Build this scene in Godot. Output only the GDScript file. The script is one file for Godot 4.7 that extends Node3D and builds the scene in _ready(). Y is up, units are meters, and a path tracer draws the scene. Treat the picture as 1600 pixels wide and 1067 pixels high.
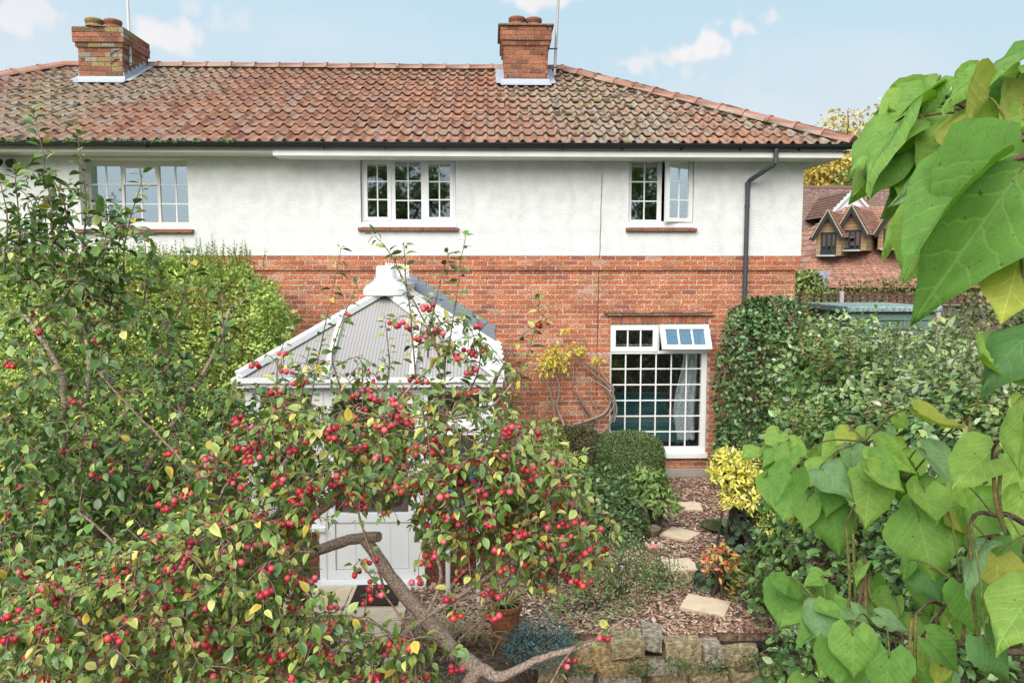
extends Node3D
# A semi-detached house seen over a garden: brick below, white roughcast above, crab apple trees in front, a bean tree at the side.

const EYE := Vector3(0, 3.22, 0)
const FOCAL := 1180.0
const EXPO := 1.85
var aim := Basis()
var rng := RandomNumberGenerator.new()
var noise := FastNoiseLite.new()
var M := {}

class Shape:
	var v := PackedVector3Array()
	var n := PackedVector3Array()
	var c := PackedColorArray()
	var uv := PackedVector2Array()
	var ix := PackedInt32Array()
	var col := Color.WHITE
	func vert(p: Vector3, nn: Vector3, u := Vector2.ZERO) -> int:
		v.append(p); n.append(nn); c.append(col); uv.append(u)
		return v.size() - 1
	func quad(a: Vector3, b: Vector3, cc: Vector3, d: Vector3) -> void:   # counter-clockwise seen from outside
		var nn := (b - a).cross(d - a)
		if nn.length_squared() < 1e-16: nn = (cc - b).cross(d - b)
		nn = nn.normalized()
		var lx := (b - a).length()
		var ly := (d - a).length()
		var i := vert(a, nn, Vector2(0, 0)); vert(b, nn, Vector2(lx, 0)); vert(cc, nn, Vector2(lx, ly)); vert(d, nn, Vector2(0, ly))
		ix.append_array([i, i + 2, i + 1, i, i + 3, i + 2])
	func tri(a: Vector3, b: Vector3, cc: Vector3) -> void:
		var nn := (b - a).cross(cc - a).normalized()
		var i := vert(a, nn); vert(b, nn); vert(cc, nn)
		ix.append_array([i, i + 2, i + 1])
	func box(o: Vector3, s: Vector3, bs := Basis.IDENTITY) -> void:
		var x := bs.x * s.x * 0.5; var y := bs.y * s.y * 0.5; var z := bs.z * s.z * 0.5
		quad(o - x - y + z, o + x - y + z, o + x + y + z, o - x + y + z)
		quad(o + x - y - z, o - x - y - z, o - x + y - z, o + x + y - z)
		quad(o + x - y + z, o + x - y - z, o + x + y - z, o + x + y + z)
		quad(o - x - y - z, o - x - y + z, o - x + y + z, o - x + y - z)
		quad(o - x + y + z, o + x + y + z, o + x + y - z, o - x + y - z)
		quad(o - x - y - z, o + x - y - z, o + x - y + z, o - x - y + z)
	func span(a: Vector3, b: Vector3) -> void:   # a box between two corners
		box((a + b) * 0.5, (b - a).abs())
	func bar(a: Vector3, b: Vector3, w: float, h: float, up := Vector3.UP) -> void:   # a box-section bar from a to b
		var z := (b - a).normalized()
		var x := up.cross(z).normalized()
		var y := z.cross(x)
		box((a + b) * 0.5, Vector3(w, h, (b - a).length()), Basis(x, y, z))
	func brick(o: Vector3, s: Vector3, bev := 0.006) -> void:   # box whose front (+z) edges are chamfered
		var x := s.x * 0.5; var y := s.y * 0.5; var z := s.z * 0.5
		var f := [Vector3(-x + bev, -y + bev, z), Vector3(x - bev, -y + bev, z), Vector3(x - bev, y - bev, z), Vector3(-x + bev, y - bev, z)]
		var m := [Vector3(-x, -y, z - bev), Vector3(x, -y, z - bev), Vector3(x, y, z - bev), Vector3(-x, y, z - bev)]
		var k := [Vector3(-x, -y, -z), Vector3(x, -y, -z), Vector3(x, y, -z), Vector3(-x, y, -z)]
		quad(o + f[0], o + f[1], o + f[2], o + f[3])
		for i in 4:
			var j := (i + 1) % 4
			quad(o + m[i], o + m[j], o + f[j], o + f[i])
			quad(o + k[i], o + k[j], o + m[j], o + m[i])
	func tube(p: PackedVector3Array, r: PackedFloat32Array, sides := 6, caps := true) -> void:
		var rows := p.size()
		if rows < 2: return
		var t := (p[1] - p[0]).normalized()
		var u := t.cross(Vector3.UP if absf(t.y) < 0.9 else Vector3.RIGHT).normalized()
		var first := v.size()
		for k in rows:
			var t2 := (p[mini(k + 1, rows - 1)] - p[maxi(k - 1, 0)]).normalized()
			u = (u - t2 * u.dot(t2)).normalized()
			var w := t2.cross(u)
			for s in sides + 1:
				var a := TAU * s / sides
				var d := u * cos(a) + w * sin(a)
				vert(p[k] + d * r[k], d, Vector2(float(s) / sides, k * 0.3))
		for k in rows - 1:
			for s in sides:
				var a := first + k * (sides + 1) + s
				var b := a + sides + 1
				ix.append_array([a, b, a + 1, a + 1, b, b + 1])
		if caps:
			for e in [0, rows - 1]:
				var o := p[e]
				var dir := (p[0] - p[1]).normalized() if e == 0 else (p[rows - 1] - p[rows - 2]).normalized()
				var ci := vert(o, dir)
				var st := v.size()
				for s in sides: vert(v[first + e * (sides + 1) + s], dir)
				for s in sides:
					if e == 0: ix.append_array([ci, st + s, st + (s + 1) % sides])
					else: ix.append_array([ci, st + (s + 1) % sides, st + s])
	func grid(p: Array, cols: Array = [], rows_uv: Array = []) -> void:   # p[row][col]; outside is along (column step) x (row step)
		var nr := p.size()
		var nc: int = p[0].size()
		var first := v.size()
		for r in nr:
			for k in nc:
				var du: Vector3 = p[r][mini(k + 1, nc - 1)] - p[r][maxi(k - 1, 0)]
				var dv: Vector3 = p[mini(r + 1, nr - 1)][k] - p[maxi(r - 1, 0)][k]
				var nn := du.cross(dv)
				nn = nn.normalized() if nn.length_squared() > 1e-18 else Vector3.UP
				if cols.size(): col = cols[r][k]
				vert(p[r][k], nn, rows_uv[r][k] if rows_uv.size() else Vector2(float(k) / (nc - 1), float(r) / (nr - 1)))
		for r in nr - 1:
			for k in nc - 1:
				var a := first + r * nc + k
				var b := a + nc
				ix.append_array([a, b + 1, a + 1, a, b, b + 1])
	func lathe(o: Vector3, prof: PackedVector2Array, sides := 16) -> void:   # (radius, height) upwards, outside facing out
		var rows := []
		for q in prof:
			var row := []
			for s in sides + 1:
				var a := -TAU * s / sides
				row.append(o + Vector3(cos(a) * q.x, q.y, sin(a) * q.x))
			rows.append(row)
		grid(rows)
	func mesh() -> ArrayMesh:
		var a := []
		a.resize(Mesh.ARRAY_MAX)
		a[Mesh.ARRAY_VERTEX] = v; a[Mesh.ARRAY_NORMAL] = n; a[Mesh.ARRAY_COLOR] = c; a[Mesh.ARRAY_TEX_UV] = uv; a[Mesh.ARRAY_INDEX] = ix
		var m := ArrayMesh.new()
		m.add_surface_from_arrays(Mesh.PRIMITIVE_TRIANGLES, a)
		return m

# ---------------------------------------------------------------- helpers
func pt(x: float, y: float, d: float) -> Vector3:   # the point a distance d in front of the camera's foot, seen at photograph pixel (x, y)
	var r := aim * Vector3((x - 800.0) / FOCAL, -(y - 533.5) / FOCAL, -1.0)
	return EYE + r * (d / -r.z)
func rf(a: float, b: float) -> float: return rng.randf_range(a, b)
func rdir() -> Vector3:
	var z := rf(-1, 1); var a := rf(0, TAU); var s := sqrt(1.0 - z * z)
	return Vector3(s * cos(a), z, s * sin(a))
func nz(p: Vector3, f: float) -> float: return noise.get_noise_3dv(p * f)
func lin(r: float, g: float, b: float, a := 1.0) -> Color: return Color(r, g, b, a).linear_to_srgb()
func V2(x, y) -> Vector2: return Vector2(x, y)
func obj(called: String, shape, material, parent: Node = self) -> MeshInstance3D:
	var o := MeshInstance3D.new()
	o.name = called
	o.mesh = shape.mesh() if shape is Shape else shape
	o.material_override = material
	parent.add_child(o, true)
	return o
func tag(o: Node, label: String, category := "", group := "", kind := "") -> Node:
	if label: o.set_meta("label", label)
	if category: o.set_meta("category", category)
	if group: o.set_meta("group", group)
	if kind: o.set_meta("kind", kind)
	return o
func thing(called: String, label: String, category: String, at := Vector3.ZERO, group := "") -> Node3D:
	var o := Node3D.new()
	o.name = called
	add_child(o, true)
	o.position = at
	tag(o, label, category, group)
	return o
func node(called: String, parent: Node, at := Vector3.ZERO) -> Node3D:
	var o := Node3D.new()
	o.name = called
	parent.add_child(o, true)
	o.position = at
	return o
func struct(called: String, shape, material, label: String, parent: Node = self) -> MeshInstance3D:
	var o := obj(called, shape, material, parent)
	tag(o, label, "", "", "structure")
	return o
func many(called: String, mesh: Mesh, material: Material, where: Array, tints: Array, parent: Node = self) -> MultiMeshInstance3D:
	var mm := MultiMesh.new()
	mm.transform_format = MultiMesh.TRANSFORM_3D
	mm.use_colors = true
	mm.mesh = mesh
	mm.instance_count = where.size()
	for i in where.size():
		mm.set_instance_transform(i, where[i])
		mm.set_instance_color(i, tints[i])
	var o := MultiMeshInstance3D.new()
	o.name = called
	o.multimesh = mm
	o.material_override = material
	o.set_meta("kind", "stuff")
	parent.add_child(o, true)
	return o
func mat(c: Color, rough := 0.8, metal := 0.0) -> StandardMaterial3D:
	var m := StandardMaterial3D.new()
	m.albedo_color = c
	m.roughness = rough
	m.metallic = metal
	return m
func tinted(rough := 0.85, tex: Texture2D = null, tile := 1.0, world := true) -> StandardMaterial3D:   # takes its colour from the vertices
	var m := mat(Color.WHITE, rough)
	m.vertex_color_use_as_albedo = true
	if tex:
		m.albedo_texture = tex
		m.uv1_triplanar = true
		m.uv1_world_triplanar = world
		m.uv1_scale = Vector3.ONE * tile
	return m
func noise_image(side: int, freq: float, oct: int, lo: float, hi: float, gain := 1.0, kind := FastNoiseLite.TYPE_SIMPLEX_SMOOTH, sd := 1) -> Image:
	var f := FastNoiseLite.new()
	f.seed = sd
	f.noise_type = kind
	f.frequency = freq
	f.fractal_octaves = oct
	var im := f.get_seamless_image(side, side)
	im.convert(Image.FORMAT_RGB8)
	for y in side:
		for x in side:
			var k := im.get_pixel(x, y).r
			k = lo + (hi - lo) * clampf((k - 0.5) * gain + 0.5, 0, 1)
			im.set_pixel(x, y, Color(k, k, k))
	return im
func tex(im: Image) -> ImageTexture: return ImageTexture.create_from_image(im)
func bump(m: StandardMaterial3D, t: Texture2D, cm: float) -> StandardMaterial3D:
	m.heightmap_enabled = true
	m.heightmap_texture = t
	m.heightmap_scale = cm
	return m
func wall(sh: Shape, x0: float, x1: float, y0: float, y1: float, zf: float, zb: float, holes: Array) -> void:   # a wall across x with rectangular openings; zf faces +z
	var xs := [x0, x1]; var ys := [y0, y1]
	for h in holes:
		for k in [h.position.x, h.end.x]: if k > x0 and k < x1 and not xs.has(k): xs.append(k)
		for k in [h.position.y, h.end.y]: if k > y0 and k < y1 and not ys.has(k): ys.append(k)
	xs.sort(); ys.sort()
	for i in xs.size() - 1:
		for j in ys.size() - 1:
			if open_cell(xs, ys, i, j, holes): continue
			var a: float = xs[i]; var b: float = xs[i + 1]; var c: float = ys[j]; var d: float = ys[j + 1]
			sh.quad(Vector3(a, c, zf), Vector3(b, c, zf), Vector3(b, d, zf), Vector3(a, d, zf))
			sh.quad(Vector3(b, c, zb), Vector3(a, c, zb), Vector3(a, d, zb), Vector3(b, d, zb))
			if open_cell(xs, ys, i + 1, j, holes): sh.quad(Vector3(b, c, zf), Vector3(b, c, zb), Vector3(b, d, zb), Vector3(b, d, zf))
			if open_cell(xs, ys, i - 1, j, holes): sh.quad(Vector3(a, c, zb), Vector3(a, c, zf), Vector3(a, d, zf), Vector3(a, d, zb))
			if open_cell(xs, ys, i, j + 1, holes): sh.quad(Vector3(a, d, zf), Vector3(b, d, zf), Vector3(b, d, zb), Vector3(a, d, zb))
			if open_cell(xs, ys, i, j - 1, holes): sh.quad(Vector3(a, c, zb), Vector3(b, c, zb), Vector3(b, c, zf), Vector3(a, c, zf))
func open_cell(xs: Array, ys: Array, i: int, j: int, holes: Array) -> bool:
	if i < 0 or j < 0 or i >= xs.size() - 1 or j >= ys.size() - 1: return true
	var p := Vector2((xs[i] + xs[i + 1]) * 0.5, (ys[j] + ys[j + 1]) * 0.5)
	for h in holes: if h.has_point(p): return true
	return false
func spline(p: Array, per := 4) -> PackedVector3Array:   # a smooth line through the points
	var out := PackedVector3Array()
	for i in p.size() - 1:
		var a: Vector3 = p[maxi(i - 1, 0)]; var b: Vector3 = p[i]; var c: Vector3 = p[i + 1]; var d: Vector3 = p[mini(i + 2, p.size() - 1)]
		for k in per: out.append(b.cubic_interpolate(c, a, d, float(k) / per))
	out.append(p[p.size() - 1])
	return out
func taper(count: int, a: float, b: float) -> PackedFloat32Array:
	var out := PackedFloat32Array()
	for i in count: out.append(lerpf(a, b, float(i) / maxi(count - 1, 1)))
	return out
func wobble(p: PackedVector3Array, k: float, f: float) -> PackedVector3Array:
	for i in p.size():
		p[i] += Vector3(nz(p[i], f), nz(p[i] + Vector3(31, 0, 0), f), nz(p[i] + Vector3(0, 57, 0), f)) * k
	return p

# ---------------------------------------------------------------- materials
func make_materials() -> void:
	noise.seed = 5
	noise.frequency = 1.0
	noise.fractal_octaves = 3
	var grain := tex(noise_image(256, 0.03, 4, 0.62, 1.0, 1.5))
	var speck := tex(noise_image(512, 0.035, 5, 0.58, 1.0, 2.2, FastNoiseLite.TYPE_SIMPLEX_SMOOTH, 4))
	var rough := tex(noise_image(512, 0.045, 3, 0.0, 1.0, 1.7, FastNoiseLite.TYPE_SIMPLEX_SMOOTH, 7))
	var soft := tex(noise_image(256, 0.012, 4, 0.94, 1.0, 1.2, FastNoiseLite.TYPE_SIMPLEX_SMOOTH, 9))
	M.grain = grain
	M.rough_tex = rough
	M.brick = bump(tinted(0.9, speck, 2.2), rough, 0.25)
	M.mortar = bump(tinted(0.95, grain, 3.0), rough, 0.2)
	var crust := tex(noise_image(512, 0.06, 4, 0.55, 1.0, 2.6, FastNoiseLite.TYPE_SIMPLEX_SMOOTH, 14))
	M.tile = bump(tinted(0.85, crust, 2.6), rough, 0.3)
	M.stone = bump(tinted(0.9, grain, 2.2), rough, 0.6)
	M.slab = bump(tinted(0.9, soft, 2.0), rough, 0.12)
	M.render = bump(tinted(0.9, soft, 0.35), rough, 0.4)
	M.render.uv1_scale = Vector3.ONE * 1.3
	# old weather: faint runs and damp marks, wider than they are tall
	var worn := tex(noise_image(256, 0.02, 5, 0.90, 1.0, 2.0, FastNoiseLite.TYPE_SIMPLEX_SMOOTH, 21))
	var faint := tex(noise_image(256, 0.02, 5, 0.968, 1.0, 1.6, FastNoiseLite.TYPE_SIMPLEX_SMOOTH, 22))
	for k in ["render", "brick", "mortar"]:
		M[k].detail_enabled = true
		M[k].detail_albedo = faint if k == "render" else worn
		M[k].detail_blend_mode = BaseMaterial3D.BLEND_MODE_MUL
		M[k].detail_uv_layer = BaseMaterial3D.DETAIL_UV_2
		M[k].uv2_triplanar = true
		M[k].uv2_world_triplanar = true
		M[k].uv2_scale = Vector3(0.55, 0.22, 0.4) if k == "render" else Vector3(0.35, 0.5, 0.4)
	M.paint = tinted(0.45, soft, 0.6)
	M.upvc = mat(lin(0.76, 0.76, 0.76), 0.3)
	M.plain = tinted(0.75, grain, 1.5)
	M.black = mat(lin(0.018, 0.02, 0.022), 0.35)
	M.grey_pipe = mat(lin(0.045, 0.05, 0.055), 0.4)
	M.lead = bump(mat(lin(0.42, 0.46, 0.52), 0.5, 0.2), rough, 0.2)
	M.dull_lead = bump(mat(lin(0.20, 0.235, 0.28), 0.55, 0.2), rough, 0.2)
	M.steel = mat(lin(0.35, 0.34, 0.33), 0.4, 0.7)
	M.bark = bump(tinted(0.85, speck, 3.0), rough, 0.25)
	M.wood = bump(tinted(0.85, grain, 4.0), rough, 0.2)
	M.clay = bump(tinted(0.85, grain, 2.5), rough, 0.15)
	M.ground = bump(tinted(1.0, speck, 0.8), rough, 1.5)
	M.cloth = tinted(0.9, grain, 3.0)
	M.cloth.rim_enabled = true
	var clear := Image.create(4, 4, false, Image.FORMAT_RGB8)
	clear.fill(Color.WHITE)
	for k in [["glass", 0.26], ["glass_sky", 0.55], ["glass_dim", 0.06]]:
		var g := mat(Color(0.90, 0.95, 0.96, k[1]), 0.02, 1.0)   # a coated double pane: part mirror, part clear
		g.albedo_texture = tex(clear)
		g.transparency = BaseMaterial3D.TRANSPARENCY_ALPHA
		M[k[0]] = g
	var pm := mat(lin(0.40, 0.375, 0.36), 0.4)
	var rib := Image.create(64, 8, false, Image.FORMAT_RGB8)
	for x in 64:
		var k := 0.74 if x % 16 < 3 else 1.0 - 0.06 * float(x % 16) / 16.0
		for y in 8: rib.set_pixel(x, y, Color(k, k, k))
	pm.albedo_texture = tex(rib)
	pm.uv1_scale = Vector3(7.0, 1, 1)
	pm.backlight_enabled = true
	pm.backlight = Color(0.3, 0.28, 0.26)
	M.poly = pm
	for k in [["leaf", 0.42, 0.5], ["gloss", 0.3, 0.25], ["matt", 0.55, 0.45]]:
		var l := tinted(k[1])
		l.backlight_enabled = true
		l.backlight = Color(k[2], k[2], k[2] * 0.6)
		M[k[0]] = l
	# veins of the bean tree's leaves: a pale midrib, side veins, cross veins, a fine net and small blemishes, as colour and as relief
	var side := 384
	var im := Image.create(side, side, false, Image.FORMAT_RGB8)
	var hm := Image.create(side, side, false, Image.FORMAT_RGB8)
	for y in side:
		for x in side:
			var px := x * 256.0 / side
			var py := y * 256.0 / side
			var s := absf(float(x) / side - 0.5) * 2.0
			var t := float(y) / side
			var d := s * 0.5
			var left := 1.0 if x < side / 2 else 0.0
			var bend := 0.02 * noise.get_noise_2d(px * 0.03, py * 0.03 + 300.0)
			var lane := 9.0
			for k in 7:
				var t0 := -0.05 + (0.10 + 0.012 * k) * k + left * 0.035 * (1.0 if k > 0 else 0.0)
				var dd := t + bend - (t0 + (0.62 - 0.3 * t0) * s - 0.10 * s * s)
				lane = minf(lane, absf(dd))
				d = minf(d, absf(dd) * 0.85 + 0.002 + 0.004 * s)
			var rung := absf(fposmod(s * 9.0 + 1.6 * noise.get_noise_2d(px * 0.03, py * 0.03) + t * 2.0, 1.0) - 0.5)
			var cell := absf(noise.get_noise_2d(px * 0.13, py * 0.13))
			var vein := 1.0 - smoothstep(0.003, 0.012, d)
			var cross := (1.0 - smoothstep(0.0, 0.10, rung)) * smoothstep(0.005, 0.02, lane)
			var net := 1.0 - smoothstep(0.0, 0.09, cell)
			var mott := 0.5 + 0.5 * noise.get_noise_2d(px * 0.012 + 90.0, py * 0.012)
			var fine := noise.get_noise_2d(px * 0.25, py * 0.25 + 70.0)
			var k2 := 0.80 + 0.17 * mott + vein * 0.10 - net * 0.06 - cross * 0.05 + 0.05 * fine
			var spot := smoothstep(0.56, 0.66, noise.get_noise_2d(px * 0.042 + 400.0, py * 0.042)) * 0.6
			var col := Vector3(k2 + vein * 0.06, k2, k2 - 0.03 + vein * 0.05).lerp(Vector3(0.62, 0.42, 0.25), spot)
			im.set_pixel(x, y, Color(clampf(col.x, 0, 1), clampf(col.y, 0, 1), clampf(col.z, 0, 1)))
			var h := clampf(0.6 - 0.4 * (1.0 - smoothstep(0.0, 0.04, d)) - 0.12 * net - 0.14 * cross + 0.25 * mott, 0, 1)
			hm.set_pixel(x, y, Color(h, h, h))
	M.vein = tex(im)
	M.vein_h = tex(hm)

func _ready() -> void:
	rng.seed = 11
	# camera
	aim = Basis(Vector3.UP, deg_to_rad(-1.7)) * Basis(Vector3.RIGHT, deg_to_rad(-5.2))
	var cam := Camera3D.new()
	cam.name = "camera"
	cam.transform = Transform3D(aim, EYE)
	cam.fov = rad_to_deg(2.0 * atan(533.5 / FOCAL))
	cam.near = 0.05
	cam.far = 2000.0
	add_child(cam)
	cam.current = true
	# sky and exposure
	var env := Environment.new()
	env.background_mode = Environment.BG_SKY
	var sky := Sky.new()
	var pano := PanoramaSkyMaterial.new()
	pano.panorama = sky_picture()
	sky.sky_material = pano
	env.sky = sky
	env.tonemap_mode = Environment.TONE_MAPPER_LINEAR
	env.tonemap_exposure = EXPO
	env.sdfgi_enabled = true
	env.ssao_enabled = true
	env.ssil_enabled = true
	var we := WorldEnvironment.new()
	we.name = "world_environment"
	we.environment = env
	add_child(we)
	# a veiled sun, high behind the camera's left shoulder
	var sun := DirectionalLight3D.new()
	sun.name = "sun"
	sun.light_color = Color(1.0, 0.975, 0.94)
	sun.light_energy = 0.95
	sun.light_angular_distance = 58.0
	sun.shadow_enabled = true
	add_child(sun)
	sun.look_at_from_position(Vector3(-8, 18, 19), Vector3.ZERO)
	make_materials()
	ground()
	house()
	conservatory()
	beyond()
	garden()
	climbers_and_hedges()
	crab_trees()
	bean_tree()

func sky_picture() -> ImageTexture:
	var w := 2048
	var h := 1024
	var im := Image.create(w, h, false, Image.FORMAT_RGBAF)
	var fn := FastNoiseLite.new()
	fn.seed = 3
	fn.frequency = 1.0
	fn.fractal_octaves = 5
	# cumulus in view: pixel, size in pixels, thickness
	var puffs := []
	for p in [[255, 62, 46, 1.0], [285, 70, 30, 0.8], [22, 24, 44, 0.8], [60, 38, 24, 0.5], [350, 25, 38, 0.4], [1085, 78, 38, 1.0], [1045, 98, 22, 0.7], [1000, 103, 30, 0.8], [1156, 45, 25, 0.9], [1200, 33, 19, 0.8], [855, -6, 42, 1.0], [980, 98, 16, 0.6], [1075, 115, 26, 0.5], [430, 72, 50, 0.2], [640, 80, 60, 0.12], [1180, 160, 70, 0.25], [1260, 165, 60, 0.2], [1060, 140, 40, 0.2], [470, 45, 30, 0.2], [310, 15, 22, 0.4]]:
		puffs.append([(pt(p[0], p[1], 1.0) - EYE).normalized(), 1.3 * p[2] / FOCAL, p[3]])
	for y in h:
		var el := PI * (0.5 - (y + 0.5) / h)
		var s := sin(el)
		for x in w:
			var az := TAU * ((x + 0.5) / w)
			var d := Vector3(sin(az) * cos(el), s, -cos(az) * cos(el))
			var up := maxf(s, 0.0)
			var c := Vector3(0.74, 0.80, 0.86).lerp(Vector3(0.55, 0.755, 0.885), smoothstep(0.02, 0.36, up))
			c = c.lerp(Vector3(0.36, 0.57, 0.82), smoothstep(0.3, 1.0, up))
			var cover := 0.0
			if s > -0.02:
				if d.z < -0.6 and s < 0.5:
					for p in puffs:
						var q: Vector3 = d - p[0]
						var dist := Vector2(Vector2(q.x, q.z).length(), q.y * (1.5 if q.y > 0 else 2.6)).length() / float(p[1])
						if dist < 2.2:
							var k := 0.9 - dist + 1.25 * fn.get_noise_3dv(q * (1.1 / float(p[1])) + p[0] * 40.0)
							cover = maxf(cover, smoothstep(0.05, 0.6, k) * p[2])
				# thin sheets high up and heaped cloud over the rest of the sky
				var g := Vector3(d.x, 0, d.z) / (up + 0.22)
				var n1 := fn.get_noise_3dv(g * Vector3(0.5, 1, 0.8) + Vector3(7, 0, 2))
				cover = maxf(cover, 0.28 * smoothstep(0.05, 0.6, n1))
				var n2 := fn.get_noise_3dv(g * 0.9 + Vector3(40, 3, 14.5))
				cover = maxf(cover, (1.0 - smoothstep(0.78, 0.92, up)) * smoothstep(0.08, 0.4, n2) * smoothstep(0.34, 0.5, up + 0.6 * maxf(d.z, 0)))
			var lit := Vector3(0.93, 0.92, 0.93).lerp(Vector3(0.80, 0.80, 0.85), clampf(0.5 + fn.get_noise_3dv(d * 9.0 + Vector3(0, 5, 0)), 0, 1) * 0.6)
			c = c.lerp(lit, cover) / EXPO
			im.set_pixel(x, y, Color(c.x, c.y, c.z))
	return ImageTexture.create_from_image(im)

# ---------------------------------------------------------------- ground
func ground_height(x: float, z: float) -> float:
	var lower := -0.75 * smoothstep(-6.42, -6.3, z) * smoothstep(0.2, 0.45, x)
	var slope := -0.75 * smoothstep(-5.6, -3.0, z) * (1.0 - smoothstep(0.2, 0.45, x))
	return lower + slope + 0.02 * noise.get_noise_2d(x * 1.3, z * 1.3) * (1.0 if z > -11.4 else 0.0)
func ground() -> void:
	var xs := []
	var zs := []
	for k in [-400.0, -200.0, -100.0, -50.0, -25.0, -14.0]: xs.append(k)
	var a := -9.0
	while a < 7.01:
		xs.append(a); a += 0.16
	for k in [10.0, 16.0, 28.0, 50.0, 100.0, 200.0, 400.0]: xs.append(k)
	for k in [300.0, 150.0, 70.0, 30.0, 12.0, 4.0, 1.0, -1.0]: zs.append(k)
	a = -2.5
	while a > -12.0:
		zs.append(a); a -= 0.12
	for k in [-14.0, -17.0, -22.0, -30.0, -50.0, -100.0, -200.0, -500.0]: zs.append(k)
	var p := []
	var cc := []
	for z in zs:
		var row := []
		var cr := []
		for x in xs:
			row.append(Vector3(x, ground_height(x, z), z))
			var soil := Color(0.17, 0.10, 0.065).lerp(Color(0.27, 0.175, 0.12), 0.5 + 0.5 * noise.get_noise_2d(x * 2.0, z * 2.0))
			var away := maxf(smoothstep(8.0, 14.0, absf(x)), maxf(smoothstep(-12.0, -15.0, z), smoothstep(-3.0, 3.0, z)))
			cr.append(soil.lerp(Color(0.07, 0.10, 0.03), away))
		p.append(row); cc.append(cr)
	var s := Shape.new()
	s.grid(p, cc)
	struct("ground", s, M.ground, "brown mulched earth of the garden running on to rough grass beyond")
	# the loose bark that covers the path
	var chip := Shape.new()
	chip.box(Vector3.ZERO, Vector3(0.045, 0.005, 0.014))
	var where := []
	var tint := []
	var pal := [Color(0.60, 0.42, 0.30), Color(0.46, 0.28, 0.19), Color(0.28, 0.15, 0.10), Color(0.76, 0.62, 0.49), Color(0.38, 0.21, 0.14), Color(0.54, 0.35, 0.25)]
	for i in 26000:
		var z := -6.45 - 5.1 * pow(rng.randf(), 1.25)
		var x := rf(-1.2, 4.4)
		var b := Basis(Vector3.UP, rf(0, TAU)) * Basis(Vector3.RIGHT, rf(-0.4, 0.4)) * Basis(Vector3.BACK, rf(-0.3, 0.3))
		where.append(Transform3D(b.scaled_local(Vector3(rf(0.4, 1.25), 1, rf(0.5, 1.4))), Vector3(x, ground_height(x, z) + rf(0.002, 0.018), z)))
		tint.append(pal[rng.randi() % pal.size()] * rf(0.7, 1.15))
	tag(many("bark_chips", chip.mesh(), tinted(0.95), where, tint), "loose brown and tan bark chips covering the garden path")

# ---------------------------------------------------------------- windows
func glazing(parent: Node, xf: Transform3D, x0: float, x1: float, y0: float, y1: float, nx: int, ny: int, fw: float, fd: float, glass: Material, frame_mat: Material, bar_w := 0.02, sash := true) -> void:
	# a frame of four butted rails round nx by ny panes, in the plane z = 0 of xf
	var s := Shape.new()
	if sash:
		s.span(Vector3(x0, y0, -fd), Vector3(x0 + fw, y1, fd)); s.span(Vector3(x1 - fw, y0, -fd), Vector3(x1, y1, fd))
		s.span(Vector3(x0 + fw, y0, -fd), Vector3(x1 - fw, y0 + fw, fd - 0.003)); s.span(Vector3(x0 + fw, y1 - fw, -fd), Vector3(x1 - fw, y1, fd - 0.003))
		obj("sash", s, frame_mat, parent).transform = xf
	var a := x0 + fw; var b := x1 - fw; var c := y0 + fw; var d := y1 - fw
	var cw := (b - a - bar_w * (nx - 1)) / nx
	var ch := (d - c - bar_w * (ny - 1)) / ny
	for i in nx - 1:
		var q := Shape.new()
		var x := a + (i + 1) * cw + i * bar_w
		q.span(Vector3(x, c, -0.012), Vector3(x + bar_w, d, 0.012))
		obj("glazing_bar", q, frame_mat, parent).transform = xf
	for j in ny - 1:
		var q := Shape.new()
		var y := c + (j + 1) * ch + j * bar_w
		for i in nx:
			var x := a + i * (cw + bar_w)
			q.span(Vector3(x, y, -0.011), Vector3(x + cw, y + bar_w, 0.011))
		obj("glazing_bar", q, frame_mat, parent).transform = xf
	var pane := Shape.new()
	pane.span(Vector3(-cw * 0.5, -ch * 0.5, -0.003), Vector3(cw * 0.5, ch * 0.5, 0.003))
	var pm := pane.mesh()
	for i in nx:
		for j in ny:
			var o := obj("glass_pane", pm, glass, parent)
			# old panes never lie quite in one plane
			o.transform = xf * Transform3D(Basis(Vector3.UP, rf(-0.004, 0.004)) * Basis(Vector3.RIGHT, rf(-0.004, 0.004)), Vector3(a + (i + 0.5) * cw + i * bar_w, c + (j + 0.5) * ch + j * bar_w, 0))

# ---------------------------------------------------------------- house
const LX := -11.35
const RX := 4.84
const EAVE := Vector3(0, 5.10, -11.15)
const RIDGE := Vector3(0, 7.13, -15.05)
func roof_y(z: float) -> float: return EAVE.y + (EAVE.z - z) * (RIDGE.y - EAVE.y) / (EAVE.z - RIDGE.z)
func lichen(p: Vector3) -> float:   # how much grows on the tiles: most below the chimneys
	var a := exp(-pow((p.x + 6.5 + 0.25 * (p.z + 14)) / 1.15, 2)) * smoothstep(-11.6, -13.4, p.z) + 0.5 * exp(-pow((p.x + 7.4) / 1.2, 2))
	var b := exp(-pow((p.x - 1.25 - 0.35 * (p.z + 14.0)) / 0.85, 2)) * 0.85 + 0.7 * exp(-pow((p.x - 2.3) / 0.9, 2)) * smoothstep(-11.3, -12.4, p.z)
	var hip := smoothstep(0.8, 0.1, 5.3 - (EAVE.z - p.z) - p.x)
	return clampf(maxf(a, maxf(b, hip * 0.7)) + 0.18 + 0.45 * nz(p, 1.1), 0, 1)
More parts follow.
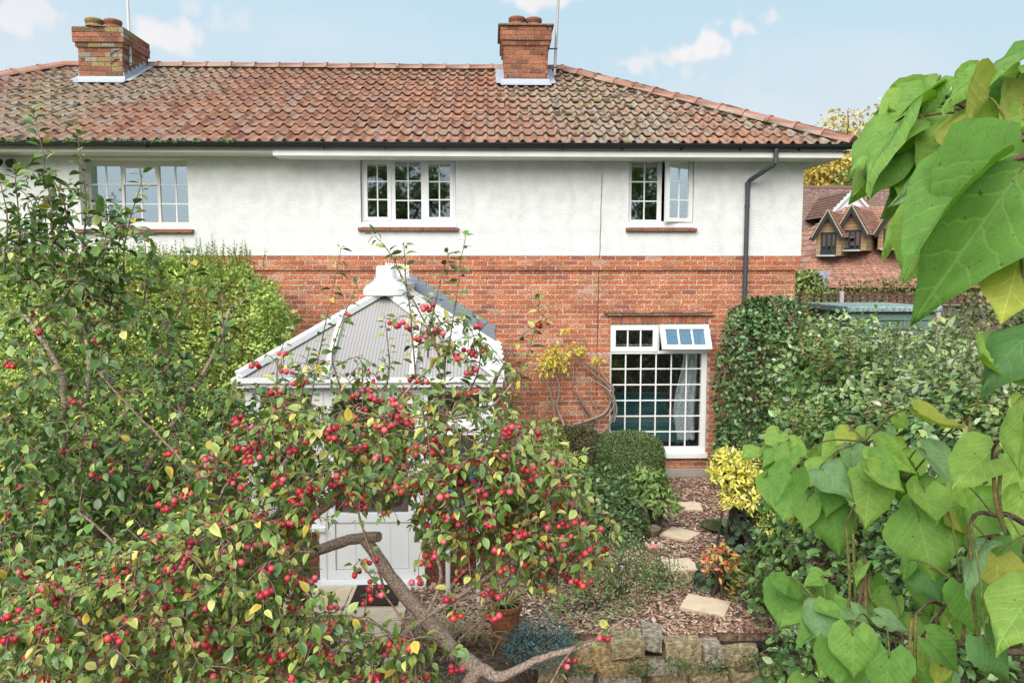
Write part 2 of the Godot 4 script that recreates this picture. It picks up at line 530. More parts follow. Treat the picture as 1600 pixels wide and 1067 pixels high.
func tile_color(base: Color, l: float, p: Vector3) -> Color:
	var c := base
	var f := nz(p, 9.0)
	var g := nz(p + Vector3(50, 0, 0), 14.0)
	if l > 0.25: c = c.lerp(Color(0.57, 0.50, 0.38), clampf((l - 0.25) * 1.6 * (0.6 + f * 1.2), 0, 0.85))
	if l > 0.35: c = c.lerp(Color(0.55, 0.33, 0.05), clampf((l - 0.45) * 3.0 * g, 0, 0.8))
	c = c.lerp(Color(0.05, 0.042, 0.022), clampf((l * 0.95 + 0.28) * smoothstep(0.0, 0.45, nz(p + Vector3(0, 80, 0), 7.0)) * 1.3, 0, 0.85))
	c = c.lerp(Color(0.62, 0.58, 0.48), clampf((l * 1.3 + 0.05) * smoothstep(0.05, 0.45, nz(p + Vector3(20, 0, 60), 10.0)), 0, 0.7))
	return c
func tile_shape(o: Vector3, rolls: int, base: Color, lich: float, bs: Basis) -> Shape:   # local: x along the eave, y up the slope, z out of the roof
	var s := Shape.new()
	var across := [0.0, 0.10, 0.21, 0.32, 0.44, 0.56, 0.76, 1.0]
	var n := 7
	var p := []
	var cc := []
	var wdt := 0.18 * rolls
	for r in 4:
		var row := []
		var cr := []
		var t: float = [0.0, 0.12, 0.25, 0.41][r]
		for k in n + 1:
			var f: float = across[k]
			var u := wdt * f
			var h := 0.045 * sin(PI * clampf(f / 0.50, 0, 1)) - 0.006 * sin(PI * clampf((f - 0.5) / 0.5, 0, 1)) + 0.036 * (1.0 - t / 0.41)
			row.append(Vector3(u, t, h))
			var q: Vector3 = o + bs * row[k]
			cr.append(tile_color(base, lich if lich >= 0 else lichen(q), q) * (0.92 + 0.16 * nz(q, 5.0)))
		p.append(row); cc.append(cr)
	s.grid(p, cc)
	s.col = base * 0.55
	for k in n:
		var a: Vector3 = p[0][k]; var b: Vector3 = p[0][k + 1]
		s.quad(a - Vector3(0, 0, 0.017), b - Vector3(0, 0, 0.017), b, a)
	for i in s.v.size():
		s.v[i] = bs * s.v[i]; s.n[i] = bs * s.n[i]
	return s
func append(into: Shape, s: Shape, o: Vector3) -> void:
	var first := into.v.size()
	for p in s.v: into.v.append(p + o)
	into.n.append_array(s.n); into.c.append_array(s.c); into.uv.append_array(s.uv)
	for i in s.ix: into.ix.append(i + first)
func house() -> void:
	var h := thing("house", "semi-detached house of orange brick and white roughcast under a pantiled roof", "house")
	# ---- openings
	var w1 := Rect2(-6.14, 3.93, 1.60, 0.99)
	var w2 := Rect2(-1.955, 3.975, 1.445, 0.985)
	var w3 := Rect2(2.135, 3.975, 1.01, 0.985)
	var wb := Rect2(1.885, 0.30, 1.545, 2.125)
	# ---- white upper wall
	var s := Shape.new()
	s.col = Color(0.755, 0.76, 0.75)
	wall(s, LX, RX, 3.48, 4.99, -11.66, -11.98, [w1, w2, w3])
	s.quad(Vector3(LX, 3.48, -11.98), Vector3(RX, 3.48, -11.98), Vector3(RX, 3.48, -11.66), Vector3(LX, 3.48, -11.66))
	s.quad(Vector3(RX, 3.48, -11.66), Vector3(RX, 3.48, -18.44), Vector3(RX, 4.99, -18.44), Vector3(RX, 4.99, -11.66))
	s.quad(Vector3(LX, 3.48, -18.44), Vector3(LX, 3.48, -11.66), Vector3(LX, 4.99, -11.66), Vector3(LX, 4.99, -18.44))
	tag(obj("rendered_wall", s, M.render, h), "white pebbly roughcast upper wall")
	# ---- brick wall: mortar with bricks standing a little proud
	s = Shape.new()
	s.col = Color(0.76, 0.66, 0.52)
	wall(s, LX + 0.02, RX - 0.06, 0, 3.261, -11.7025, -11.98, [wb])
	s.box(Vector3((LX + RX) * 0.5, 3.3705, -11.825), Vector3(RX - LX - 0.03, 0.219, 0.315))
	s.quad(Vector3(RX - 0.06, 0, -11.707), Vector3(RX - 0.06, 0, -18.4), Vector3(RX - 0.06, 3.48, -18.4), Vector3(RX - 0.06, 3.48, -11.707))
	s.quad(Vector3(LX + 0.02, 0, -18.4), Vector3(LX + 0.02, 0, -11.707), Vector3(LX + 0.02, 3.48, -11.707), Vector3(LX + 0.02, 3.48, -18.4))
	var bw := obj("brick_wall", s, M.mortar, h)
	var tones := [Color(0.78, 0.25, 0.12), Color(0.72, 0.225, 0.105), Color(0.80, 0.285, 0.14), Color(0.66, 0.20, 0.11), Color(0.76, 0.235, 0.105), Color(0.80, 0.33, 0.18), Color(0.56, 0.18, 0.115), Color(0.82, 0.45, 0.32), Color(0.75, 0.225, 0.10)]
	var bricks := []
	for t in tones:
		var b := Shape.new()
		b.col = t
		b.brick(Vector3.ZERO, Vector3(0.2195, 0.0635, 0.05), 0.003)
		bricks.append(b.mesh())
	var rest := Shape.new()
	var single := 0
	var course := 0.07583
	for j in 46:
		var y := (j + 0.5) * course
		if j >= 43: y = 3.261 + (j - 42.5) * 0.073
		var front := -11.665 if j >= 43 else -11.70
		var x := -6.3 - (0.116 if j % 2 else 0.0)
		var right := RX - 0.012 if j >= 43 else RX - 0.06
		while x < right - 0.03:
			var a := x
			var b := minf(x + 0.22, right)
			x += 0.2325
			for half in 2:
				var a2 := a
				var b2 := b
				if j < 43 and y > wb.position.y - 0.02 and y < wb.end.y + 0.155:   # the window opening
					if half == 0: b2 = minf(b, wb.position.x - 0.004)
					else: a2 = maxf(a, wb.end.x + 0.004)
				elif half == 1: continue
				if b2 - a2 < 0.03: continue
				var t := rng.randi() % tones.size()
				if t == 7 and rng.randf() < 0.6: t = 0
				var o := Vector3((a2 + b2) * 0.5, y + rf(-0.0015, 0.0015), front - 0.025 + rf(-0.002, 0.003))
				if b2 - a2 > 0.219 and single < 300 and j >= 22 and a > 0.2:
					obj("brick", bricks[t], M.brick, bw).position = o
					single += 1
				else:
					rest.col = tones[t] * rf(0.85, 1.1)
					rest.brick(o, Vector3(b2 - a2, 0.0635, 0.05), 0.003)
	# soldier arch and creasing tiles over the garden window
	for k in 23:
		var b := Shape.new()
		b.col = tones[(k * 5 + 3) % 7] * (0.8 if k % 3 else 1.0)
		b.brick(Vector3.ZERO, Vector3(0.058, 0.112, 0.06), 0.004)
		obj("arch_brick", b, M.brick, bw).position = Vector3(wb.position.x + 0.035 + k * 0.0672, 2.487, -11.722)
	for k in 7:
		for r in 2:
			var b := Shape.new()
			b.col = Color(0.42, 0.22, 0.13) if (k + r) % 3 else Color(0.50, 0.36, 0.24)
			b.brick(Vector3.ZERO, Vector3(0.238, 0.026, 0.10), 0.005)
			obj("creasing_tile", b, M.brick, bw).position = Vector3(wb.position.x + 0.06 + k * 0.241 - r * 0.04, 2.571 + r * 0.035, -11.69 + r * 0.008)
	tag(obj("bricks_beyond", rest, M.brick, bw), "", "", "", "stuff")
	s = Shape.new()
	s.col = Color(0.36, 0.33, 0.29)
	s.box(Vector3(2.6, 0.055, -11.67), Vector3(4.3, 0.13, 0.10))
	obj("plinth", s, M.slab, bw)
	# ---- inside: floors, back and party walls, ceiling
	s = Shape.new()
	s.col = Color(0.52, 0.49, 0.45)
	s.span(Vector3(LX + 0.03, -0.1, -18.3), Vector3(RX - 0.1, 0.02, -11.99))
	s.span(Vector3(LX + 0.03, 2.75, -18.3), Vector3(RX - 0.1, 2.95, -11.985))
	s.span(Vector3(LX + 0.03, 4.985, -18.3), Vector3(RX - 0.1, 5.0, -11.985))
	s.col = Color(0.68, 0.66, 0.62)
	s.span(Vector3(LX + 0.03, 0, -18.43), Vector3(RX - 0.07, 4.98, -18.31))
	for x in [-3.3, 1.0]:
		s.span(Vector3(x, 0.02, -18.3), Vector3(x + 0.12, 2.74, -11.99)); s.span(Vector3(x, 2.96, -18.3), Vector3(x + 0.12, 4.98, -11.99))
	s.span(Vector3(1.13, 0.02, -15.5), Vector3(RX - 0.1, 2.74, -15.4))
	obj("interior_walls", s, M.plain, h)
	# ---- windows
	window_old(h, w1)
	var wn := node("window", h)
	tag(wn, "white three-light upstairs window with small square panes")
	upper_frame(wn, w2, -11.76)
	var fr := Shape.new()
	var x0 := w2.position.x + 0.008; var x1 := w2.end.x - 0.008; var y0 := w2.position.y + 0.01; var y1 := w2.end.y - 0.005
	fr.span(Vector3(x0, y0, -11.79), Vector3(x0 + 0.03, y1, -11.745)); fr.span(Vector3(x1 - 0.03, y0, -11.79), Vector3(x1, y1, -11.745))
	fr.span(Vector3(x0 + 0.03, y0, -11.79), Vector3(x1 - 0.03, y0 + 0.03, -11.75)); fr.span(Vector3(x0 + 0.03, y1 - 0.03, -11.79), Vector3(x1 - 0.03, y1, -11.75))
	for x in [x0 + 0.465, x0 + 0.945]: fr.span(Vector3(x - 0.02, y0 + 0.03, -11.79), Vector3(x + 0.02, y1 - 0.03, -11.752))
	obj("frame", fr, M.upvc, wn)
	glazing(wn, Transform3D(Basis(), Vector3(0, 0, -11.762)), x0 + 0.03, x0 + 0.445, y0 + 0.03, y1 - 0.03, 2, 3, 0.055, 0.03, M.glass, M.upvc, 0.019)
	glazing(wn, Transform3D(Basis(), Vector3(0, 0, -11.775)), x0 + 0.485, x0 + 0.925, y0 + 0.03, y1 - 0.03, 2, 3, 0.022, 0.02, M.glass, M.upvc, 0.019)
	glazing(wn, Transform3D(Basis(), Vector3(0, 0, -11.762)), x0 + 0.965, x1 - 0.03, y0 + 0.03, y1 - 0.03, 2, 3, 0.055, 0.03, M.glass, M.upvc, 0.019)
	wn = node("window", h)
	tag(wn, "white two-light upstairs window with its right casement standing open")
	upper_frame(wn, w3, -11.76)
	x0 = w3.position.x + 0.008; x1 = w3.end.x - 0.008; y0 = w3.position.y + 0.01; y1 = w3.end.y - 0.005
	fr = Shape.new()
	fr.span(Vector3(x0, y0, -11.79), Vector3(x0 + 0.03, y1, -11.745)); fr.span(Vector3(x1 - 0.03, y0, -11.79), Vector3(x1, y1, -11.745))
	fr.span(Vector3(x0 + 0.03, y0, -11.79), Vector3(x1 - 0.03, y0 + 0.03, -11.75)); fr.span(Vector3(x0 + 0.03, y1 - 0.03, -11.79), Vector3(x1 - 0.03, y1, -11.75))
	fr.span(Vector3(x0 + 0.475, y0 + 0.03, -11.79), Vector3(x0 + 0.52, y1 - 0.03, -11.75))
	obj("frame", fr, M.upvc, wn)
	glazing(wn, Transform3D(Basis(), Vector3(0, 0, -11.775)), x0 + 0.03, x0 + 0.475, y0 + 0.03, y1 - 0.03, 2, 3, 0.022, 0.02, M.glass, M.upvc, 0.019)
	glazing(wn, Transform3D(Basis(Vector3.UP, deg_to_rad(20.0)), Vector3(x1 - 0.008, 0, -11.735)), -0.475, 0, y0 + 0.014, y1 - 0.014, 2, 3, 0.06, 0.028, M.glass_sky, M.upvc, 0.019)
	# garden window
	wn = node("window", h)
	tag(wn, "tall white garden window of many small panes with one top light tilted open")
	x0 = wb.position.x + 0.004; x1 = wb.end.x - 0.004; y0 = wb.position.y + 0.075; y1 = wb.end.y - 0.004
	fr = Shape.new()
	fr.span(Vector3(x0, y0, -11.80), Vector3(x0 + 0.022, y1, -11.73)); fr.span(Vector3(x1 - 0.085, y0, -11.80), Vector3(x1, y1, -11.73))
	fr.span(Vector3(x0 + 0.022, y0, -11.80), Vector3(x1 - 0.085, y0 + 0.085, -11.735)); fr.span(Vector3(x0 + 0.022, y1 - 0.03, -11.80), Vector3(x1 - 0.085, y1, -11.735))
	fr.span(Vector3(x0 + 0.022, y1 - 0.47, -11.80), Vector3(x1 - 0.085, y1 - 0.425, -11.735))
	fr.span(Vector3(x0 + 0.735, y1 - 0.425, -11.80), Vector3(x0 + 0.775, y1 - 0.03, -11.737))
	obj("frame", fr, M.upvc, wn)
	fr = Shape.new()
	fr.span(Vector3(wb.position.x - 0.02, wb.position.y, -11.80), Vector3(wb.end.x + 0.01, wb.position.y + 0.073, -11.63))
	obj("sill", fr, M.upvc, wn)
	glazing(wn, Transform3D(Basis(), Vector3(0, 0, -11.77)), x0 + 0.004, x1 - 0.067, y0 + 0.067, y1 - 0.452, 6, 6, 0.018, 0.012, M.glass_dim, M.upvc, 0.02, false)
	glazing(wn, Transform3D(Basis(), Vector3(0, 0, -11.745)), x0 + 0.012, x0 + 0.745, y1 - 0.43, y1 - 0.022, 3, 1, 0.072, 0.028, M.glass_dim, M.upvc, 0.022)
	glazing(wn, Transform3D(Basis(Vector3.RIGHT, deg_to_rad(-33.0)), Vector3(0, y1 - 0.02, -11.70)), x0 + 0.765, x1 - 0.002, -0.43, 0, 3, 1, 0.075, 0.028, M.glass_sky, M.upvc, 0.022)
	# ---- roof
	roof(h)
	chimney(h, 0.667, "tidy brick chimney stack with two squat clay pots beside the open-casement end", -14.03, 7.63, 0)
	chimney(h, -6.895, "weathered lichen-covered brick chimney stack with two squat clay pots", -14.0, 7.52, 1)
	eaves(h)
func upper_frame(wn: Node, w: Rect2, z: float) -> void:
	var s := Shape.new()
	s.span(Vector3(w.position.x, w.position.y - 0.062, z - 0.03), Vector3(w.end.x, w.position.y + 0.008, -11.645))
	obj("sill_board", s, M.upvc, wn)
	s = Shape.new()
	s.col = Color(0.40, 0.17, 0.11)
	var x := w.position.x - 0.04
	while x < w.end.x + 0.03:
		var b := minf(x + 0.245, w.end.x + 0.045)
		s.brick(Vector3((x + b) * 0.5, w.position.y - 0.098, -11.66), Vector3(b - x - 0.003, 0.05, 0.13), 0.006)
		x += 0.245
	obj("tile_sill", s, M.brick, wn)
func window_old(h: Node, w: Rect2) -> void:
	var wn := node("window", h)
	tag(wn, "old cream-painted metal window set deep in the white wall with sky in its panes")
	var z := -11.93
	var s := Shape.new()
	var x0 := w.position.x; var x1 := w.end.x; var y0 := w.position.y + 0.005; var y1 := w.end.y
	s.col = Color(0.72, 0.69, 0.62)
	s.span(Vector3(x0, y0, z - 0.05), Vector3(x0 + 0.045, y1, z + 0.03)); s.span(Vector3(x1 - 0.045, y0, z - 0.05), Vector3(x1, y1, z + 0.03))
	s.span(Vector3(x0 + 0.045, y1 - 0.075, z - 0.05), Vector3(x1 - 0.045, y1, z + 0.028)); s.span(Vector3(x0 + 0.045, y0, z - 0.05), Vector3(x1 - 0.045, y0 + 0.06, z + 0.028))
	for x in [x0 + 0.50, x0 + 1.045]: s.span(Vector3(x, y0 + 0.06, z - 0.04), Vector3(x + 0.04, y1 - 0.075, z + 0.025))
	s.span(Vector3(x0, y0 - 0.06, z - 0.05), Vector3(x1, y0 - 0.001, -11.70))
	obj("frame", s, M.paint, wn)
	s = Shape.new()
	s.col = Color(0.40, 0.17, 0.11)
	s.brick(Vector3((x0 + x1) * 0.5, y0 - 0.092, -11.67), Vector3(x1 - x0 + 0.14, 0.058, 0.16), 0.008)
	obj("tile_sill", s, M.brick, wn)
	glazing(wn, Transform3D(Basis(), Vector3(0, 0, z)), x0 + 0.02, x0 + 0.525, y0 + 0.035, y1 - 0.05, 2, 3, 0.025, 0.012, M.glass_sky, M.upvc, 0.02, false)
	glazing(wn, Transform3D(Basis(), Vector3(0, 0, z)), x0 + 0.515, x0 + 1.07, y0 + 0.035, y1 - 0.345, 2, 2, 0.025, 0.012, M.glass_sky, M.upvc, 0.016, false)
	glazing(wn, Transform3D(Basis(), Vector3(0, 0, z + 0.015)), x0 + 0.535, x0 + 1.05, y1 - 0.36, y1 - 0.078, 2, 1, 0.03, 0.014, M.glass_sky, M.upvc, 0.016)
	glazing(wn, Transform3D(Basis(), Vector3(0, 0, z)), x0 + 1.06, x1 - 0.02, y0 + 0.035, y1 - 0.05, 2, 3, 0.025, 0.012, M.glass_sky, M.upvc, 0.02, false)
func roof(h: Node) -> void:
	var xl := -12.0
	var xr := 5.34
	var run := EAVE.z - RIDGE.z
	var back := RIDGE.z - run
	var e := EAVE.y - 0.05
	var t := RIDGE.y - 0.05
	var s := Shape.new()
	s.col = Color(0.10, 0.05, 0.035)
	var a := Vector3(xl, e, EAVE.z); var b := Vector3(xr, e, EAVE.z); var c := Vector3(xr, e, back); var d := Vector3(xl, e, back)
	var p := Vector3(xl + run, t, RIDGE.z); var q := Vector3(xr - run, t, RIDGE.z)
	s.quad(a, b, q, p)
	s.col = Color(0.36, 0.12, 0.07)
	s.quad(c, d, p, q); s.tri(b, c, q); s.tri(d, a, p)
	s.col = Color(0.3, 0.28, 0.25)
	s.quad(a - Vector3(0, 0.05, 0), d - Vector3(0, 0.05, 0), c - Vector3(0, 0.05, 0), b - Vector3(0, 0.05, 0))
	var rn := obj("roof", s, M.tile, h)
	tag(rn, "hipped roof of red pantiles crusted with lichen below both chimneys")
	var dir := (RIDGE - EAVE).normalized()
	var bs := Basis(Vector3.RIGHT, dir, Vector3.RIGHT.cross(dir))
	var bases := [Color(0.64, 0.30, 0.175), Color(0.60, 0.27, 0.155), Color(0.55, 0.285, 0.185), Color(0.68, 0.34, 0.20), Color(0.53, 0.235, 0.145), Color(0.59, 0.335, 0.235)]
	var pool := []   # a few of each tone and each growth of lichen
	for k in 24: pool.append(tile_shape(Vector3(k * 3.7, k * 1.3, 0), 1, bases[k % 6], [0.1, 0.3, 0.55, 0.85][k / 6], bs).mesh())
	var rest := Shape.new()
	var moss := []
	var moss_tint := []
	var single := 0
	var rows := 12
	var len := (RIDGE - EAVE).length()
	for r in rows:
		var v := r * len / rows
		var o := EAVE + dir * v
		var inset := v / len * run
		var x := xl + 0.02 + floorf(inset / 0.18) * 0.18
		if r % 2: x += 0.0
		while x < xr - inset - 0.08:
			var rolls := 1
			var q3 := Vector3(x, o.y - 0.03, o.z)
			var mid := q3 + bs * Vector3(0.09, 0.17, 0)
			var ch := (x > 0.26 and x + 0.18 < 1.08 or x > -7.29 and x + 0.18 < -6.5) and o.z < -13.9 and o.z > -15.0
			if not ch:
				if r < 5 and x > -5.8 and single < 300:
					var l := lichen(mid)
					var lv := 0 if l < 0.2 else 1 if l < 0.42 else 2 if l < 0.7 else 3
					var tn := obj("roof_tile", pool[lv * 6 + rng.randi() % 6], M.tile, rn)
					tn.transform = Transform3D(Basis(bs.z, rf(-0.012, 0.012)), q3 + Vector3(rf(-0.003, 0.003), rf(-0.006, 0.006), rf(-0.004, 0.004)))
					single += 1
				else:
					append(rest, tile_shape(q3, rolls, bases[rng.randi() % 6], -1.0, bs * Basis(Vector3.BACK, rf(-0.012, 0.012))), q3 + Vector3(rf(-0.003, 0.003), rf(-0.006, 0.006), rf(-0.004, 0.004)))
				if rng.randf() < lichen(mid) * 0.55 - 0.16:
					var g := rf(0.02, 0.05)
					moss.append(Transform3D(bs * Basis(Vector3.BACK, rf(0, 6)) * Basis.from_scale(Vector3(g, g * rf(0.7, 1.6), 0.018)), q3 + bs * Vector3(rf(0.08, 0.17), rf(-0.01, 0.06), 0.04)))
					moss_tint.append([Color(0.10, 0.09, 0.03), Color(0.15, 0.13, 0.04), Color(0.07, 0.06, 0.03), Color(0.22, 0.20, 0.12)][rng.randi() % 4])
			x += 0.18
	var lump := Shape.new()
	lump.lathe(Vector3.ZERO, PackedVector2Array([Vector2(1.0, 0.0), Vector2(0.85, 0.6), Vector2(0.4, 0.95), Vector2(0.01, 1.0)]), 7)
	for i in lump.v.size():
		var lv := lump.v[i]
		lump.v[i] = Vector3(lv.x, -lv.z, lv.y) * (1.0 + 0.3 * nz(lv, 2.0))
		lump.n[i] = Vector3(lump.n[i].x, -lump.n[i].z, lump.n[i].y)
	many("roof_moss", lump.mesh(), tinted(1.0), moss, moss_tint, rn)
	tag(obj("roof_tiles_beyond", rest, M.tile, rn), "", "", "", "stuff")
	# ridge and hips
	var tops := []
	for k in 6:
		var g := Shape.new()
		var base: Color = [Color(0.60, 0.24, 0.17), Color(0.56, 0.215, 0.15), Color(0.63, 0.27, 0.20)][k % 3]
		var pr := []
		var cr := []
		for j in 4:
			var row := []
			var rc := []
			var zz: float = [-0.225, 0.18, 0.181, 0.235][j]
			var rad: float = [0.125, 0.125, 0.145, 0.145][j]
			for m in 9:
				var ang := PI * (m / 8.0)
				row.append(Vector3(-cos(ang) * rad, sin(ang) * rad * 0.85 - 0.02, zz))
				var l := 0.25 + 0.3 * nz(row[m] + Vector3(k * 5, 0, 0), 5.0) + (0.3 if m < 2 or m > 6 else 0.0)
				rc.append(tile_color(base, l, row[m] + Vector3(k * 9, 0, 0)))
			pr.append(row); cr.append(rc)
		g.grid(pr, cr)
		g.col = base * 0.6
		for m in 8:
			g.tri(Vector3(0, 0, 0.235), pr[3][m + 1], pr[3][m]); g.tri(Vector3(0, 0, -0.225), pr[0][m], pr[0][m + 1])
		tops.append(g.mesh())
	for line in [[Vector3(xl + run, RIDGE.y, RIDGE.z), Vector3(xr - run, RIDGE.y, RIDGE.z)], [Vector3(xr, EAVE.y + 0.01, EAVE.z), Vector3(xr - run, RIDGE.y, RIDGE.z)], [Vector3(xl, EAVE.y + 0.01, EAVE.z), Vector3(xl + run, RIDGE.y, RIDGE.z)]]:
		var from: Vector3 = line[0]
		var to: Vector3 = line[1]
		var count := int((to - from).length() / 0.44)
		var zdir := (to - from).normalized() * (1.0 if line[0].y == line[1].y else -1.0)
		var xd := Vector3.UP.cross(zdir).normalized()
		var tb := Basis(xd, zdir.cross(xd), zdir)
		for k in count:
			var pos := from.lerp(to, (k + 0.5) / count)
			if line[0].y == line[1].y and pos.x > 0.15 and pos.x < 1.15 and false: continue
			var o := obj("ridge_tile" if line[0].y == line[1].y else "hip_tile", tops[rng.randi() % 6], M.tile, rn)
			o.transform = Transform3D(tb * Basis(Vector3.BACK, rf(-0.02, 0.02)), pos + Vector3(0, 0.015 + rf(-0.004, 0.004), 0))
		# the bed of mortar and moss under them
		var bed := Shape.new()
		bed.col = Color(0.16, 0.12, 0.07)
		bed.tube(wobble(spline([from, from.lerp(to, 0.33), from.lerp(to, 0.66), to], 10), 0.03, 4.0), taper(31, 0.105, 0.105), 7)
		obj("mortar_bed", bed, M.stone, rn)
func chimney(h: Node, cx: float, label: String, zf: float, tall: float, mossy: int) -> void:
	var w := 0.80 if mossy == 0 else 0.775
	var dp := 0.94
	var n := 16
	var ch := 0.082
	var base := tall - n * ch
	var cn := node("chimney", h)
	tag(cn, label)
	var core := Shape.new()
	core.col = Color(0.58, 0.49, 0.38) if mossy == 0 else Color(0.45, 0.39, 0.30)
	var z := zf - dp * 0.5
	core.span(Vector3(cx - w * 0.5 + 0.008, base, zf - dp + 0.008), Vector3(cx + w * 0.5 - 0.008, base + n * ch - 0.004, zf - 0.008))
	var tones := [Color(0.50, 0.18, 0.095), Color(0.42, 0.145, 0.08), Color(0.60, 0.22, 0.11), Color(0.33, 0.12, 0.075), Color(0.46, 0.20, 0.12)]
	if mossy: tones = [Color(0.48, 0.18, 0.10), Color(0.39, 0.145, 0.09), Color(0.56, 0.23, 0.13), Color(0.58, 0.21, 0.12), Color(0.54, 0.38, 0.17), Color(0.50, 0.19, 0.11), Color(0.52, 0.46, 0.34), Color(0.28, 0.15, 0.09)]
	for j in n:
		var out := 0.0
		if j == n - 4: out = 0.03
		if j > n - 4: out = 0.062
		if out > 0: core.span(Vector3(cx - w * 0.5 - out + 0.008, base + j * ch, zf - dp - out + 0.008), Vector3(cx + w * 0.5 + out - 0.008, base + (j + 1) * ch - 0.002, zf + out - 0.008))
		if j < 3: continue
		for face in 3:   # front, right, left
			var l := (w if face == 0 else dp) + out * 2
			var a := -l * 0.5
			var first := true
			while a < l * 0.5 - 0.03:
				var step := 0.2225
				if first and j % 2: step = 0.107
				first = false
				var b := minf(a + step, l * 0.5)
				if b - a > 0.03:
					var s := Shape.new()
					var ti := rng.randi() % tones.size()
					s.col = tones[ti] * rf(0.85, 1.1)
					s.brick(Vector3.ZERO, Vector3(b - a, ch - 0.01, 0.045), 0.004)
					var o := obj("chimney_brick", s, M.brick, cn)
					var yaw: float = [0.0, PI / 2, -PI / 2][face]
					var off: float = zf + out - z if face == 0 else w * 0.5 + out
					var bb := Basis(Vector3.UP, yaw)
					if face > 0 and (a + b) * 0.5 < -l: continue
					var t := Transform3D(bb, Vector3(cx, base + (j + 0.5) * ch, z))
					o.transform = t * Transform3D(Basis(), Vector3((a + b) * 0.5, 0, off - 0.0225 - (0.001 if face else 0.0) + rf(-0.002, 0.002)))
				a += step + 0.01
	obj("stack_core", core, M.mortar, cn)
	var top := base + n * ch
	var cap := Shape.new()
	cap.col = Color(0.33, 0.25, 0.14)
	if mossy == 0:
		cap.brick(Vector3(cx, top + 0.012, z), Vector3(w + 0.20, 0.03, dp + 0.20), 0.004)
	else:
		cap.box(Vector3(cx, top + 0.006, z), Vector3(w + 0.11, 0.02, dp + 0.11))
	cap.lathe(Vector3(cx, top + 0.015, z + 0.15), PackedVector2Array([Vector2(0.42, 0.0), Vector2(0.30, 0.05), Vector2(0.05, 0.075)]), 16)
	obj("capping", cap, M.stone, cn)
	for k in 2:
		var pot := Shape.new()
		pot.col = Color(0.42, 0.16, 0.10) if not (mossy == 1 and k == 0) else Color(0.48, 0.31, 0.13)
		pot.lathe(Vector3.ZERO, PackedVector2Array([Vector2(0.15, 0), Vector2(0.15, 0.035), Vector2(0.125, 0.045), Vector2(0.125, 0.055), Vector2(0.145, 0.065), Vector2(0.158, 0.12), Vector2(0.150, 0.135), Vector2(0.115, 0.15), Vector2(0.10, 0.145), Vector2(0.02, 0.14)]), 20)
		var pn := obj("chimney_pot", pot, M.clay, cn)
		pn.position = Vector3(cx - 0.155 + 0.305 * k - (0.02 if mossy else 0.0), top + 0.075, zf - 0.20 - 0.05 * k)
		var holes := Shape.new()
		for m in 16:
			var a := TAU * m / 16.0
			var dd := Vector3(cos(a), 0, sin(a))
			holes.tube(PackedVector3Array([dd * 0.12 + Vector3(0, 0.092, 0), dd * 0.1535 + Vector3(0, 0.092, 0)]), PackedFloat32Array([0.011, 0.011]), 6)
		var ho := obj("vent_hole", holes, M.black, cn)
		ho.position = pn.position
	# lead: an apron in front, soakers stepping up the sides
	var ld := Shape.new()
	var yb := roof_y(zf)
	ld.span(Vector3(cx - w * 0.5 - 0.03, yb - 0.06, zf - 0.02), Vector3(cx + w * 0.5 + 0.03, yb + 0.115, zf + 0.008))
	var lift := Vector3(0, 0.055, 0)
	var p0 := Vector3(cx - w * 0.5 - 0.06, roof_y(zf + 0.01), zf + 0.01) + lift
	var p1 := Vector3(cx + w * 0.5 + 0.06, roof_y(zf + 0.01), zf + 0.01) + lift
	var dn := Vector3(0, roof_y(zf + 0.16) - roof_y(zf + 0.01), 0.15)
	ld.quad(p0 + dn, p1 + dn, p1, p0)
	for side in [-1.0, 1.0]:
		var x: float = cx + side * (w * 0.5 + 0.004)
		for k in 6:
			var z0 := zf - k * dp / 6.0
			ld.span(Vector3(x - 0.004, roof_y(z0) - 0.05, z0 - dp / 6.0), Vector3(x + 0.004, roof_y(z0 - dp / 6.0) + 0.11, z0 - 0.002))
		var q0 := Vector3(x, roof_y(zf + 0.05), zf + 0.05) + lift; var q1 := Vector3(x, roof_y(zf - dp), zf - dp) + lift
		var wd := Vector3(side * 0.14, 0, 0)
		if side > 0: ld.quad(q0, q0 + wd, q1 + wd, q1)
		else: ld.quad(q0 + wd, q0, q1, q1 + wd)
	obj("lead_flashing", ld, M.lead, cn)
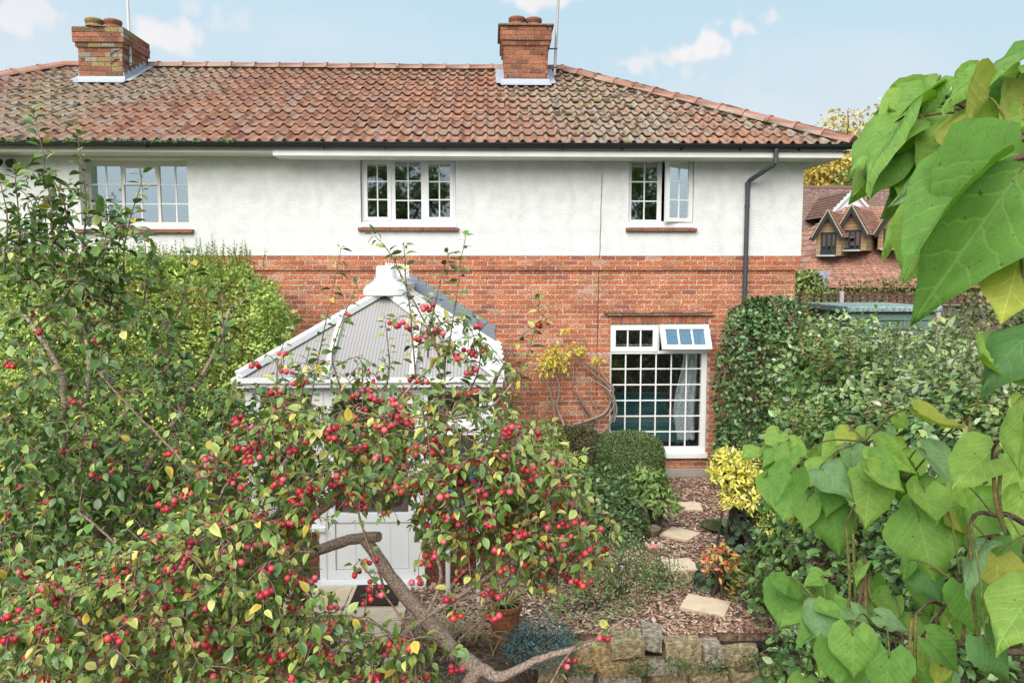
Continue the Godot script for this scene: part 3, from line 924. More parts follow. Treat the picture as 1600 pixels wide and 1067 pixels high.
func eaves(h: Node) -> void:
	var join := -3.13
	# fascia and boxed soffit, newer and deeper on the right-hand house
	var s := Shape.new()
	s.col = Color(0.80, 0.80, 0.78)
	s.span(Vector3(join, 4.925, -11.225), Vector3(5.235, 5.045, -11.205)); s.span(Vector3(join, 4.91, -11.66), Vector3(5.235, 4.925, -11.205))
	s.span(Vector3(5.215, 4.91, -18.9), Vector3(5.235, 5.045, -11.226)); s.span(Vector3(4.84, 4.91, -18.9), Vector3(5.2145, 4.924, -11.661))
	for x in [0.35, 1.96]: s.span(Vector3(x, 4.926, -11.204), Vector3(x + 0.008, 5.043, -11.2035))
	obj("fascia", s, M.paint, h)
	s = Shape.new()
	s.col = Color(0.74, 0.72, 0.66)
	s.span(Vector3(-11.95, 4.965, -11.24), Vector3(join - 0.002, 5.05, -11.22)); s.span(Vector3(-11.95, 4.955, -11.66), Vector3(join - 0.002, 4.965, -11.225))
	s.span(Vector3(-11.95, 4.99, -11.2199), Vector3(join - 0.002, 5.05, -11.21))
	tag(obj("fascia", s, M.paint, h), "older yellowed fascia board")
	# gutters: half-round troughs
	for g in [[-12.0, -4.9, Color(0.03, 0.035, 0.028)], [-4.89, 5.44, Color(0.018, 0.02, 0.024)]]:
		s = Shape.new()
		s.col = g[2]
		var pr := []
		for x in [g[0], g[1]]:
			var row := []
			for k in 9:
				var a := PI + PI * k / 8.0
				row.append(Vector3(x, 5.085 + sin(a) * 0.058, -11.145 - cos(a) * 0.058))
			pr.append(row)
		for k in 8: s.quad(pr[0][k], pr[0][k + 1], pr[1][k + 1], pr[1][k])
		var gl := []
		for x in [g[0], g[1]]:
			var row := []
			for k in 9:
				var a := PI + PI * k / 8.0
				row.append(Vector3(x, 5.085 + sin(a) * 0.052, -11.145 - cos(a) * 0.052))
			gl.append(row)
		for k in 8: s.quad(gl[1][k], gl[1][k + 1], gl[0][k + 1], gl[0][k])
		s.tube(PackedVector3Array([Vector3(g[0], 5.085, -11.087), Vector3(g[1], 5.085, -11.087)]), PackedFloat32Array([0.007, 0.007]), 6)
		for x in [g[0], g[1]]: s.tube(PackedVector3Array([Vector3(x - 0.004, 5.06, -11.145), Vector3(x + 0.004, 5.06, -11.145)]), PackedFloat32Array([0.055, 0.055]), 10)
		var m := tinted(0.35)
		obj("gutter", s, m, h)
	var x := -2.4
	while x < 5.4:
		s = Shape.new()
		s.span(Vector3(x - 0.015, 5.01, -11.203), Vector3(x + 0.015, 5.09, -11.19)); s.span(Vector3(x - 0.012, 5.008, -11.19), Vector3(x + 0.012, 5.022, -11.12))
		obj("gutter_bracket", s, M.black, h)
		x += 0.87
	# moss in the old gutter
	s = Shape.new()
	for k in 60:
		s.col = Color(0.10, 0.22, 0.05) if k % 3 else Color(0.16, 0.25, 0.12)
		var o := Vector3(rf(-7.6, -3.6), 5.09 + rf(-0.02, 0.012), -11.10)
		s.box(o, Vector3(rf(0.03, 0.13), rf(0.012, 0.035), 0.04), Basis(rdir(), 0.3))
	tag(obj("gutter_moss", s, M.ground, h), "", "", "", "stuff")
	# downpipe
	s = Shape.new()
	s.col = Color(0.05, 0.056, 0.062)
	var top := pt(1209, 226, 11.2)
	var line := [Vector3(4.21, 5.06, -11.16), Vector3(4.21, 4.84, -11.16), Vector3(4.19, 4.80, -11.19), Vector3(3.97, 4.62, -11.56), Vector3(3.955, 4.58, -11.60), Vector3(3.955, 2.3, -11.60)]
	s.tube(PackedVector3Array(line), taper(6, 0.036, 0.036), 12)
	for q in [[Vector3(4.21, 5.06, -11.16), Vector3(4.21, 5.0, -11.16)], [Vector3(4.21, 4.90, -11.16), Vector3(4.21, 4.82, -11.16)], [Vector3(3.955, 4.60, -11.60), Vector3(3.955, 4.52, -11.60)], [Vector3(3.955, 4.25, -11.60), Vector3(3.955, 4.22, -11.60)], [Vector3(3.955, 3.06, -11.60), Vector3(3.955, 2.98, -11.60)]]:
		s.tube(PackedVector3Array(q), PackedFloat32Array([0.041, 0.041]), 12)
	obj("downpipe", s, tinted(0.4), h)
	# cable, crack and small fittings
	s = Shape.new()
	s.col = Color(0.03, 0.03, 0.03)
	s.tube(wobble(spline([Vector3(1.725, 4.94, -11.195), Vector3(1.722, 4.92, -11.64), Vector3(1.72, 4.6, -11.652), Vector3(1.70, 3.6, -11.652), Vector3(1.69, 3.46, -11.66), Vector3(1.69, 3.2, -11.695), Vector3(1.675, 1.3, -11.695)], 5), 0.008, 3.0), taper(31, 0.0045, 0.0045), 5)
	obj("cable", s, tinted(0.6), h)
	s = Shape.new()
	s.span(pt(494, 241, 11.5) + Vector3(0, 0, 0), pt(508, 238, 11.5) + Vector3(0, 0, 0.09))
	obj("soffit_lamp", s, M.grey_pipe, h)
	var fl := node("floodlight", h, pt(10, 254, 11.55))
	s = Shape.new()
	s.tube(PackedVector3Array([Vector3(0, 0.02, -0.1), Vector3(0, 0, 0.0)]), PackedFloat32Array([0.02, 0.02]), 8)
	obj("bracket", s, M.black, fl)
	for x2 in [-0.1, 0.09]:
		s = Shape.new()
		s.tube(PackedVector3Array([Vector3(x2, 0.03, -0.02), Vector3(x2, 0, 0.03), Vector3(x2 * 1.05, -0.03, 0.10)]), PackedFloat32Array([0.03, 0.055, 0.062]), 12)
		obj("lamp_head", s, M.black, fl)

# ---------------------------------------------------------------- conservatory
func conservatory() -> void:
	var h := thing("conservatory", "white conservatory with a ribbed grey roof built against the brick wall", "conservatory")
	var x0 := -2.47; var x1 := 0.04; var zf := -7.6; var zb := -11.69; var ey := 2.17
	var cx := (x0 + x1) * 0.5
	var apex := Vector3(cx, 2.98, zf - 1.30)
	var ridge_end := Vector3(cx, 2.98, zb)
	# dwarf wall of brick
	var dw := Shape.new()
	dw.col = Color(0.42, 0.34, 0.27)
	dw.span(Vector3(x0 + 0.01, 0, zf - 0.11), Vector3(-1.765, 0.58, zf - 0.01)); dw.span(Vector3(-0.675, 0, zf - 0.11), Vector3(x1 - 0.01, 0.58, zf - 0.01))
	dw.span(Vector3(x0 + 0.01, 0, zb), Vector3(x0 + 0.11, 0.58, zf - 0.112)); dw.span(Vector3(x1 - 0.11, 0, zb), Vector3(x1 - 0.01, 0.58, zf - 0.112))
	var dn := obj("dwarf_wall", dw, M.mortar, h)
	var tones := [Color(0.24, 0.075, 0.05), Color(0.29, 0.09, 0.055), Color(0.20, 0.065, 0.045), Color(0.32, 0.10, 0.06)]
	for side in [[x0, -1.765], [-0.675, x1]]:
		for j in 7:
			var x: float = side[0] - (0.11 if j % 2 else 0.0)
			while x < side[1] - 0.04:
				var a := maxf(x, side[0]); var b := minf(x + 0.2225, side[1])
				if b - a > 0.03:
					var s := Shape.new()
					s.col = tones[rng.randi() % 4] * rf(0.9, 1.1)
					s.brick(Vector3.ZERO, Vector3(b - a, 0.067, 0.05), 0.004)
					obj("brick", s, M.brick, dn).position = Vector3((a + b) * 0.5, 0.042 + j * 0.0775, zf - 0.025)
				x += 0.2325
	# frame: sill, posts, head
	var s := Shape.new()
	s.span(Vector3(x0 - 0.02, 0.581, zf - 0.12), Vector3(-1.69, 0.62, zf + 0.03)); s.span(Vector3(-0.69, 0.581, zf - 0.12), Vector3(x1 + 0.02, 0.62, zf + 0.03))
	s.span(Vector3(x0 - 0.02, 0.581, zb), Vector3(x0 + 0.12, 0.62, zf - 0.121)); s.span(Vector3(x1 - 0.12, 0.581, zb), Vector3(x1 + 0.02, 0.62, zf - 0.121))
	s.span(Vector3(x0, ey - 0.13, zf - 0.10), Vector3(x1, ey - 0.01, zf)); s.span(Vector3(x0, ey - 0.13, zb), Vector3(x0 + 0.10, ey - 0.01, zf - 0.101)); s.span(Vector3(x1 - 0.10, ey - 0.13, zb), Vector3(x1, ey - 0.01, zf - 0.101))
	for x in [x0 + 0.001, x1 - 0.101]: s.span(Vector3(x, 0.621, zf - 0.10), Vector3(x + 0.10, ey - 0.131, zf - 0.002))
	for x in [-1.76, -0.75]: s.span(Vector3(x, 0.02, zf - 0.09), Vector3(x + 0.07, ey - 0.131, zf - 0.003))
	for k in 4: for x in [x0 + 0.005, x1 - 0.075]: s.span(Vector3(x, 0.621, zb + 0.01 + k * 0.95), Vector3(x + 0.07, ey - 0.131, zb + 0.08 + k * 0.95))
	s.span(Vector3(x0 + 0.101, 1.62, zf - 0.09), Vector3(-1.761, 1.68, zf - 0.01)); s.span(Vector3(-0.679, 1.62, zf - 0.09), Vector3(x1 - 0.102, 1.68, zf - 0.01))
	obj("frame", s, M.upvc, h)
	# windows left and right of the door
	for r in [[x0 + 0.102, -1.762], [-0.678, x1 - 0.103]]:
		var wn := node("window", h)
		glazing(wn, Transform3D(Basis(), Vector3(0, 0, zf - 0.045)), r[0], r[1], 0.622, 1.619, 1, 1, 0.05, 0.03, M.glass, M.upvc)
		glazing(wn, Transform3D(Basis(), Vector3(0, 0, zf - 0.045)), r[0], r[1], 1.681, ey - 0.132, 1, 1, 0.045, 0.03, M.glass, M.upvc)
	for k in 3:
		for x in [x0 + 0.04, x1 - 0.04]:
			var wn := node("window", h)
			glazing(wn, Transform3D(Basis(Vector3.UP, PI / 2), Vector3(x, 0, 0)), -(zb + 0.08 + k * 0.95 + 0.88), -(zb + 0.08 + k * 0.95), 0.622, ey - 0.132, 1, 1, 0.05, 0.025, M.glass, M.upvc)
	# door: glass over a solid panel
	var dr := node("door", h)
	glazing(dr, Transform3D(Basis(), Vector3(0, 0, zf - 0.045)), -1.689, -0.751, 0.66, ey - 0.133, 1, 1, 0.09, 0.032, M.glass, M.upvc)
	s = Shape.new()
	s.span(Vector3(-1.689, 0.06, zf - 0.077), Vector3(-1.60, 0.659, zf - 0.013)); s.span(Vector3(-0.84, 0.06, zf - 0.077), Vector3(-0.751, 0.659, zf - 0.013))
	s.span(Vector3(-1.599, 0.06, zf - 0.077), Vector3(-0.841, 0.15, zf - 0.015))
	s.brick(Vector3(-1.22, 0.405, zf - 0.045), Vector3(0.757, 0.507, 0.03), 0.012)
	for x in [-1.40, -1.04]: s.span(Vector3(x - 0.006, 0.17, zf - 0.03), Vector3(x + 0.006, 0.64, zf - 0.024))
	obj("panel", s, M.upvc, dr)
	s = Shape.new()
	s.span(Vector3(-0.815, 0.98, zf - 0.012), Vector3(-0.78, 1.16, zf - 0.004)); s.tube(PackedVector3Array([Vector3(-0.797, 1.09, zf), Vector3(-0.797, 1.09, zf + 0.04), Vector3(-0.90, 1.09, zf + 0.045)]), taper(3, 0.011, 0.009), 8)
	obj("handle", s, M.steel, dr)
	s = Shape.new()
	s.span(Vector3(-1.78, 0.0, zf - 0.1), Vector3(-0.66, 0.058, zf + 0.13))
	obj("door_sill", s, M.upvc, h)
	# inside
	s = Shape.new()
	s.col = Color(0.25, 0.21, 0.17)
	s.span(Vector3(x0 + 0.12, 0.0, zb), Vector3(x1 - 0.12, 0.03, zf - 0.12))
	obj("floor_inside", s, M.plain, h)
	# roof: sheets between rafters
	var e := [Vector3(x0 - 0.04, ey, zf + 0.05), Vector3(x1 + 0.04, ey, zf + 0.05)]
	var fl: Vector3 = e[0]; var fr: Vector3 = e[1]
	var bl := Vector3(x0 - 0.04, ey, zb); var br := Vector3(x1 + 0.04, ey, zb)
	var rn := node("roof", h)
	tag(rn, "ribbed grey polycarbonate roof with white glazing bars")
	var run := 1.30
	for f in [[fl, fr, 3, 0], [fr, br, 7, 1], [bl, fl, 7, 2]]:
		# each slope is cut into strips that run straight up from the eave to the hip or the ridge
		var a: Vector3 = f[0]; var b: Vector3 = f[1]
		var len := (b - a).length()
		var along := (b - a) / len
		var rise := (apex - (a + b) * 0.5) if f[3] == 0 else Vector3(cx - a.x, 2.98 - ey, 0)
		var nn := along.cross(rise).normalized()
		var count: int = f[2]
		for k in count:
			var q := Shape.new()
			var p := [[], [], [], []]
			var uvs := [[], [], [], []]
			for m in 7:
				var u := len * (k + m / 6.0) / count
				var top := strip_top(u, len, run, f[3])
				for r in 4:
					p[r].append(a + along * u + rise * (top * r / 3.0))
					uvs[r].append(Vector2(u, r / 3.0))
			q.grid(p, [], uvs)
			obj("roof_sheet", q, M.poly, rn)
		for k in range(1, count):
			var u := len * k / count
			var q := Shape.new()
			q.bar(a + along * u + nn * 0.022, a + along * u + rise * strip_top(u, len, run, f[3]) + nn * 0.022, 0.055, 0.045, nn)
			obj("glazing_bar", q, M.upvc, rn)
			q = Shape.new()
			q.tube(PackedVector3Array([a + along * u + nn * 0.03, a + along * u + nn * 0.03 + nn.cross(along) * 0.0 - rise.normalized() * 0.07]), PackedFloat32Array([0.04, 0.045]), 10)
			obj("bar_end_cap", q, M.upvc, rn)
	for c in [fl, fr]:
		var q := Shape.new()
		q.bar(c + Vector3(0, 0.04, 0), apex + Vector3(0, 0.04, 0), 0.11, 0.06)
		obj("hip_bar", q, M.upvc, rn)
	var gt := Shape.new()
	for k in 2:
		gt.span(Vector3(x0 - 0.09, ey - 0.09 + k * 0.05, zf + 0.05), Vector3(x1 + 0.09, ey - 0.045 + k * 0.05, zf + 0.10 + k * 0.03))
		gt.span(Vector3(x1 + 0.05, ey - 0.09 + k * 0.05, zb), Vector3(x1 + 0.09 + k * 0.02, ey - 0.045 + k * 0.05, zf + 0.049)); gt.span(Vector3(x0 - 0.09 - k * 0.02, ey - 0.09 + k * 0.05, zb), Vector3(x0 - 0.05, ey - 0.045 + k * 0.05, zf + 0.049))
	obj("gutter", gt, M.upvc, h)
	# ridge with its cresting and cap
	s = Shape.new()
	s.bar(apex + Vector3(0, 0.05, 0.1), ridge_end + Vector3(0, 0.05, 0), 0.15, 0.07)
	obj("ridge_bar", s, M.upvc, rn)
	s = Shape.new()
	s.lathe(apex + Vector3(0, 0.03, -0.02), PackedVector2Array([Vector2(0.265, -0.05), Vector2(0.275, 0.0), Vector2(0.24, 0.05), Vector2(0.15, 0.11), Vector2(0.12, 0.15), Vector2(0.115, 0.27), Vector2(0.10, 0.29), Vector2(0.0, 0.295)]), 18)
	obj("finial", s, M.upvc, rn)
	for k in 12:
		s = Shape.new()
		var z := apex.z - 0.05 - k * 0.22
		s.lathe(Vector3(cx, 3.06, z), PackedVector2Array([Vector2(0.03, 0), Vector2(0.018, 0.04), Vector2(0.03, 0.09), Vector2(0.012, 0.13), Vector2(0.022, 0.2), Vector2(0.008, 0.27), Vector2(0.0, 0.29)]), 8)
		s.span(Vector3(cx - 0.008, 3.08, z - 0.21), Vector3(cx + 0.008, 3.15, z - 0.015))
		obj("cresting", s, M.upvc, rn)
	# stepped lead where the roof meets the bricks
	var ld := Shape.new()
	for side in [-1.0, 1.0]:
		for k in 11:
			var u0 := k / 11.0; var u1 := (k + 1) / 11.0
			var half := (x1 - x0) * 0.5 + 0.04
			var ax = cx + side * half * u0; var bx = cx + side * half * u1
			var yt := lerpf(2.98, ey, u0) + 0.19
			var yl := lerpf(2.98, ey, u1) - 0.02
			ld.span(Vector3(minf(ax, bx), yl, -11.69), Vector3(maxf(ax, bx), yt, -11.672 + 0.001 * (k % 2)))
	obj("lead_flashing", ld, M.dull_lead, h)

func strip_top(u: float, len: float, run: float, which: int) -> float:
	if which == 0: return minf(u, len - u) / (len * 0.5)
	return minf((u if which == 1 else len - u) / run, 1.0)

# ---------------------------------------------------------------- what stands inside the garden window
func indoors() -> void:
	var t := thing("curtain", "pale blue curtain hanging inside the right edge of the garden window", "curtain")
	var s := Shape.new()
	s.col = Color(0.50, 0.62, 0.66)
	var p := []
	for r in 9:
		var row := []
		var y := 2.02 - r * 0.19
		var w := lerpf(0.22, 0.36, smoothstep(0, 5, r)) - 0.06 * smoothstep(6, 8, r)
		for k in 33:
			var u := k / 32.0
			row.append(Vector3(3.36 - w + w * u + 0.01 * sin(r * 0.8), y, -12.02 + 0.035 * sin(u * 22.0 + 0.25 * r) - 0.05))
		p.append(row)
	p.reverse()
	s.grid(p)
	obj("cloth", s, M.cloth, t)
	s = Shape.new()
	s.col = Color(0.5, 0.5, 0.48)
	s.tube(PackedVector3Array([Vector3(1.8, 2.06, -12.06), Vector3(3.5, 2.06, -12.06)]), PackedFloat32Array([0.014, 0.014]), 8)
	obj("rail", s, M.plain, t)
	t = thing("sofa", "dark teal sofa seen through the small panes of the garden window", "sofa", Vector3(2.72, 0.03, -13.6))
	var col := Color(0.06, 0.36, 0.37)
	for part in [["seat", Vector3(0, 0.28, 0), Vector3(1.25, 0.24, 0.75)], ["backrest", Vector3(0, 0.55, -0.42), Vector3(1.25, 0.75, 0.2)], ["arm", Vector3(-0.72, 0.38, -0.05), Vector3(0.18, 0.5, 0.9)], ["arm", Vector3(0.72, 0.38, -0.05), Vector3(0.18, 0.5, 0.9)], ["cushion", Vector3(0, 0.46, 0.03), Vector3(1.2, 0.12, 0.68)]]:
		s = Shape.new()
		s.col = col
		s.brick(part[1], part[2], 0.05)
		obj(part[0], s, M.cloth, t)
	for x in [-0.7, 0.7]:
		s = Shape.new()
		s.col = Color(0.05, 0.03, 0.02)
		s.tube(PackedVector3Array([Vector3(x, 0.16, 0.3), Vector3(x, 0, 0.3)]), PackedFloat32Array([0.03, 0.02]), 8)
		obj("leg", s, M.wood, t)

# ---------------------------------------------------------------- beyond the house
func tiled_plane(s: Shape, a: Vector3, b: Vector3, c: Vector3, d: Vector3, rows: int, base: Color, vary: float) -> void:   # courses of plain tiles from eave ab to ridge dc, each course a step proud of the next
	var nn := (b - a).cross(d - a).normalized()
	for r in rows:
		var t0 := float(r) / rows; var t1 := float(r + 1) / rows
		var l0 := a.lerp(d, t0); var r0 := b.lerp(c, t0); var l1 := a.lerp(d, t1); var r1 := b.lerp(c, t1)
		var n := maxi(1, int((r0 - l0).length() / 0.5))
		for k in n:
			var u0 := float(k) / n; var u1 := float(k + 1) / n
			var f := 1.0 + vary * rf(-1, 1)
			s.col = Color(base.r * f, base.g * f * rf(0.92, 1.08), base.b * f)
			s.quad(l0.lerp(r0, u0) + nn * 0.03, l0.lerp(r0, u1) + nn * 0.03, l1.lerp(r1, u1), l1.lerp(r1, u0))
			s.quad(l0.lerp(r0, u0), l0.lerp(r0, u1), l0.lerp(r0, u1) + nn * 0.03, l0.lerp(r0, u0) + nn * 0.03)
func beyond() -> void:
	indoors()
	# long brown roof
	var t := thing("brown_roofed_house", "long house with a plain brown tiled roof and white gable behind the dormers", "house")
	var z := -42.0
	var s := Shape.new()
	var l := pt(1150, 293, z * -1.0 - -4.0).x
	var ry := 3.22 + (425.0 - 293.0) / FOCAL * 46.0
	var ey := 3.22 - (388.0 - 425.0) / FOCAL * 42.0
	tiled_plane(s, Vector3(12, ey, -42), Vector3(46, ey, -42), Vector3(46, ry, -46), Vector3(12, ry, -46), 30, Color(0.34, 0.215, 0.17), 0.07)
	tiled_plane(s, Vector3(46, ey, -50), Vector3(12, ey, -50), Vector3(12, ry, -46), Vector3(46, ry, -46), 6, Color(0.34, 0.215, 0.17), 0.07)
	obj("roof", s, tinted(0.85, M.grain, 0.5), t)
	s = Shape.new()
	s.col = Color(0.46, 0.19, 0.11)
	s.span(Vector3(12.2, 0, -49.7), Vector3(45.8, ey + 0.02, -42.35))
	obj("wall", s, M.mortar, t)
	s = Shape.new()
	s.span(Vector3(12, ey - 0.28, -42.08), Vector3(46, ey - 0.02, -41.98))
	obj("fascia", s, M.upvc, t)
	s = Shape.new()
	s.span(Vector3(12, ey - 0.02, -41.97), Vector3(46, ey + 0.10, -41.85))
	obj("gutter", s, M.black, t)
	s = Shape.new()
	s.col = Color(0.30, 0.16, 0.11)
	s.tube(PackedVector3Array([Vector3(12, ry, -46), Vector3(46, ry, -46)]), PackedFloat32Array([0.13, 0.13]), 8)
	obj("ridge", s, M.clay, t)
	var dirv := Vector3(0, ry - ey, -4).normalized()
	var bs := Basis(Vector3.RIGHT, dirv, Vector3.RIGHT.cross(dirv))
	var wo := Vector3(pt(1254, 370, 42.6).x, lerpf(ey, ry, 0.17), -42.68)
	var sk := node("skylight", t, wo)
	s = Shape.new()
	s.box(Vector3(0, 0, 0.04), Vector3(0.62, 0.85, 0.10), bs)
	obj("frame", s, M.black, sk)
	s = Shape.new()
	s.box(bs.z * 0.10, Vector3(0.46, 0.65, 0.012), bs)
	obj("glass_pane", s, M.glass_sky, sk)
	# white gable top rising from it
	var g := pt(1332, 300, 41.0)
	s = Shape.new()
	var gw := 1.25
	var gb := g - Vector3(0, 1.25, 0)
	s.quad(gb + Vector3(-gw, 0, 0), gb + Vector3(gw, 0, 0), g, g)
	s.bar(gb + Vector3(-gw - 0.1, -0.1, 0.05), g + Vector3(0, 0.05, 0.05), 0.10, 0.30, Vector3.BACK); s.bar(gb + Vector3(gw + 0.1, -0.1, 0.05), g + Vector3(0, 0.05, 0.06), 0.10, 0.30, Vector3.BACK)
	obj("gable", s, M.upvc, t)
	s = Shape.new()
	tiled_plane(s, gb + Vector3(-gw - 0.15, -0.1, -4), gb + Vector3(-gw - 0.15, -0.1, 0.1), g + Vector3(0, 0.1, 0.1), g + Vector3(0, 0.1, -4), 8, Color(0.24, 0.13, 0.09), 0.1)
	tiled_plane(s, gb + Vector3(gw + 0.15, -0.1, 0.1), gb + Vector3(gw + 0.15, -0.1, -4), g + Vector3(0, 0.1, -4), g + Vector3(0, 0.1, 0.1), 8, Color(0.24, 0.13, 0.09), 0.1)
	obj("gable_roof", s, tinted(0.85, M.grain, 0.5), t)
	# red-tiled house with timber dormers
	t = thing("dormer_house", "red tiled house with timber-boarded pitched dormers beyond the trellis", "house")
	var a := pt(1236, 450, 31.0); var b := Vector3(27.0, a.y, -31.0)
	var rz := -36.2
	var rt := 3.22 + (425.0 - 322.0) / FOCAL * 36.2
	var left_top := Vector3(pt(1322, 340, 36.2).x, rt, rz)
	s = Shape.new()
	tiled_plane(s, a, b, Vector3(27, rt, rz), left_top, 40, Color(0.58, 0.30, 0.21), 0.22)
	tiled_plane(s, a + Vector3(0, 0, -10.4), a, left_top, left_top, 14, Color(0.55, 0.28, 0.20), 0.2)
	obj("roof", s, tinted(0.85, M.grain, 0.6), t)
	s = Shape.new()
	s.col = Color(0.44, 0.19, 0.11)
	s.span(Vector3(a.x + 0.4, 0, -40.5), Vector3(26.6, a.y - 0.03, -31.4))
	obj("wall", s, M.mortar, t)
	var slope := (rt - a.y) / (31.0 + rz * 1.0) if false else (rt - a.y) / (-31.0 - rz)
	var spec := [[1297.0, 328.0, 1.0], [1334.0, 320.0, 1.12], [1398.0, 318.0, 1.12]]
	for k in 3:
		var d := node("dormer", t)
		var zf := 0.0
		var top := pt(spec[k][0], spec[k][1], 32.3)
		var sc: float = spec[k][2]
		var hw := 0.52 * sc
		var ew := top.y - 0.95 * sc
		var by := top.y - 1.95
		var c := Vector3.ZERO
		d.position = Vector3(top.x, 0, -32.3)
		d.rotation_degrees.y = -38.0
		s = Shape.new()
		s.col = Color(0.54, 0.36, 0.19)
		var rows := int((ew - by) / 0.17) + 1
		# boarded cheeks, front boards beside and above the window
		for r in rows:
			var y := by + r * 0.17
			var hgt := minf(0.16, ew - y)
			if hgt < 0.02: continue
			s.col = Color(0.54, 0.36, 0.19) * rf(0.85, 1.15)
			s.span(Vector3(c.x - hw, y, zf - 0.12), Vector3(c.x - hw * 0.62, y + hgt, zf)); s.span(Vector3(c.x + hw * 0.62, y, zf - 0.12), Vector3(c.x + hw, y + hgt, zf))
			s.span(Vector3(c.x + hw - 0.12, y, zf - 3.4), Vector3(c.x + hw - 0.01, y + hgt, zf - 0.121)); s.span(Vector3(c.x - hw + 0.01, y, zf - 3.4), Vector3(c.x - hw + 0.12, y + hgt, zf - 0.121))
		for r in 8:
			var y := ew + r * 0.13
			var wd := hw * (1.0 - (r * 0.13) / (top.y - ew)) - 0.03
			if wd < 0.05: continue
			s.col = Color(0.54, 0.36, 0.19) * rf(0.85, 1.15)
			s.span(Vector3(c.x - wd, y, zf - 0.1), Vector3(c.x + wd, y + 0.12, zf))
		obj("boarding", s, M.wood, d)
		s = Shape.new()
		var wy := ew - 0.02; var wb := by + 0.05; var ww := hw * 0.61
		for x in [-ww, -ww * 0.33 - 0.02, ww * 0.33 - 0.02, ww - 0.06]: s.span(Vector3(c.x + x, wb, zf - 0.08), Vector3(c.x + x + 0.06, wy, zf + 0.02))
		s.span(Vector3(c.x - ww, wy - 0.08, zf - 0.08), Vector3(c.x + ww, wy - 0.001, zf + 0.023)); s.span(Vector3(c.x - ww, wb - 0.02, zf - 0.08), Vector3(c.x + ww, wb + 0.06, zf + 0.05))
		obj("window_frame", s, M.black, d)
		s = Shape.new()
		s.span(Vector3(c.x - ww + 0.05, wb + 0.05, zf - 0.05), Vector3(c.x + ww - 0.05, wy - 0.06, zf - 0.04))
		obj("glass_pane", s, M.glass_sky, d)
		s = Shape.new()
		s.col = Color(0.62, 0.58, 0.50)
		s.span(Vector3(c.x - ww + 0.03, wb, zf - 0.2), Vector3(c.x - ww * 0.3, wy, zf - 0.15)); s.span(Vector3(c.x + ww * 0.35, wb, zf - 0.2), Vector3(c.x + ww - 0.03, wy, zf - 0.15))
		obj("curtain", s, M.cloth, d)
		s = Shape.new()
		var ov := hw + 0.12
		var eo := ew - 0.12 * (top.y - ew) / hw
		tiled_plane(s, Vector3(c.x - ov, eo, zf - 4), Vector3(c.x - ov, eo, zf + 0.3), Vector3(c.x, top.y, zf + 0.3), Vector3(c.x, top.y, zf - 4), 12, Color(0.60, 0.30, 0.20), 0.2)
		tiled_plane(s, Vector3(c.x + ov, eo, zf + 0.3), Vector3(c.x + ov, eo, zf - 4), Vector3(c.x, top.y, zf - 4), Vector3(c.x, top.y, zf + 0.3), 12, Color(0.60, 0.30, 0.20), 0.2)
		obj("dormer_roof", s, tinted(0.85, M.grain, 0.6), d)
		s = Shape.new()
		s.bar(Vector3(c.x - ov, eo - 0.12, zf + 0.28), Vector3(c.x, top.y - 0.12, zf + 0.28), 0.05, 0.22, Vector3.BACK.cross(Vector3(ov, top.y - eo, 0)).normalized()); s.bar(Vector3(c.x + ov, eo - 0.12, zf + 0.275), Vector3(c.x, top.y - 0.12, zf + 0.275), 0.05, 0.22, Vector3.BACK.cross(Vector3(-ov, top.y - eo, 0)).normalized())
		obj("bargeboard", s, M.black, d)
		s = Shape.new()
		s.col = Color(0.60, 0.48, 0.30)
		for sd in [-1.0, 1.0]: s.bar(Vector3(c.x + sd * ov, eo + 0.0, zf + 0.31), Vector3(c.x, top.y + 0.0, zf + 0.31), 0.03, 0.05, Vector3.BACK.cross(Vector3(-sd * ov, top.y - eo, 0)).normalized())
		obj("verge", s, M.wood, d)
		s = Shape.new()
		s.col = Color(0.5, 0.5, 0.5)
		s.span(Vector3(c.x - ww - 0.05, by - 0.03, zf + 0.02), Vector3(c.x + ww + 0.05, by + 0.03, zf + 0.4))
		obj("lead_apron", s, M.lead, d)
	# trellis fence with a concrete post
	var f := thing("trellis_fence", "weathered fence topped with square trellis between concrete posts", "fence")
	var fz := 16.0
	var posts := [1165.0, 1315.0, 1468.0, 1620.0]
	for px in posts:
		var q := pt(px, 455, fz)
		s = Shape.new()
		s.col = Color(0.52, 0.46, 0.42)
		s.brick(Vector3(q.x, q.y * 0.5, q.z + 0.02), Vector3(0.085, q.y, 0.09), 0.012)
		obj("post", s, M.slab, f)
	for k in 3:
		var q0 := pt(posts[k] + 4, 459, fz).x; var q1 := pt(posts[k + 1] - 4, 459, fz).x
		var top := pt(1300, 460.0 + 1.2 * k, fz).y
		var bt := pt(1300, 474, fz).y
		for r in 3:
			s = Shape.new()
			s.col = Color(0.13, 0.095, 0.075)
			var y := lerpf(bt, top, r / 2.0)
			s.span(Vector3(q0, y - 0.016, -fz), Vector3(q1, y + 0.016, -fz + 0.03))
			obj("rail", s, M.wood, f)
		var n := 13
		for m in n:
			s = Shape.new()
			s.col = Color(0.17, 0.13, 0.10) * rf(0.8, 1.2)
			var x := lerpf(q0 + 0.05, q1 - 0.05, float(m) / (n - 1))
			s.span(Vector3(x - 0.02, bt - 0.02, -fz - 0.025), Vector3(x + 0.02, top + 0.02, -fz - 0.001))
			obj("slat", s, M.wood, f)
		for m in 14:
			s = Shape.new()
			s.col = Color(0.20, 0.15, 0.12) * rf(0.75, 1.2)
			var x := lerpf(q0, q1, m / 14.0)
			s.span(Vector3(x + 0.002, 0, -fz - 0.01 + 0.012 * (m % 2)), Vector3(x + (q1 - q0) / 14.0 - 0.003, bt - 0.05, -fz + 0.01 + 0.012 * (m % 2)))
			obj("board", s, M.wood, f)
		s = Shape.new()
		s.col = Color(0.38, 0.32, 0.29)
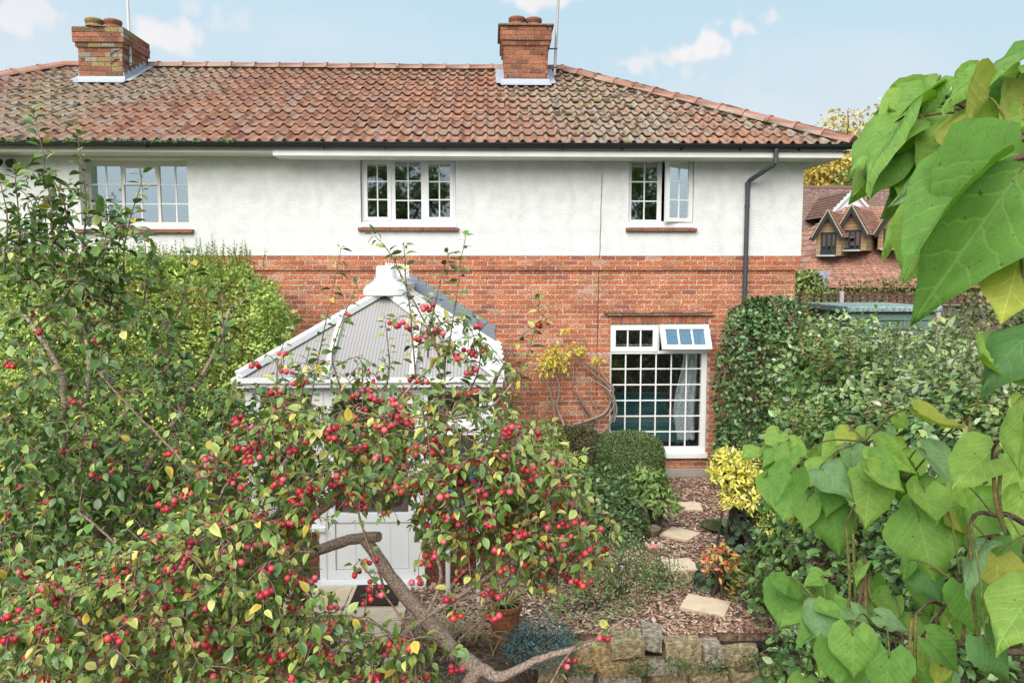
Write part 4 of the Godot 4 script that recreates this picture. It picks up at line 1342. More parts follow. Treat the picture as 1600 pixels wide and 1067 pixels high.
		s.span(Vector3(q0, bt - 0.05, -fz - 0.04), Vector3(q1, bt - 0.021, -fz + 0.06))
		obj("capping_rail", s, M.wood, f)
	# green shed
	var sh := thing("green_shed", "sage green flat-topped shed showing above the grey-green hedge", "shed")
	s = Shape.new()
	s.col = Color(0.36, 0.50, 0.46)
	var r0 := pt(1322, 479, 13.5); var r1 := pt(1470, 479, 13.5)
	s.brick(Vector3((r0.x + r1.x) * 0.5, r0.y - 0.05, -14.4), Vector3(r1.x - r0.x, 0.10, 2.0), 0.02)
	obj("roof", s, M.plain, sh)
	for k in 9:
		s = Shape.new()
		s.col = Color(0.22, 0.36, 0.31) * rf(0.9, 1.1)
		s.brick(Vector3((r0.x + r1.x) * 0.5, r0.y - 0.19 - k * 0.16, -14.4), Vector3(r1.x - r0.x - 0.16, 0.15, 1.8), 0.015)
		obj("board", s, M.wood, sh)
	s = Shape.new()
	s.col = Color(0.22, 0.36, 0.31)
	s.span(Vector3(r0.x + 0.1, 0, -15.2), Vector3(r1.x - 0.1, r0.y - 1.7, -13.6))
	obj("base", s, M.wood, sh)
	# washing
	var tw := thing("towel", "pale lilac towel hung to dry over the far hedge", "towel")
	s = Shape.new()
	s.col = Color(0.52, 0.50, 0.68)
	var o := pt(1287, 424, 18.6)
	var p := []
	for r in 8:
		var row := []
		for k in 9:
			row.append(o + Vector3(-0.17 + 0.045 * k - 0.04 * (7 - r) * 0.3 + (0.02 if k == 4 else 0.0), -0.42 + r * 0.06 + 0.03 * absf(k - 4.0) / 4.0, 0.03 * sin(k * 1.3 + r * 0.3)))
		p.append(row)
	s.grid(p)
	obj("cloth", s, M.cloth, tw)
	# aerials
	for k in 2:
		var ae := thing("aerial_mast", ["thin grey aerial mast strapped to the lichen-covered left chimney", "tall aerial mast bracketed to the right side of the tidy right chimney"][k], "aerial")
		var x := [pt(203, 100, 14.25).x, pt(866.5, 106, 14.3).x][k] as float
		var zz := [-14.25, -14.3][k] as float
		var y0 := [6.95, 6.85][k] as float
		var lean := [0.0, 0.075][k] as float
		s = Shape.new()
		s.col = Color(0.40, 0.38, 0.37) if k else Color(0.62, 0.6, 0.58)
		s.tube(PackedVector3Array([Vector3(x, y0, zz), Vector3(x + lean, y0 + 1.6, zz), Vector3(x + lean * 2.2, y0 + 3.6, zz)]), PackedFloat32Array([0.026, 0.024, 0.018]), 8)
		obj("mast", s, tinted(0.45), ae)
		s = Shape.new()
		s.col = Color(0.10, 0.09, 0.09)
		if k == 0:
			for yy in [7.13, 6.98]: s.tube(spline([Vector3(x + 0.02, yy, zz + 0.02), Vector3(-6.495, yy + 0.01, -14.05), Vector3(-6.62, yy + 0.01, -13.985), Vector3(-6.72, yy - 0.07, -13.985)], 3), taper(10, 0.010, 0.010), 6)
		else:
			for yy in [7.32, 6.99]:
				s.tube(PackedVector3Array([Vector3(1.06, yy, zz + 0.02), Vector3(x + 0.05, yy, zz + 0.02)]), PackedFloat32Array([0.014, 0.014]), 6)
				s.tube(PackedVector3Array([Vector3(1.06, yy, zz + 0.02), Vector3(0.95, 7.155, -13.985)]), PackedFloat32Array([0.012, 0.012]), 6)
			s.tube(PackedVector3Array([Vector3(1.085, 7.33, zz), Vector3(1.065, 6.98, zz)]), PackedFloat32Array([0.014, 0.014]), 6)
		obj("bracket", s, tinted(0.6), ae)
	# far trees
	leafy_tree("yellow_tree", "tall yellow autumn tree rising behind the right end of the roof", Vector3(pt(1325, 200, 62).x, 0, -62), 17.6, 8.0, 26000, 0.36, [Color(0.64, 0.50, 0.15), Color(0.56, 0.47, 0.16), Color(0.68, 0.54, 0.19), Color(0.44, 0.42, 0.14)], 0.20, 1)
	leafy_tree("yellow_tree", "lower yellow tree with bare stems at the white corner of the house", Vector3(pt(1262, 250, 56).x, 0, -56), 12.5, 5.0, 12000, 0.30, [Color(0.70, 0.52, 0.10), Color(0.60, 0.44, 0.08), Color(0.48, 0.40, 0.10)], 0.2, 2)
	leafy_tree("green_tree", "rounded dark green tree between the yellow trees and the bean leaves", Vector3(pt(1372, 300, 50).x, 0, -50), 10.0, 4.4, 14000, 0.26, [Color(0.11, 0.16, 0.045), Color(0.16, 0.21, 0.06), Color(0.24, 0.26, 0.07)], 0.2, 3)
	leafy_tree("thin_tree", "thin tree top peeping over the left end of the roof", Vector3(pt(-2, 110, 45).x, 0, -45), 15.4, 2.4, 900, 0.18, [Color(0.12, 0.12, 0.05), Color(0.16, 0.13, 0.07)], 0.2, 4)
	# trees of the garden behind, which the windows mirror
	leafy_tree("bare_tree", "thin half-bare tree behind the viewer mirrored in the old metal window", Vector3(-22.5, -0.8, 20), 9.5, 2.2, 500, 0.2, [Color(0.10, 0.12, 0.06), Color(0.14, 0.12, 0.07)], 0.16, 20)
	for k in 4:
		var at := [Vector3(-5.2, -0.8, 19), Vector3(1.5, -0.8, 22), Vector3(8.5, -0.8, 17), Vector3(15, -0.8, 24)][k] as Vector3
		leafy_tree("garden_tree", ["leafy tree behind the viewer mirrored in the middle upstairs window", "tall leafy tree farther behind the viewer", "broad leafy tree behind the viewer mirrored in the open-casement window", "leafy tree behind the viewer at the far right"][k], at, [10.5, 12.5, 11.5, 12.0][k], [3.4, 3.6, 3.6, 4.0][k], 9000, 0.30, [Color(0.14, 0.22, 0.05), Color(0.20, 0.27, 0.06), Color(0.28, 0.28, 0.07)], 0.12, 10 + k)
func leaf_mesh(wide: float, curl: float, fold: float, rim := 1.0, rows := 4) -> ArrayMesh:   # a unit leaf along +z, its upper face up
	var s := Shape.new()
	var p := []
	var cc := []
	for r in rows + 1:
		var t := float(r) / rows
		var w := wide * pow(sin(PI * clampf(pow(t, 0.8) * 0.97 + 0.03, 0, 1)), 0.8)
		var row := []
		var cr := []
		for k in 3:
			var u := k - 1.0
			row.append(Vector3(-u * w, absf(u) * w * fold - curl * t * t, t * (1.0 - 0.2 * curl * t)))
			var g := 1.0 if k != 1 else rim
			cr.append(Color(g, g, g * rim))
		p.append(row); cc.append(cr)
	for r in p.size(): p[r].reverse()
	for r in p.size(): p[r].reverse()
	s.grid(p, cc)
	# the grid's outside must look up
	if s.n[s.n.size() / 2].y < 0:
		for i in s.n.size(): s.n[i] = -s.n[i]
		for i in s.ix.size() / 3:
			var q := s.ix[i * 3]; s.ix[i * 3] = s.ix[i * 3 + 1]; s.ix[i * 3 + 1] = q
	return s.mesh()
func leaf_xf(at: Vector3, dir: Vector3, up: Vector3, size: float) -> Transform3D:
	var z := dir.normalized()
	var x := up.cross(z)
	if x.length_squared() < 1e-6: x = Vector3.RIGHT.cross(z)
	x = x.normalized()
	return Transform3D(Basis(x * size, z.cross(x) * size, z * size), at)
func leafy_tree(called: String, label: String, at: Vector3, height: float, radius: float, count: int, size: float, pal: Array, trunk: float, sd: int) -> void:
	var t := thing(called, label, "tree", at)
	var keep := rng.state
	rng.seed = 900 + sd
	var s := Shape.new()
	s.col = Color(0.09, 0.07, 0.05)
	s.tube(wobble(spline([Vector3.ZERO, Vector3(0.1, height * 0.3, 0), Vector3(-0.1, height * 0.6, 0.1), Vector3(0, height * 0.93, 0)], 4), 0.2, 0.3), taper(13, trunk, 0.03), 8)
	obj("trunk", s, M.bark, t)
	var lb := Shape.new()
	lb.col = Color(0.10, 0.08, 0.055)
	var where := []
	var tint := []
	var clumps := []
	for k in 26:
		var y := rf(0.22, 0.97)
		var rr := radius * pow(sin(PI * clampf(y * 0.85 + 0.12, 0, 1)), 0.7) * sqrt(rf(0.15, 1.0))
		var a := rf(0, TAU)
		var q := Vector3(cos(a) * rr, y * height, sin(a) * rr)
		clumps.append([q, radius * rf(0.22, 0.42)])
		var st := Vector3(0, maxf(y - 0.25, 0.1) * height, 0)
		lb.tube(spline([st, st.lerp(q, 0.5) + Vector3(0, -0.1, 0), q], 4), taper(9, trunk * 0.35, 0.02), 5)
	for i in count:
		var c: Array = clumps[rng.randi() % clumps.size()]
		var d := rdir()
		var q: Vector3 = c[0] + d * Vector3(1, 0.75, 1) * float(c[1]) * pow(rng.randf(), 0.45)
		if nz(q, 0.9) < -0.28: continue
		where.append(leaf_xf(q, rdir() + Vector3(0, -0.3, 0) + d * 0.6, Vector3.UP + rdir() * 0.8, size * rf(0.7, 1.3)))
		tint.append(pal[rng.randi() % pal.size()] * rf(0.8, 1.2))
	obj("limbs", lb, M.bark, t)
	many("crown", leaf_mesh(0.33, 0.15, 0.2, 1.0, 2), M.matt, where, tint, t)
	rng.state = keep

# ---------------------------------------------------------------- garden
func on_ground(x: float, y: float) -> Vector3:   # where the sight line through a photograph pixel meets level ground
	var r := aim * Vector3((x - 800.0) / FOCAL, -(y - 533.5) / FOCAL, -1.0)
	return EYE + r * (-EYE.y / r.y)
func rock(size: Vector3, col: Color, sd: float) -> Shape:   # a rough-hewn block: a rounded box pushed in and out
	var s := Shape.new()
	var faces := [[Vector3.RIGHT, Vector3.UP, Vector3.BACK], [Vector3.LEFT, Vector3.UP, Vector3.FORWARD], [Vector3.FORWARD, Vector3.UP, Vector3.RIGHT], [Vector3.BACK, Vector3.UP, Vector3.LEFT], [Vector3.RIGHT, Vector3.FORWARD, Vector3.UP], [Vector3.RIGHT, Vector3.BACK, Vector3.DOWN]]
	for f in faces:
		var p := []
		var cc := []
		for r in 6:
			var row := []
			var cr := []
			for k in 6:
				var q: Vector3 = f[2] + f[0] * (k / 2.5 - 1.0) + f[1] * (r / 2.5 - 1.0)
				q = q.lerp(q.normalized() * 1.25, 0.12)
				q *= 1.0 + 0.13 * nz(q + Vector3(sd, sd * 2.0, 0), 1.0) + 0.05 * nz(q + Vector3(0, sd, 9), 3.0)
				var g := nz(q + Vector3(sd, 0, 3), 1.3)
				row.append(q * size * 0.5)
				var c := col.lerp(Color(0.42, 0.22, 0.08), clampf(g * 0.9, 0, 0.55))
				cr.append(c.lerp(Color(0.15, 0.15, 0.10), clampf(nz(q + Vector3(9, sd, 0), 1.6) * 0.8, 0, 0.45)))
			p.append(row); cc.append(cr)
		s.grid(p, cc)
	return s
func slab_shape(w: float, d: float, h: float, col: Color, sd: float) -> Shape:
	var s := Shape.new()
	var p := []
	var cc := []
	for r in 7:
		var row := []
		var cr := []
		for k in 7:
			var x := (k / 6.0 - 0.5) * w; var z := (0.5 - r / 6.0) * d
			var e := 1.0 if r in [0, 6] or k in [0, 6] else 0.0
			row.append(Vector3(x + e * 0.008 * nz(Vector3(x, sd, z), 9.0), h + 0.004 * nz(Vector3(x, sd, z), 6.0) - 0.006 * e, z))
			var g := nz(Vector3(x + sd, 0, z), 5.0)
			cr.append(col.lerp(Color(0.25, 0.19, 0.13), clampf(g * 0.5, 0, 0.3)))
		p.append(row); cc.append(cr)
	s.grid(p, cc)
	s.col = col * 0.8
	for k in 6:
		s.quad(p[0][k] * Vector3(1, 0, 1) + Vector3(0, -0.03, 0), p[0][k + 1] * Vector3(1, 0, 1) + Vector3(0, -0.03, 0), p[0][k + 1], p[0][k])
		s.quad(p[6][k + 1] * Vector3(1, 0, 1) + Vector3(0, -0.03, 0), p[6][k] * Vector3(1, 0, 1) + Vector3(0, -0.03, 0), p[6][k], p[6][k + 1])
		s.quad(p[k + 1][0] * Vector3(1, 0, 1) + Vector3(0, -0.03, 0), p[k][0] * Vector3(1, 0, 1) + Vector3(0, -0.03, 0), p[k][0], p[k + 1][0])
		s.quad(p[k][6] * Vector3(1, 0, 1) + Vector3(0, -0.03, 0), p[k + 1][6] * Vector3(1, 0, 1) + Vector3(0, -0.03, 0), p[k + 1][6], p[k][6])
	return s
func pot_shape(r: float, h: float, col: Color, ribs := 0) -> Shape:
	var s := Shape.new()
	s.col = col
	var prof := PackedVector2Array([Vector2(0.0, 0.0), Vector2(r * 0.68, 0.0)])
	for k in 13:
		var t := k / 12.0
		prof.append(Vector2(r * lerpf(0.68, 0.92, sin(t * 1.5)) + (0.004 * sin(t * TAU * ribs) if ribs else 0.0), h * 0.02 + h * 0.82 * t))
	for q in [Vector2(1.02, 0.86), Vector2(1.04, 0.90), Vector2(1.04, 0.985), Vector2(1.0, 1.0), Vector2(0.94, 1.0), Vector2(0.90, 0.97), Vector2(0.88, 0.86)]: prof.append(Vector2(q.x * r, q.y * h))
	s.lathe(Vector3.ZERO, prof, 28)
	s.col = Color(0.06, 0.04, 0.03)
	s.lathe(Vector3.ZERO, PackedVector2Array([Vector2(r * 0.89, h * 0.87), Vector2(r * 0.5, h * 0.89), Vector2(0.001, h * 0.9)]), 20)
	return s
func blades(s: Shape, at: Vector3, count: int, length: float, spread: float, c0: Color, c1: Color, w := 0.008) -> void:   # arching strap leaves
	for i in count:
		var a := rf(0, TAU)
		var out := Vector3(cos(a), 0, sin(a))
		var l := length * rf(0.6, 1.15)
		var side := out.cross(Vector3.UP) * w
		var p := []
		s.col = c0.lerp(c1, rng.randf())
		for r in 6:
			var t := r / 5.0
			var q := at + out * (spread * t * l + 0.02) + Vector3(0, l * (t - 0.75 * spread * t * t), 0)
			var k := 1.0 - 0.85 * t * t
			p.append([q - side * k, q + Vector3(0, -0.003, 0), q + side * k])
		s.grid(p)
func garden() -> void:
	# stone wall that holds the bed up
	var w := thing("stone_wall", "low dry wall of rough honey-coloured stones holding up the bark path", "wall")
	var d := 6.28
	var list := [[836, 1008, 890, 1042, 0], [892, 1004, 956, 1040, 1], [952, 990, 1008, 1016, 2], [1008, 984, 1040, 1010, 3], [1040, 994, 1100, 1032, 2], [1100, 998, 1131, 1034, 3], [1133, 1006, 1190, 1034, 2], [1190, 1026, 1238, 1066, 0], [930, 1022, 1012, 1064, 1], [1012, 1026, 1120, 1046, 3], [1016, 1046, 1078, 1074, 0], [1080, 1046, 1140, 1064, 2], [1142, 1036, 1188, 1058, 2], [840, 1042, 930, 1076, 2], [1078, 1066, 1150, 1090, 0], [1152, 1060, 1196, 1086, 3], [930, 1066, 1014, 1092, 2], [1238, 1030, 1290, 1070, 2], [1200, 1068, 1262, 1098, 1], [1150, 1024, 1172, 1036, 0], [1292, 1036, 1350, 1072, 0], [1016, 1076, 1076, 1096, 3]]
	var cut := []
	for e in list:   # the larger blocks are two or more stones
		if e[2] - e[0] > 66 and cut.size() % 3 != 0:
			var m: float = lerpf(e[0], e[2], rf(0.4, 0.62))
			cut.append([e[0], e[1], m - 1, e[3], e[4]]); cut.append([m + 1, e[1] + rf(-4, 5), e[2], e[3], (e[4] + 1) % 4])
		elif e[3] - e[1] > 29 and e[1] > 1018:
			var m: float = lerpf(e[1], e[3], rf(0.4, 0.6))
			cut.append([e[0], e[1], e[2], m - 1, e[4]]); cut.append([e[0] + rf(-5, 6), m + 1, e[2] - rf(-4, 8), e[3], (e[4] + 2) % 4])
		else: cut.append(e)
	list = cut
	var pal := [Color(0.46, 0.36, 0.20), Color(0.66, 0.46, 0.22), Color(0.62, 0.50, 0.29), Color(0.62, 0.54, 0.42)]
	for i in list.size():
		var e = list[i]
		var a := pt(e[0], e[1] + 12.0, d); var b := pt(e[2], e[3] + 12.0, d)
		var sz := Vector3(b.x - a.x, a.y - b.y, 0.24)
		var o := obj("stone", rock(sz * Vector3(0.96, 0.95, 1), pal[e[4]], i * 3.7), M.stone, w)
		var y := (a.y + b.y) * 0.5
		o.position = Vector3((a.x + b.x) * 0.5, y, -d - 0.12 + rf(-0.05, 0.03))
		o.rotation = Vector3(rf(-0.12, 0.12), rf(-0.16, 0.16), rf(-0.09, 0.09))
	var s := Shape.new()
	s.col = Color(0.07, 0.05, 0.035)
	s.span(Vector3(0.35, -0.8, -6.55), Vector3(3.4, -0.07, -6.42))
	obj("packing_earth", s, M.ground, w)
	var where := []
	var tint := []
	for i in 700:
		var q := pt([1060.0, 1120.0, 1000.0, 1180.0, 905.0][i % 5] + rng.randfn(0, 16), [1040.0, 1042.0, 1046.0, 1030.0, 1046.0][i % 5] + rng.randfn(0, 7), 6.22 + rf(-0.03, 0.03))
		where.append(leaf_xf(q, rdir() + Vector3(0, -0.2, 0.4), Vector3(0, 0.6, 1) + rdir() * 0.6, rf(0.014, 0.026)))
		tint.append([Color(0.06, 0.12, 0.03), Color(0.10, 0.17, 0.04), Color(0.04, 0.08, 0.025)][i % 3])
	many("creeping_leaves", leaf_mesh(0.42, 0.2, 0.1, 1.0, 2), M.leaf, where, tint, w)
	# stepping stones
	var st := [[1075, 793, 0.37, 0.34, 8.0, "smallest stepping stone, the one nearest the house"], [1063, 836, 0.38, 0.36, 40.0, "diamond-set stepping stone beside the green bird bath"], [1063, 886, 0.35, 0.34, -10.0, "squarish stepping stone beside the frilled dish"], [1103, 949, 0.42, 0.35, 28.0, "largest stepping stone, closest to the stone wall"]]
	for i in 4:
		var q := on_ground(st[i][0], st[i][1])
		var o := obj("stepping_stone", slab_shape(st[i][2], st[i][3], 0.028, Color(0.82, 0.66, 0.47), i * 4.0), M.slab)
		o.position = Vector3(q.x, ground_height(q.x, q.z) + 0.012, q.z)
		o.rotation_degrees = Vector3(rf(-1, 1), -st[i][4], rf(-1, 1))
		tag(o, st[i][5], "stepping stone", "stepping stones on the bark path")
	# paving and mat before the conservatory door
	var pv := node("patio", self)
	tag(pv, "beige paving slabs outside the conservatory door", "", "", "structure")
	for i in 3:
		for j in 3:
			var o := obj("paving_slab", slab_shape(0.59, 0.59, 0.03, Color(0.74, 0.60, 0.42) * rf(0.9, 1.05), i * 7.0 + j), M.slab, pv)
			o.position = Vector3(-2.3 + i * 0.60, 0.012, -7.28 + j * 0.60 - 0.02)
	var mt := thing("door_mat", "dark brown slatted mat on the slabs outside the white door", "mat", Vector3(-1.12, 0.045, -7.24))
	for k in 11:
		s = Shape.new()
		s.col = Color(0.045, 0.025, 0.018)
		s.brick(Vector3(0, 0.010, -0.2 + k * 0.042), Vector3(0.46, 0.018, 0.030), 0.003)
		obj("slat", s, M.wood, mt)
	s = Shape.new()
	s.col = Color(0.03, 0.02, 0.015)
	for x in [-0.18, 0.18]: s.span(Vector3(x - 0.02, 0, -0.22), Vector3(x + 0.02, 0.0005, 0.24))
	obj("batten", s, M.wood, mt)
	# pots
	var pp := on_ground(789, 1003)
	var t := thing("terracotta_pot", "ribbed terracotta pot with strappy variegated leaves beside the blue juniper", "pot", pp)
	obj("pot", pot_shape(0.145, 0.36, Color(0.44, 0.17, 0.075), 9), M.clay, t)
	s = Shape.new()
	blades(s, Vector3(-0.02, 0.31, 0), 26, 0.34, 0.9, Color(0.42, 0.38, 0.16), Color(0.16, 0.22, 0.05))
	obj("strap_leaves", s, M.leaf, t)
	t = thing("clump_of_straps", "straw-coloured strappy plant in the bed between the leaning limb and the pot", "plant", on_ground(735, 1010))
	s = Shape.new()
	for k in 5: blades(s, Vector3(rf(-0.35, 0.35), 0, rf(-0.25, 0.25)), 26, 0.5, 0.8, Color(0.46, 0.38, 0.20), Color(0.30, 0.22, 0.10), 0.006)
	for k in 40: blades(s, Vector3(rf(-0.6, 0.5), 0, rf(-0.4, 0.3)), 1, 0.5, rf(0.5, 1.4), Color(0.30, 0.17, 0.09), Color(0.40, 0.30, 0.16), 0.004)
	obj("strap_leaves", s, M.leaf, t)
	var p2 := pt(452, 1024, 5.0)
	t = thing("terracotta_pot", "wide-rimmed terracotta pot of dark soil behind the leaning crab apple trunk", "pot", Vector3(p2.x, 0.02, p2.z))
	obj("pot", pot_shape(0.21, p2.y, Color(0.42, 0.17, 0.085)), M.clay, t)
	var p3 := pt(345, 930, 5.7)
	t = thing("terracotta_pot", "terracotta pot half hidden deep among the crab apple leaves", "pot", Vector3(p3.x, 0.0, p3.z))
	obj("pot", pot_shape(0.2, p3.y, Color(0.40, 0.13, 0.065)), M.clay, t)
	# dishes
	var b := on_ground(1122, 830)
	t = thing("bird_bath", "shallow green glazed bird bath dish lying on the bark by the dark shrub", "bird bath", b + Vector3(0, 0.01, 0))
	s = Shape.new()
	s.col = Color(0.06, 0.075, 0.03)
	s.lathe(Vector3.ZERO, PackedVector2Array([Vector2(0, 0), Vector2(0.12, 0), Vector2(0.14, 0.02), Vector2(0.205, 0.06), Vector2(0.215, 0.075), Vector2(0.205, 0.08), Vector2(0.18, 0.062), Vector2(0.1, 0.045), Vector2(0.001, 0.042)]), 28)
	obj("bowl", s, tinted(0.25), t)
	s = Shape.new()
	s.col = Color(0.05, 0.06, 0.03)
	s.lathe(Vector3.ZERO, PackedVector2Array([Vector2(0.183, 0.066), Vector2(0.001, 0.066)]), 28)
	obj("water", s, tinted(0.04), t)
	b = on_ground(1018, 838)
	t = thing("saucer_pot", "small round stoneware pot under the pale whorled shrub", "pot", b)
	s = Shape.new()
	s.col = Color(0.36, 0.28, 0.20)
	s.lathe(Vector3.ZERO, PackedVector2Array([Vector2(0, 0), Vector2(0.085, 0), Vector2(0.11, 0.10), Vector2(0.115, 0.115), Vector2(0.10, 0.115), Vector2(0.09, 0.09), Vector2(0.001, 0.085)]), 20)
	obj("bowl", s, M.clay, t)
	b = on_ground(1020, 868)
	t = thing("frilled_dish", "small pink and cream frilled dish standing on the bark", "ornament", b)
	s = Shape.new()
	var rows := []
	var cols := []
	for r in 6:
		var row := []
		var cr := []
		for k in 33:
			var a := -TAU * k / 32.0
			var rad: float = [0.02, 0.05, 0.085, 0.11, 0.09, 0.01][r]
			var y: float = [0.0, 0.06, 0.09, 0.125, 0.10, 0.07][r]
			var fr := 1.0 + (0.09 * sin(a * 8.0) if r in [2, 3, 4] else 0.0)
			row.append(Vector3(cos(a) * rad * fr, y + (0.012 * sin(a * 8.0 + 1.0) if r == 3 else 0.0), sin(a) * rad * fr))
			cr.append(Color(0.70, 0.52, 0.44) if r in [2, 3] else Color(0.52, 0.22, 0.16))
		rows.append(row); cols.append(cr)
	s.grid(rows, cols)
	obj("bowl", s, tinted(0.4), t)
	# white stand with a blue basket
	var bp := Vector3(-0.27, 0, -7.25)
	t = thing("plant_stand", "small white stand glimpsed through the crab apple before the conservatory", "stand", bp)
	s = Shape.new()
	s.brick(Vector3(0, 0.87, 0), Vector3(0.36, 0.04, 0.30), 0.006)
	obj("top", s, M.upvc, t)
	for x in [-0.15, 0.15]:
		for z in [-0.12, 0.12]:
			s = Shape.new()
			s.span(Vector3(x - 0.015, 0, z - 0.015), Vector3(x + 0.015, 0.85, z + 0.015))
			obj("leg", s, M.upvc, t)
	t = thing("blue_basket", "bright blue slatted basket on the white stand behind the leaves", "basket", bp + Vector3(0.0, 0.891, 0))
	for k in 5:
		s = Shape.new()
		s.col = Color(0.02, 0.15, 0.55)
		var y := 0.04 + k * 0.075
		s.span(Vector3(-0.16, y, 0.115), Vector3(0.16, y + 0.06, 0.13)); s.span(Vector3(-0.16, y, -0.13), Vector3(0.16, y + 0.06, -0.115))
		s.span(Vector3(-0.16, y, -0.114), Vector3(-0.145, y + 0.06, 0.114)); s.span(Vector3(0.145, y, -0.114), Vector3(0.16, y + 0.06, 0.114))
		obj("band", s, tinted(0.4), t)
	s = Shape.new()
	s.col = Color(0.02, 0.12, 0.45)
	for x in [-0.13, 0.0, 0.13]:
		for z in [-0.111, 0.106]: s.span(Vector3(x - 0.012, 0, z), Vector3(x + 0.012, 0.41, z + 0.004))
	s.span(Vector3(-0.144, 0.0, -0.105), Vector3(0.144, 0.015, 0.105))
	obj("uprights", s, tinted(0.4), t)

func bush(called: String, label: String, category: String, blobs: Array, count: int, size: float, mesh: Mesh, material: Material, pal: Array, power := 2.0, lump := 0.16, tidy := 0.0) -> Node3D:
	# leaves spread through the outer part of a union of rounded bodies; light gets in between them
	var t := thing(called, label, category)
	var where := []
	var tint := []
	var areas := []
	var total := 0.0
	for b in blobs:
		var r: Vector3 = b[1]
		var a := r.x * r.y + r.y * r.z + r.x * r.z
		areas.append(a); total += a
	for i in blobs.size():
		var c: Vector3 = blobs[i][0]
		var r: Vector3 = blobs[i][1]
		for k in int(count * areas[i] / total):
			var d := rdir()
			if d.y < -0.5: continue
			var pn := pow(pow(absf(d.x), power) + pow(absf(d.y), power) + pow(absf(d.z), power), -1.0 / power)
			var g := Vector3(signf(d.x) * pow(absf(d.x) * pn, power - 1.0) / r.x, signf(d.y) * pow(absf(d.y) * pn, power - 1.0) / r.y, signf(d.z) * pow(absf(d.z) * pn, power - 1.0) / r.z).normalized()
			var q := c + d * pn * r
			var deep := pow(rng.randf(), 2.0) * minf(0.28, r.x * 0.45) if tidy == 0.0 else rng.randf() * tidy
			q += g * (lump * (nz(q, 1.6) + 0.6 * nz(q, 4.0)) * minf(r.x, 1.0) - deep)
			var inside := false
			for j in blobs.size():
				if j == i: continue
				var e: Vector3 = (q - blobs[j][0]) / blobs[j][1]
				if pow(absf(e.x), power) + pow(absf(e.y), power) + pow(absf(e.z), power) < 0.5: inside = true
			if inside or q.y < ground_height(q.x, q.z): continue
			where.append(leaf_xf(q, g * 0.7 + rdir() * 0.9 + Vector3(0, 0.15, 0), g + Vector3.UP * 0.6 + rdir() * 0.5, size * rf(0.65, 1.25)))
			var idx := rng.randi() % pal.size()
			tint.append(pal[idx] * rf(0.8, 1.2))
	var st := Shape.new()
	st.col = Color(0.10, 0.075, 0.05)
	for b in blobs:
		for k in 4:
			var e: Vector3 = b[0] + rdir() * b[1] * 0.75
			var base := Vector3(b[0].x + rf(-0.1, 0.1), 0, b[0].z + rf(-0.1, 0.1))
			st.tube(wobble(spline([base, base.lerp(e, 0.5) + Vector3(0, 0.1, 0), e], 4), 0.06, 2.0), taper(9, 0.018, 0.005), 5)
	obj("stems", st, M.bark, t)
	many("foliage", mesh, material, where, tint, t)
	return t
func sprigs(t: Node3D, at: Array, length: float, size: float, mesh: Mesh, material: Material, pal: Array, gap: float, called := "young_shoots") -> void:   # upright shoots with leaves in pairs
	var st := Shape.new()
	st.col = Color(0.22, 0.20, 0.08)
	var where := []
	var tint := []
	for a in at:
		var l := length * rf(0.6, 1.3)
		var top: Vector3 = a + Vector3(rf(-0.25, 0.25), 1.0, rf(-0.25, 0.25)) * l
		var line := spline([a, a.lerp(top, 0.5) + rdir() * 0.03 * l, top], 3)
		st.tube(line, taper(line.size(), 0.004, 0.0015), 4)
		var n := int(l / gap)
		for k in n:
			var u := float(k + 1) / n
			var q := line[0].lerp(line[line.size() - 1], u)
			for sd in 2:
				var ang := k * 1.57 + sd * PI + rf(-0.3, 0.3)
				where.append(leaf_xf(q, Vector3(cos(ang), 0.55, sin(ang)), Vector3.UP, size * rf(0.7, 1.2) * (1.15 - 0.5 * u)))
				tint.append(pal[rng.randi() % pal.size()] * rf(0.9, 1.2))
	obj(called, st, M.bark, t)
	many("shoot_leaves", mesh, material, where, tint, t)
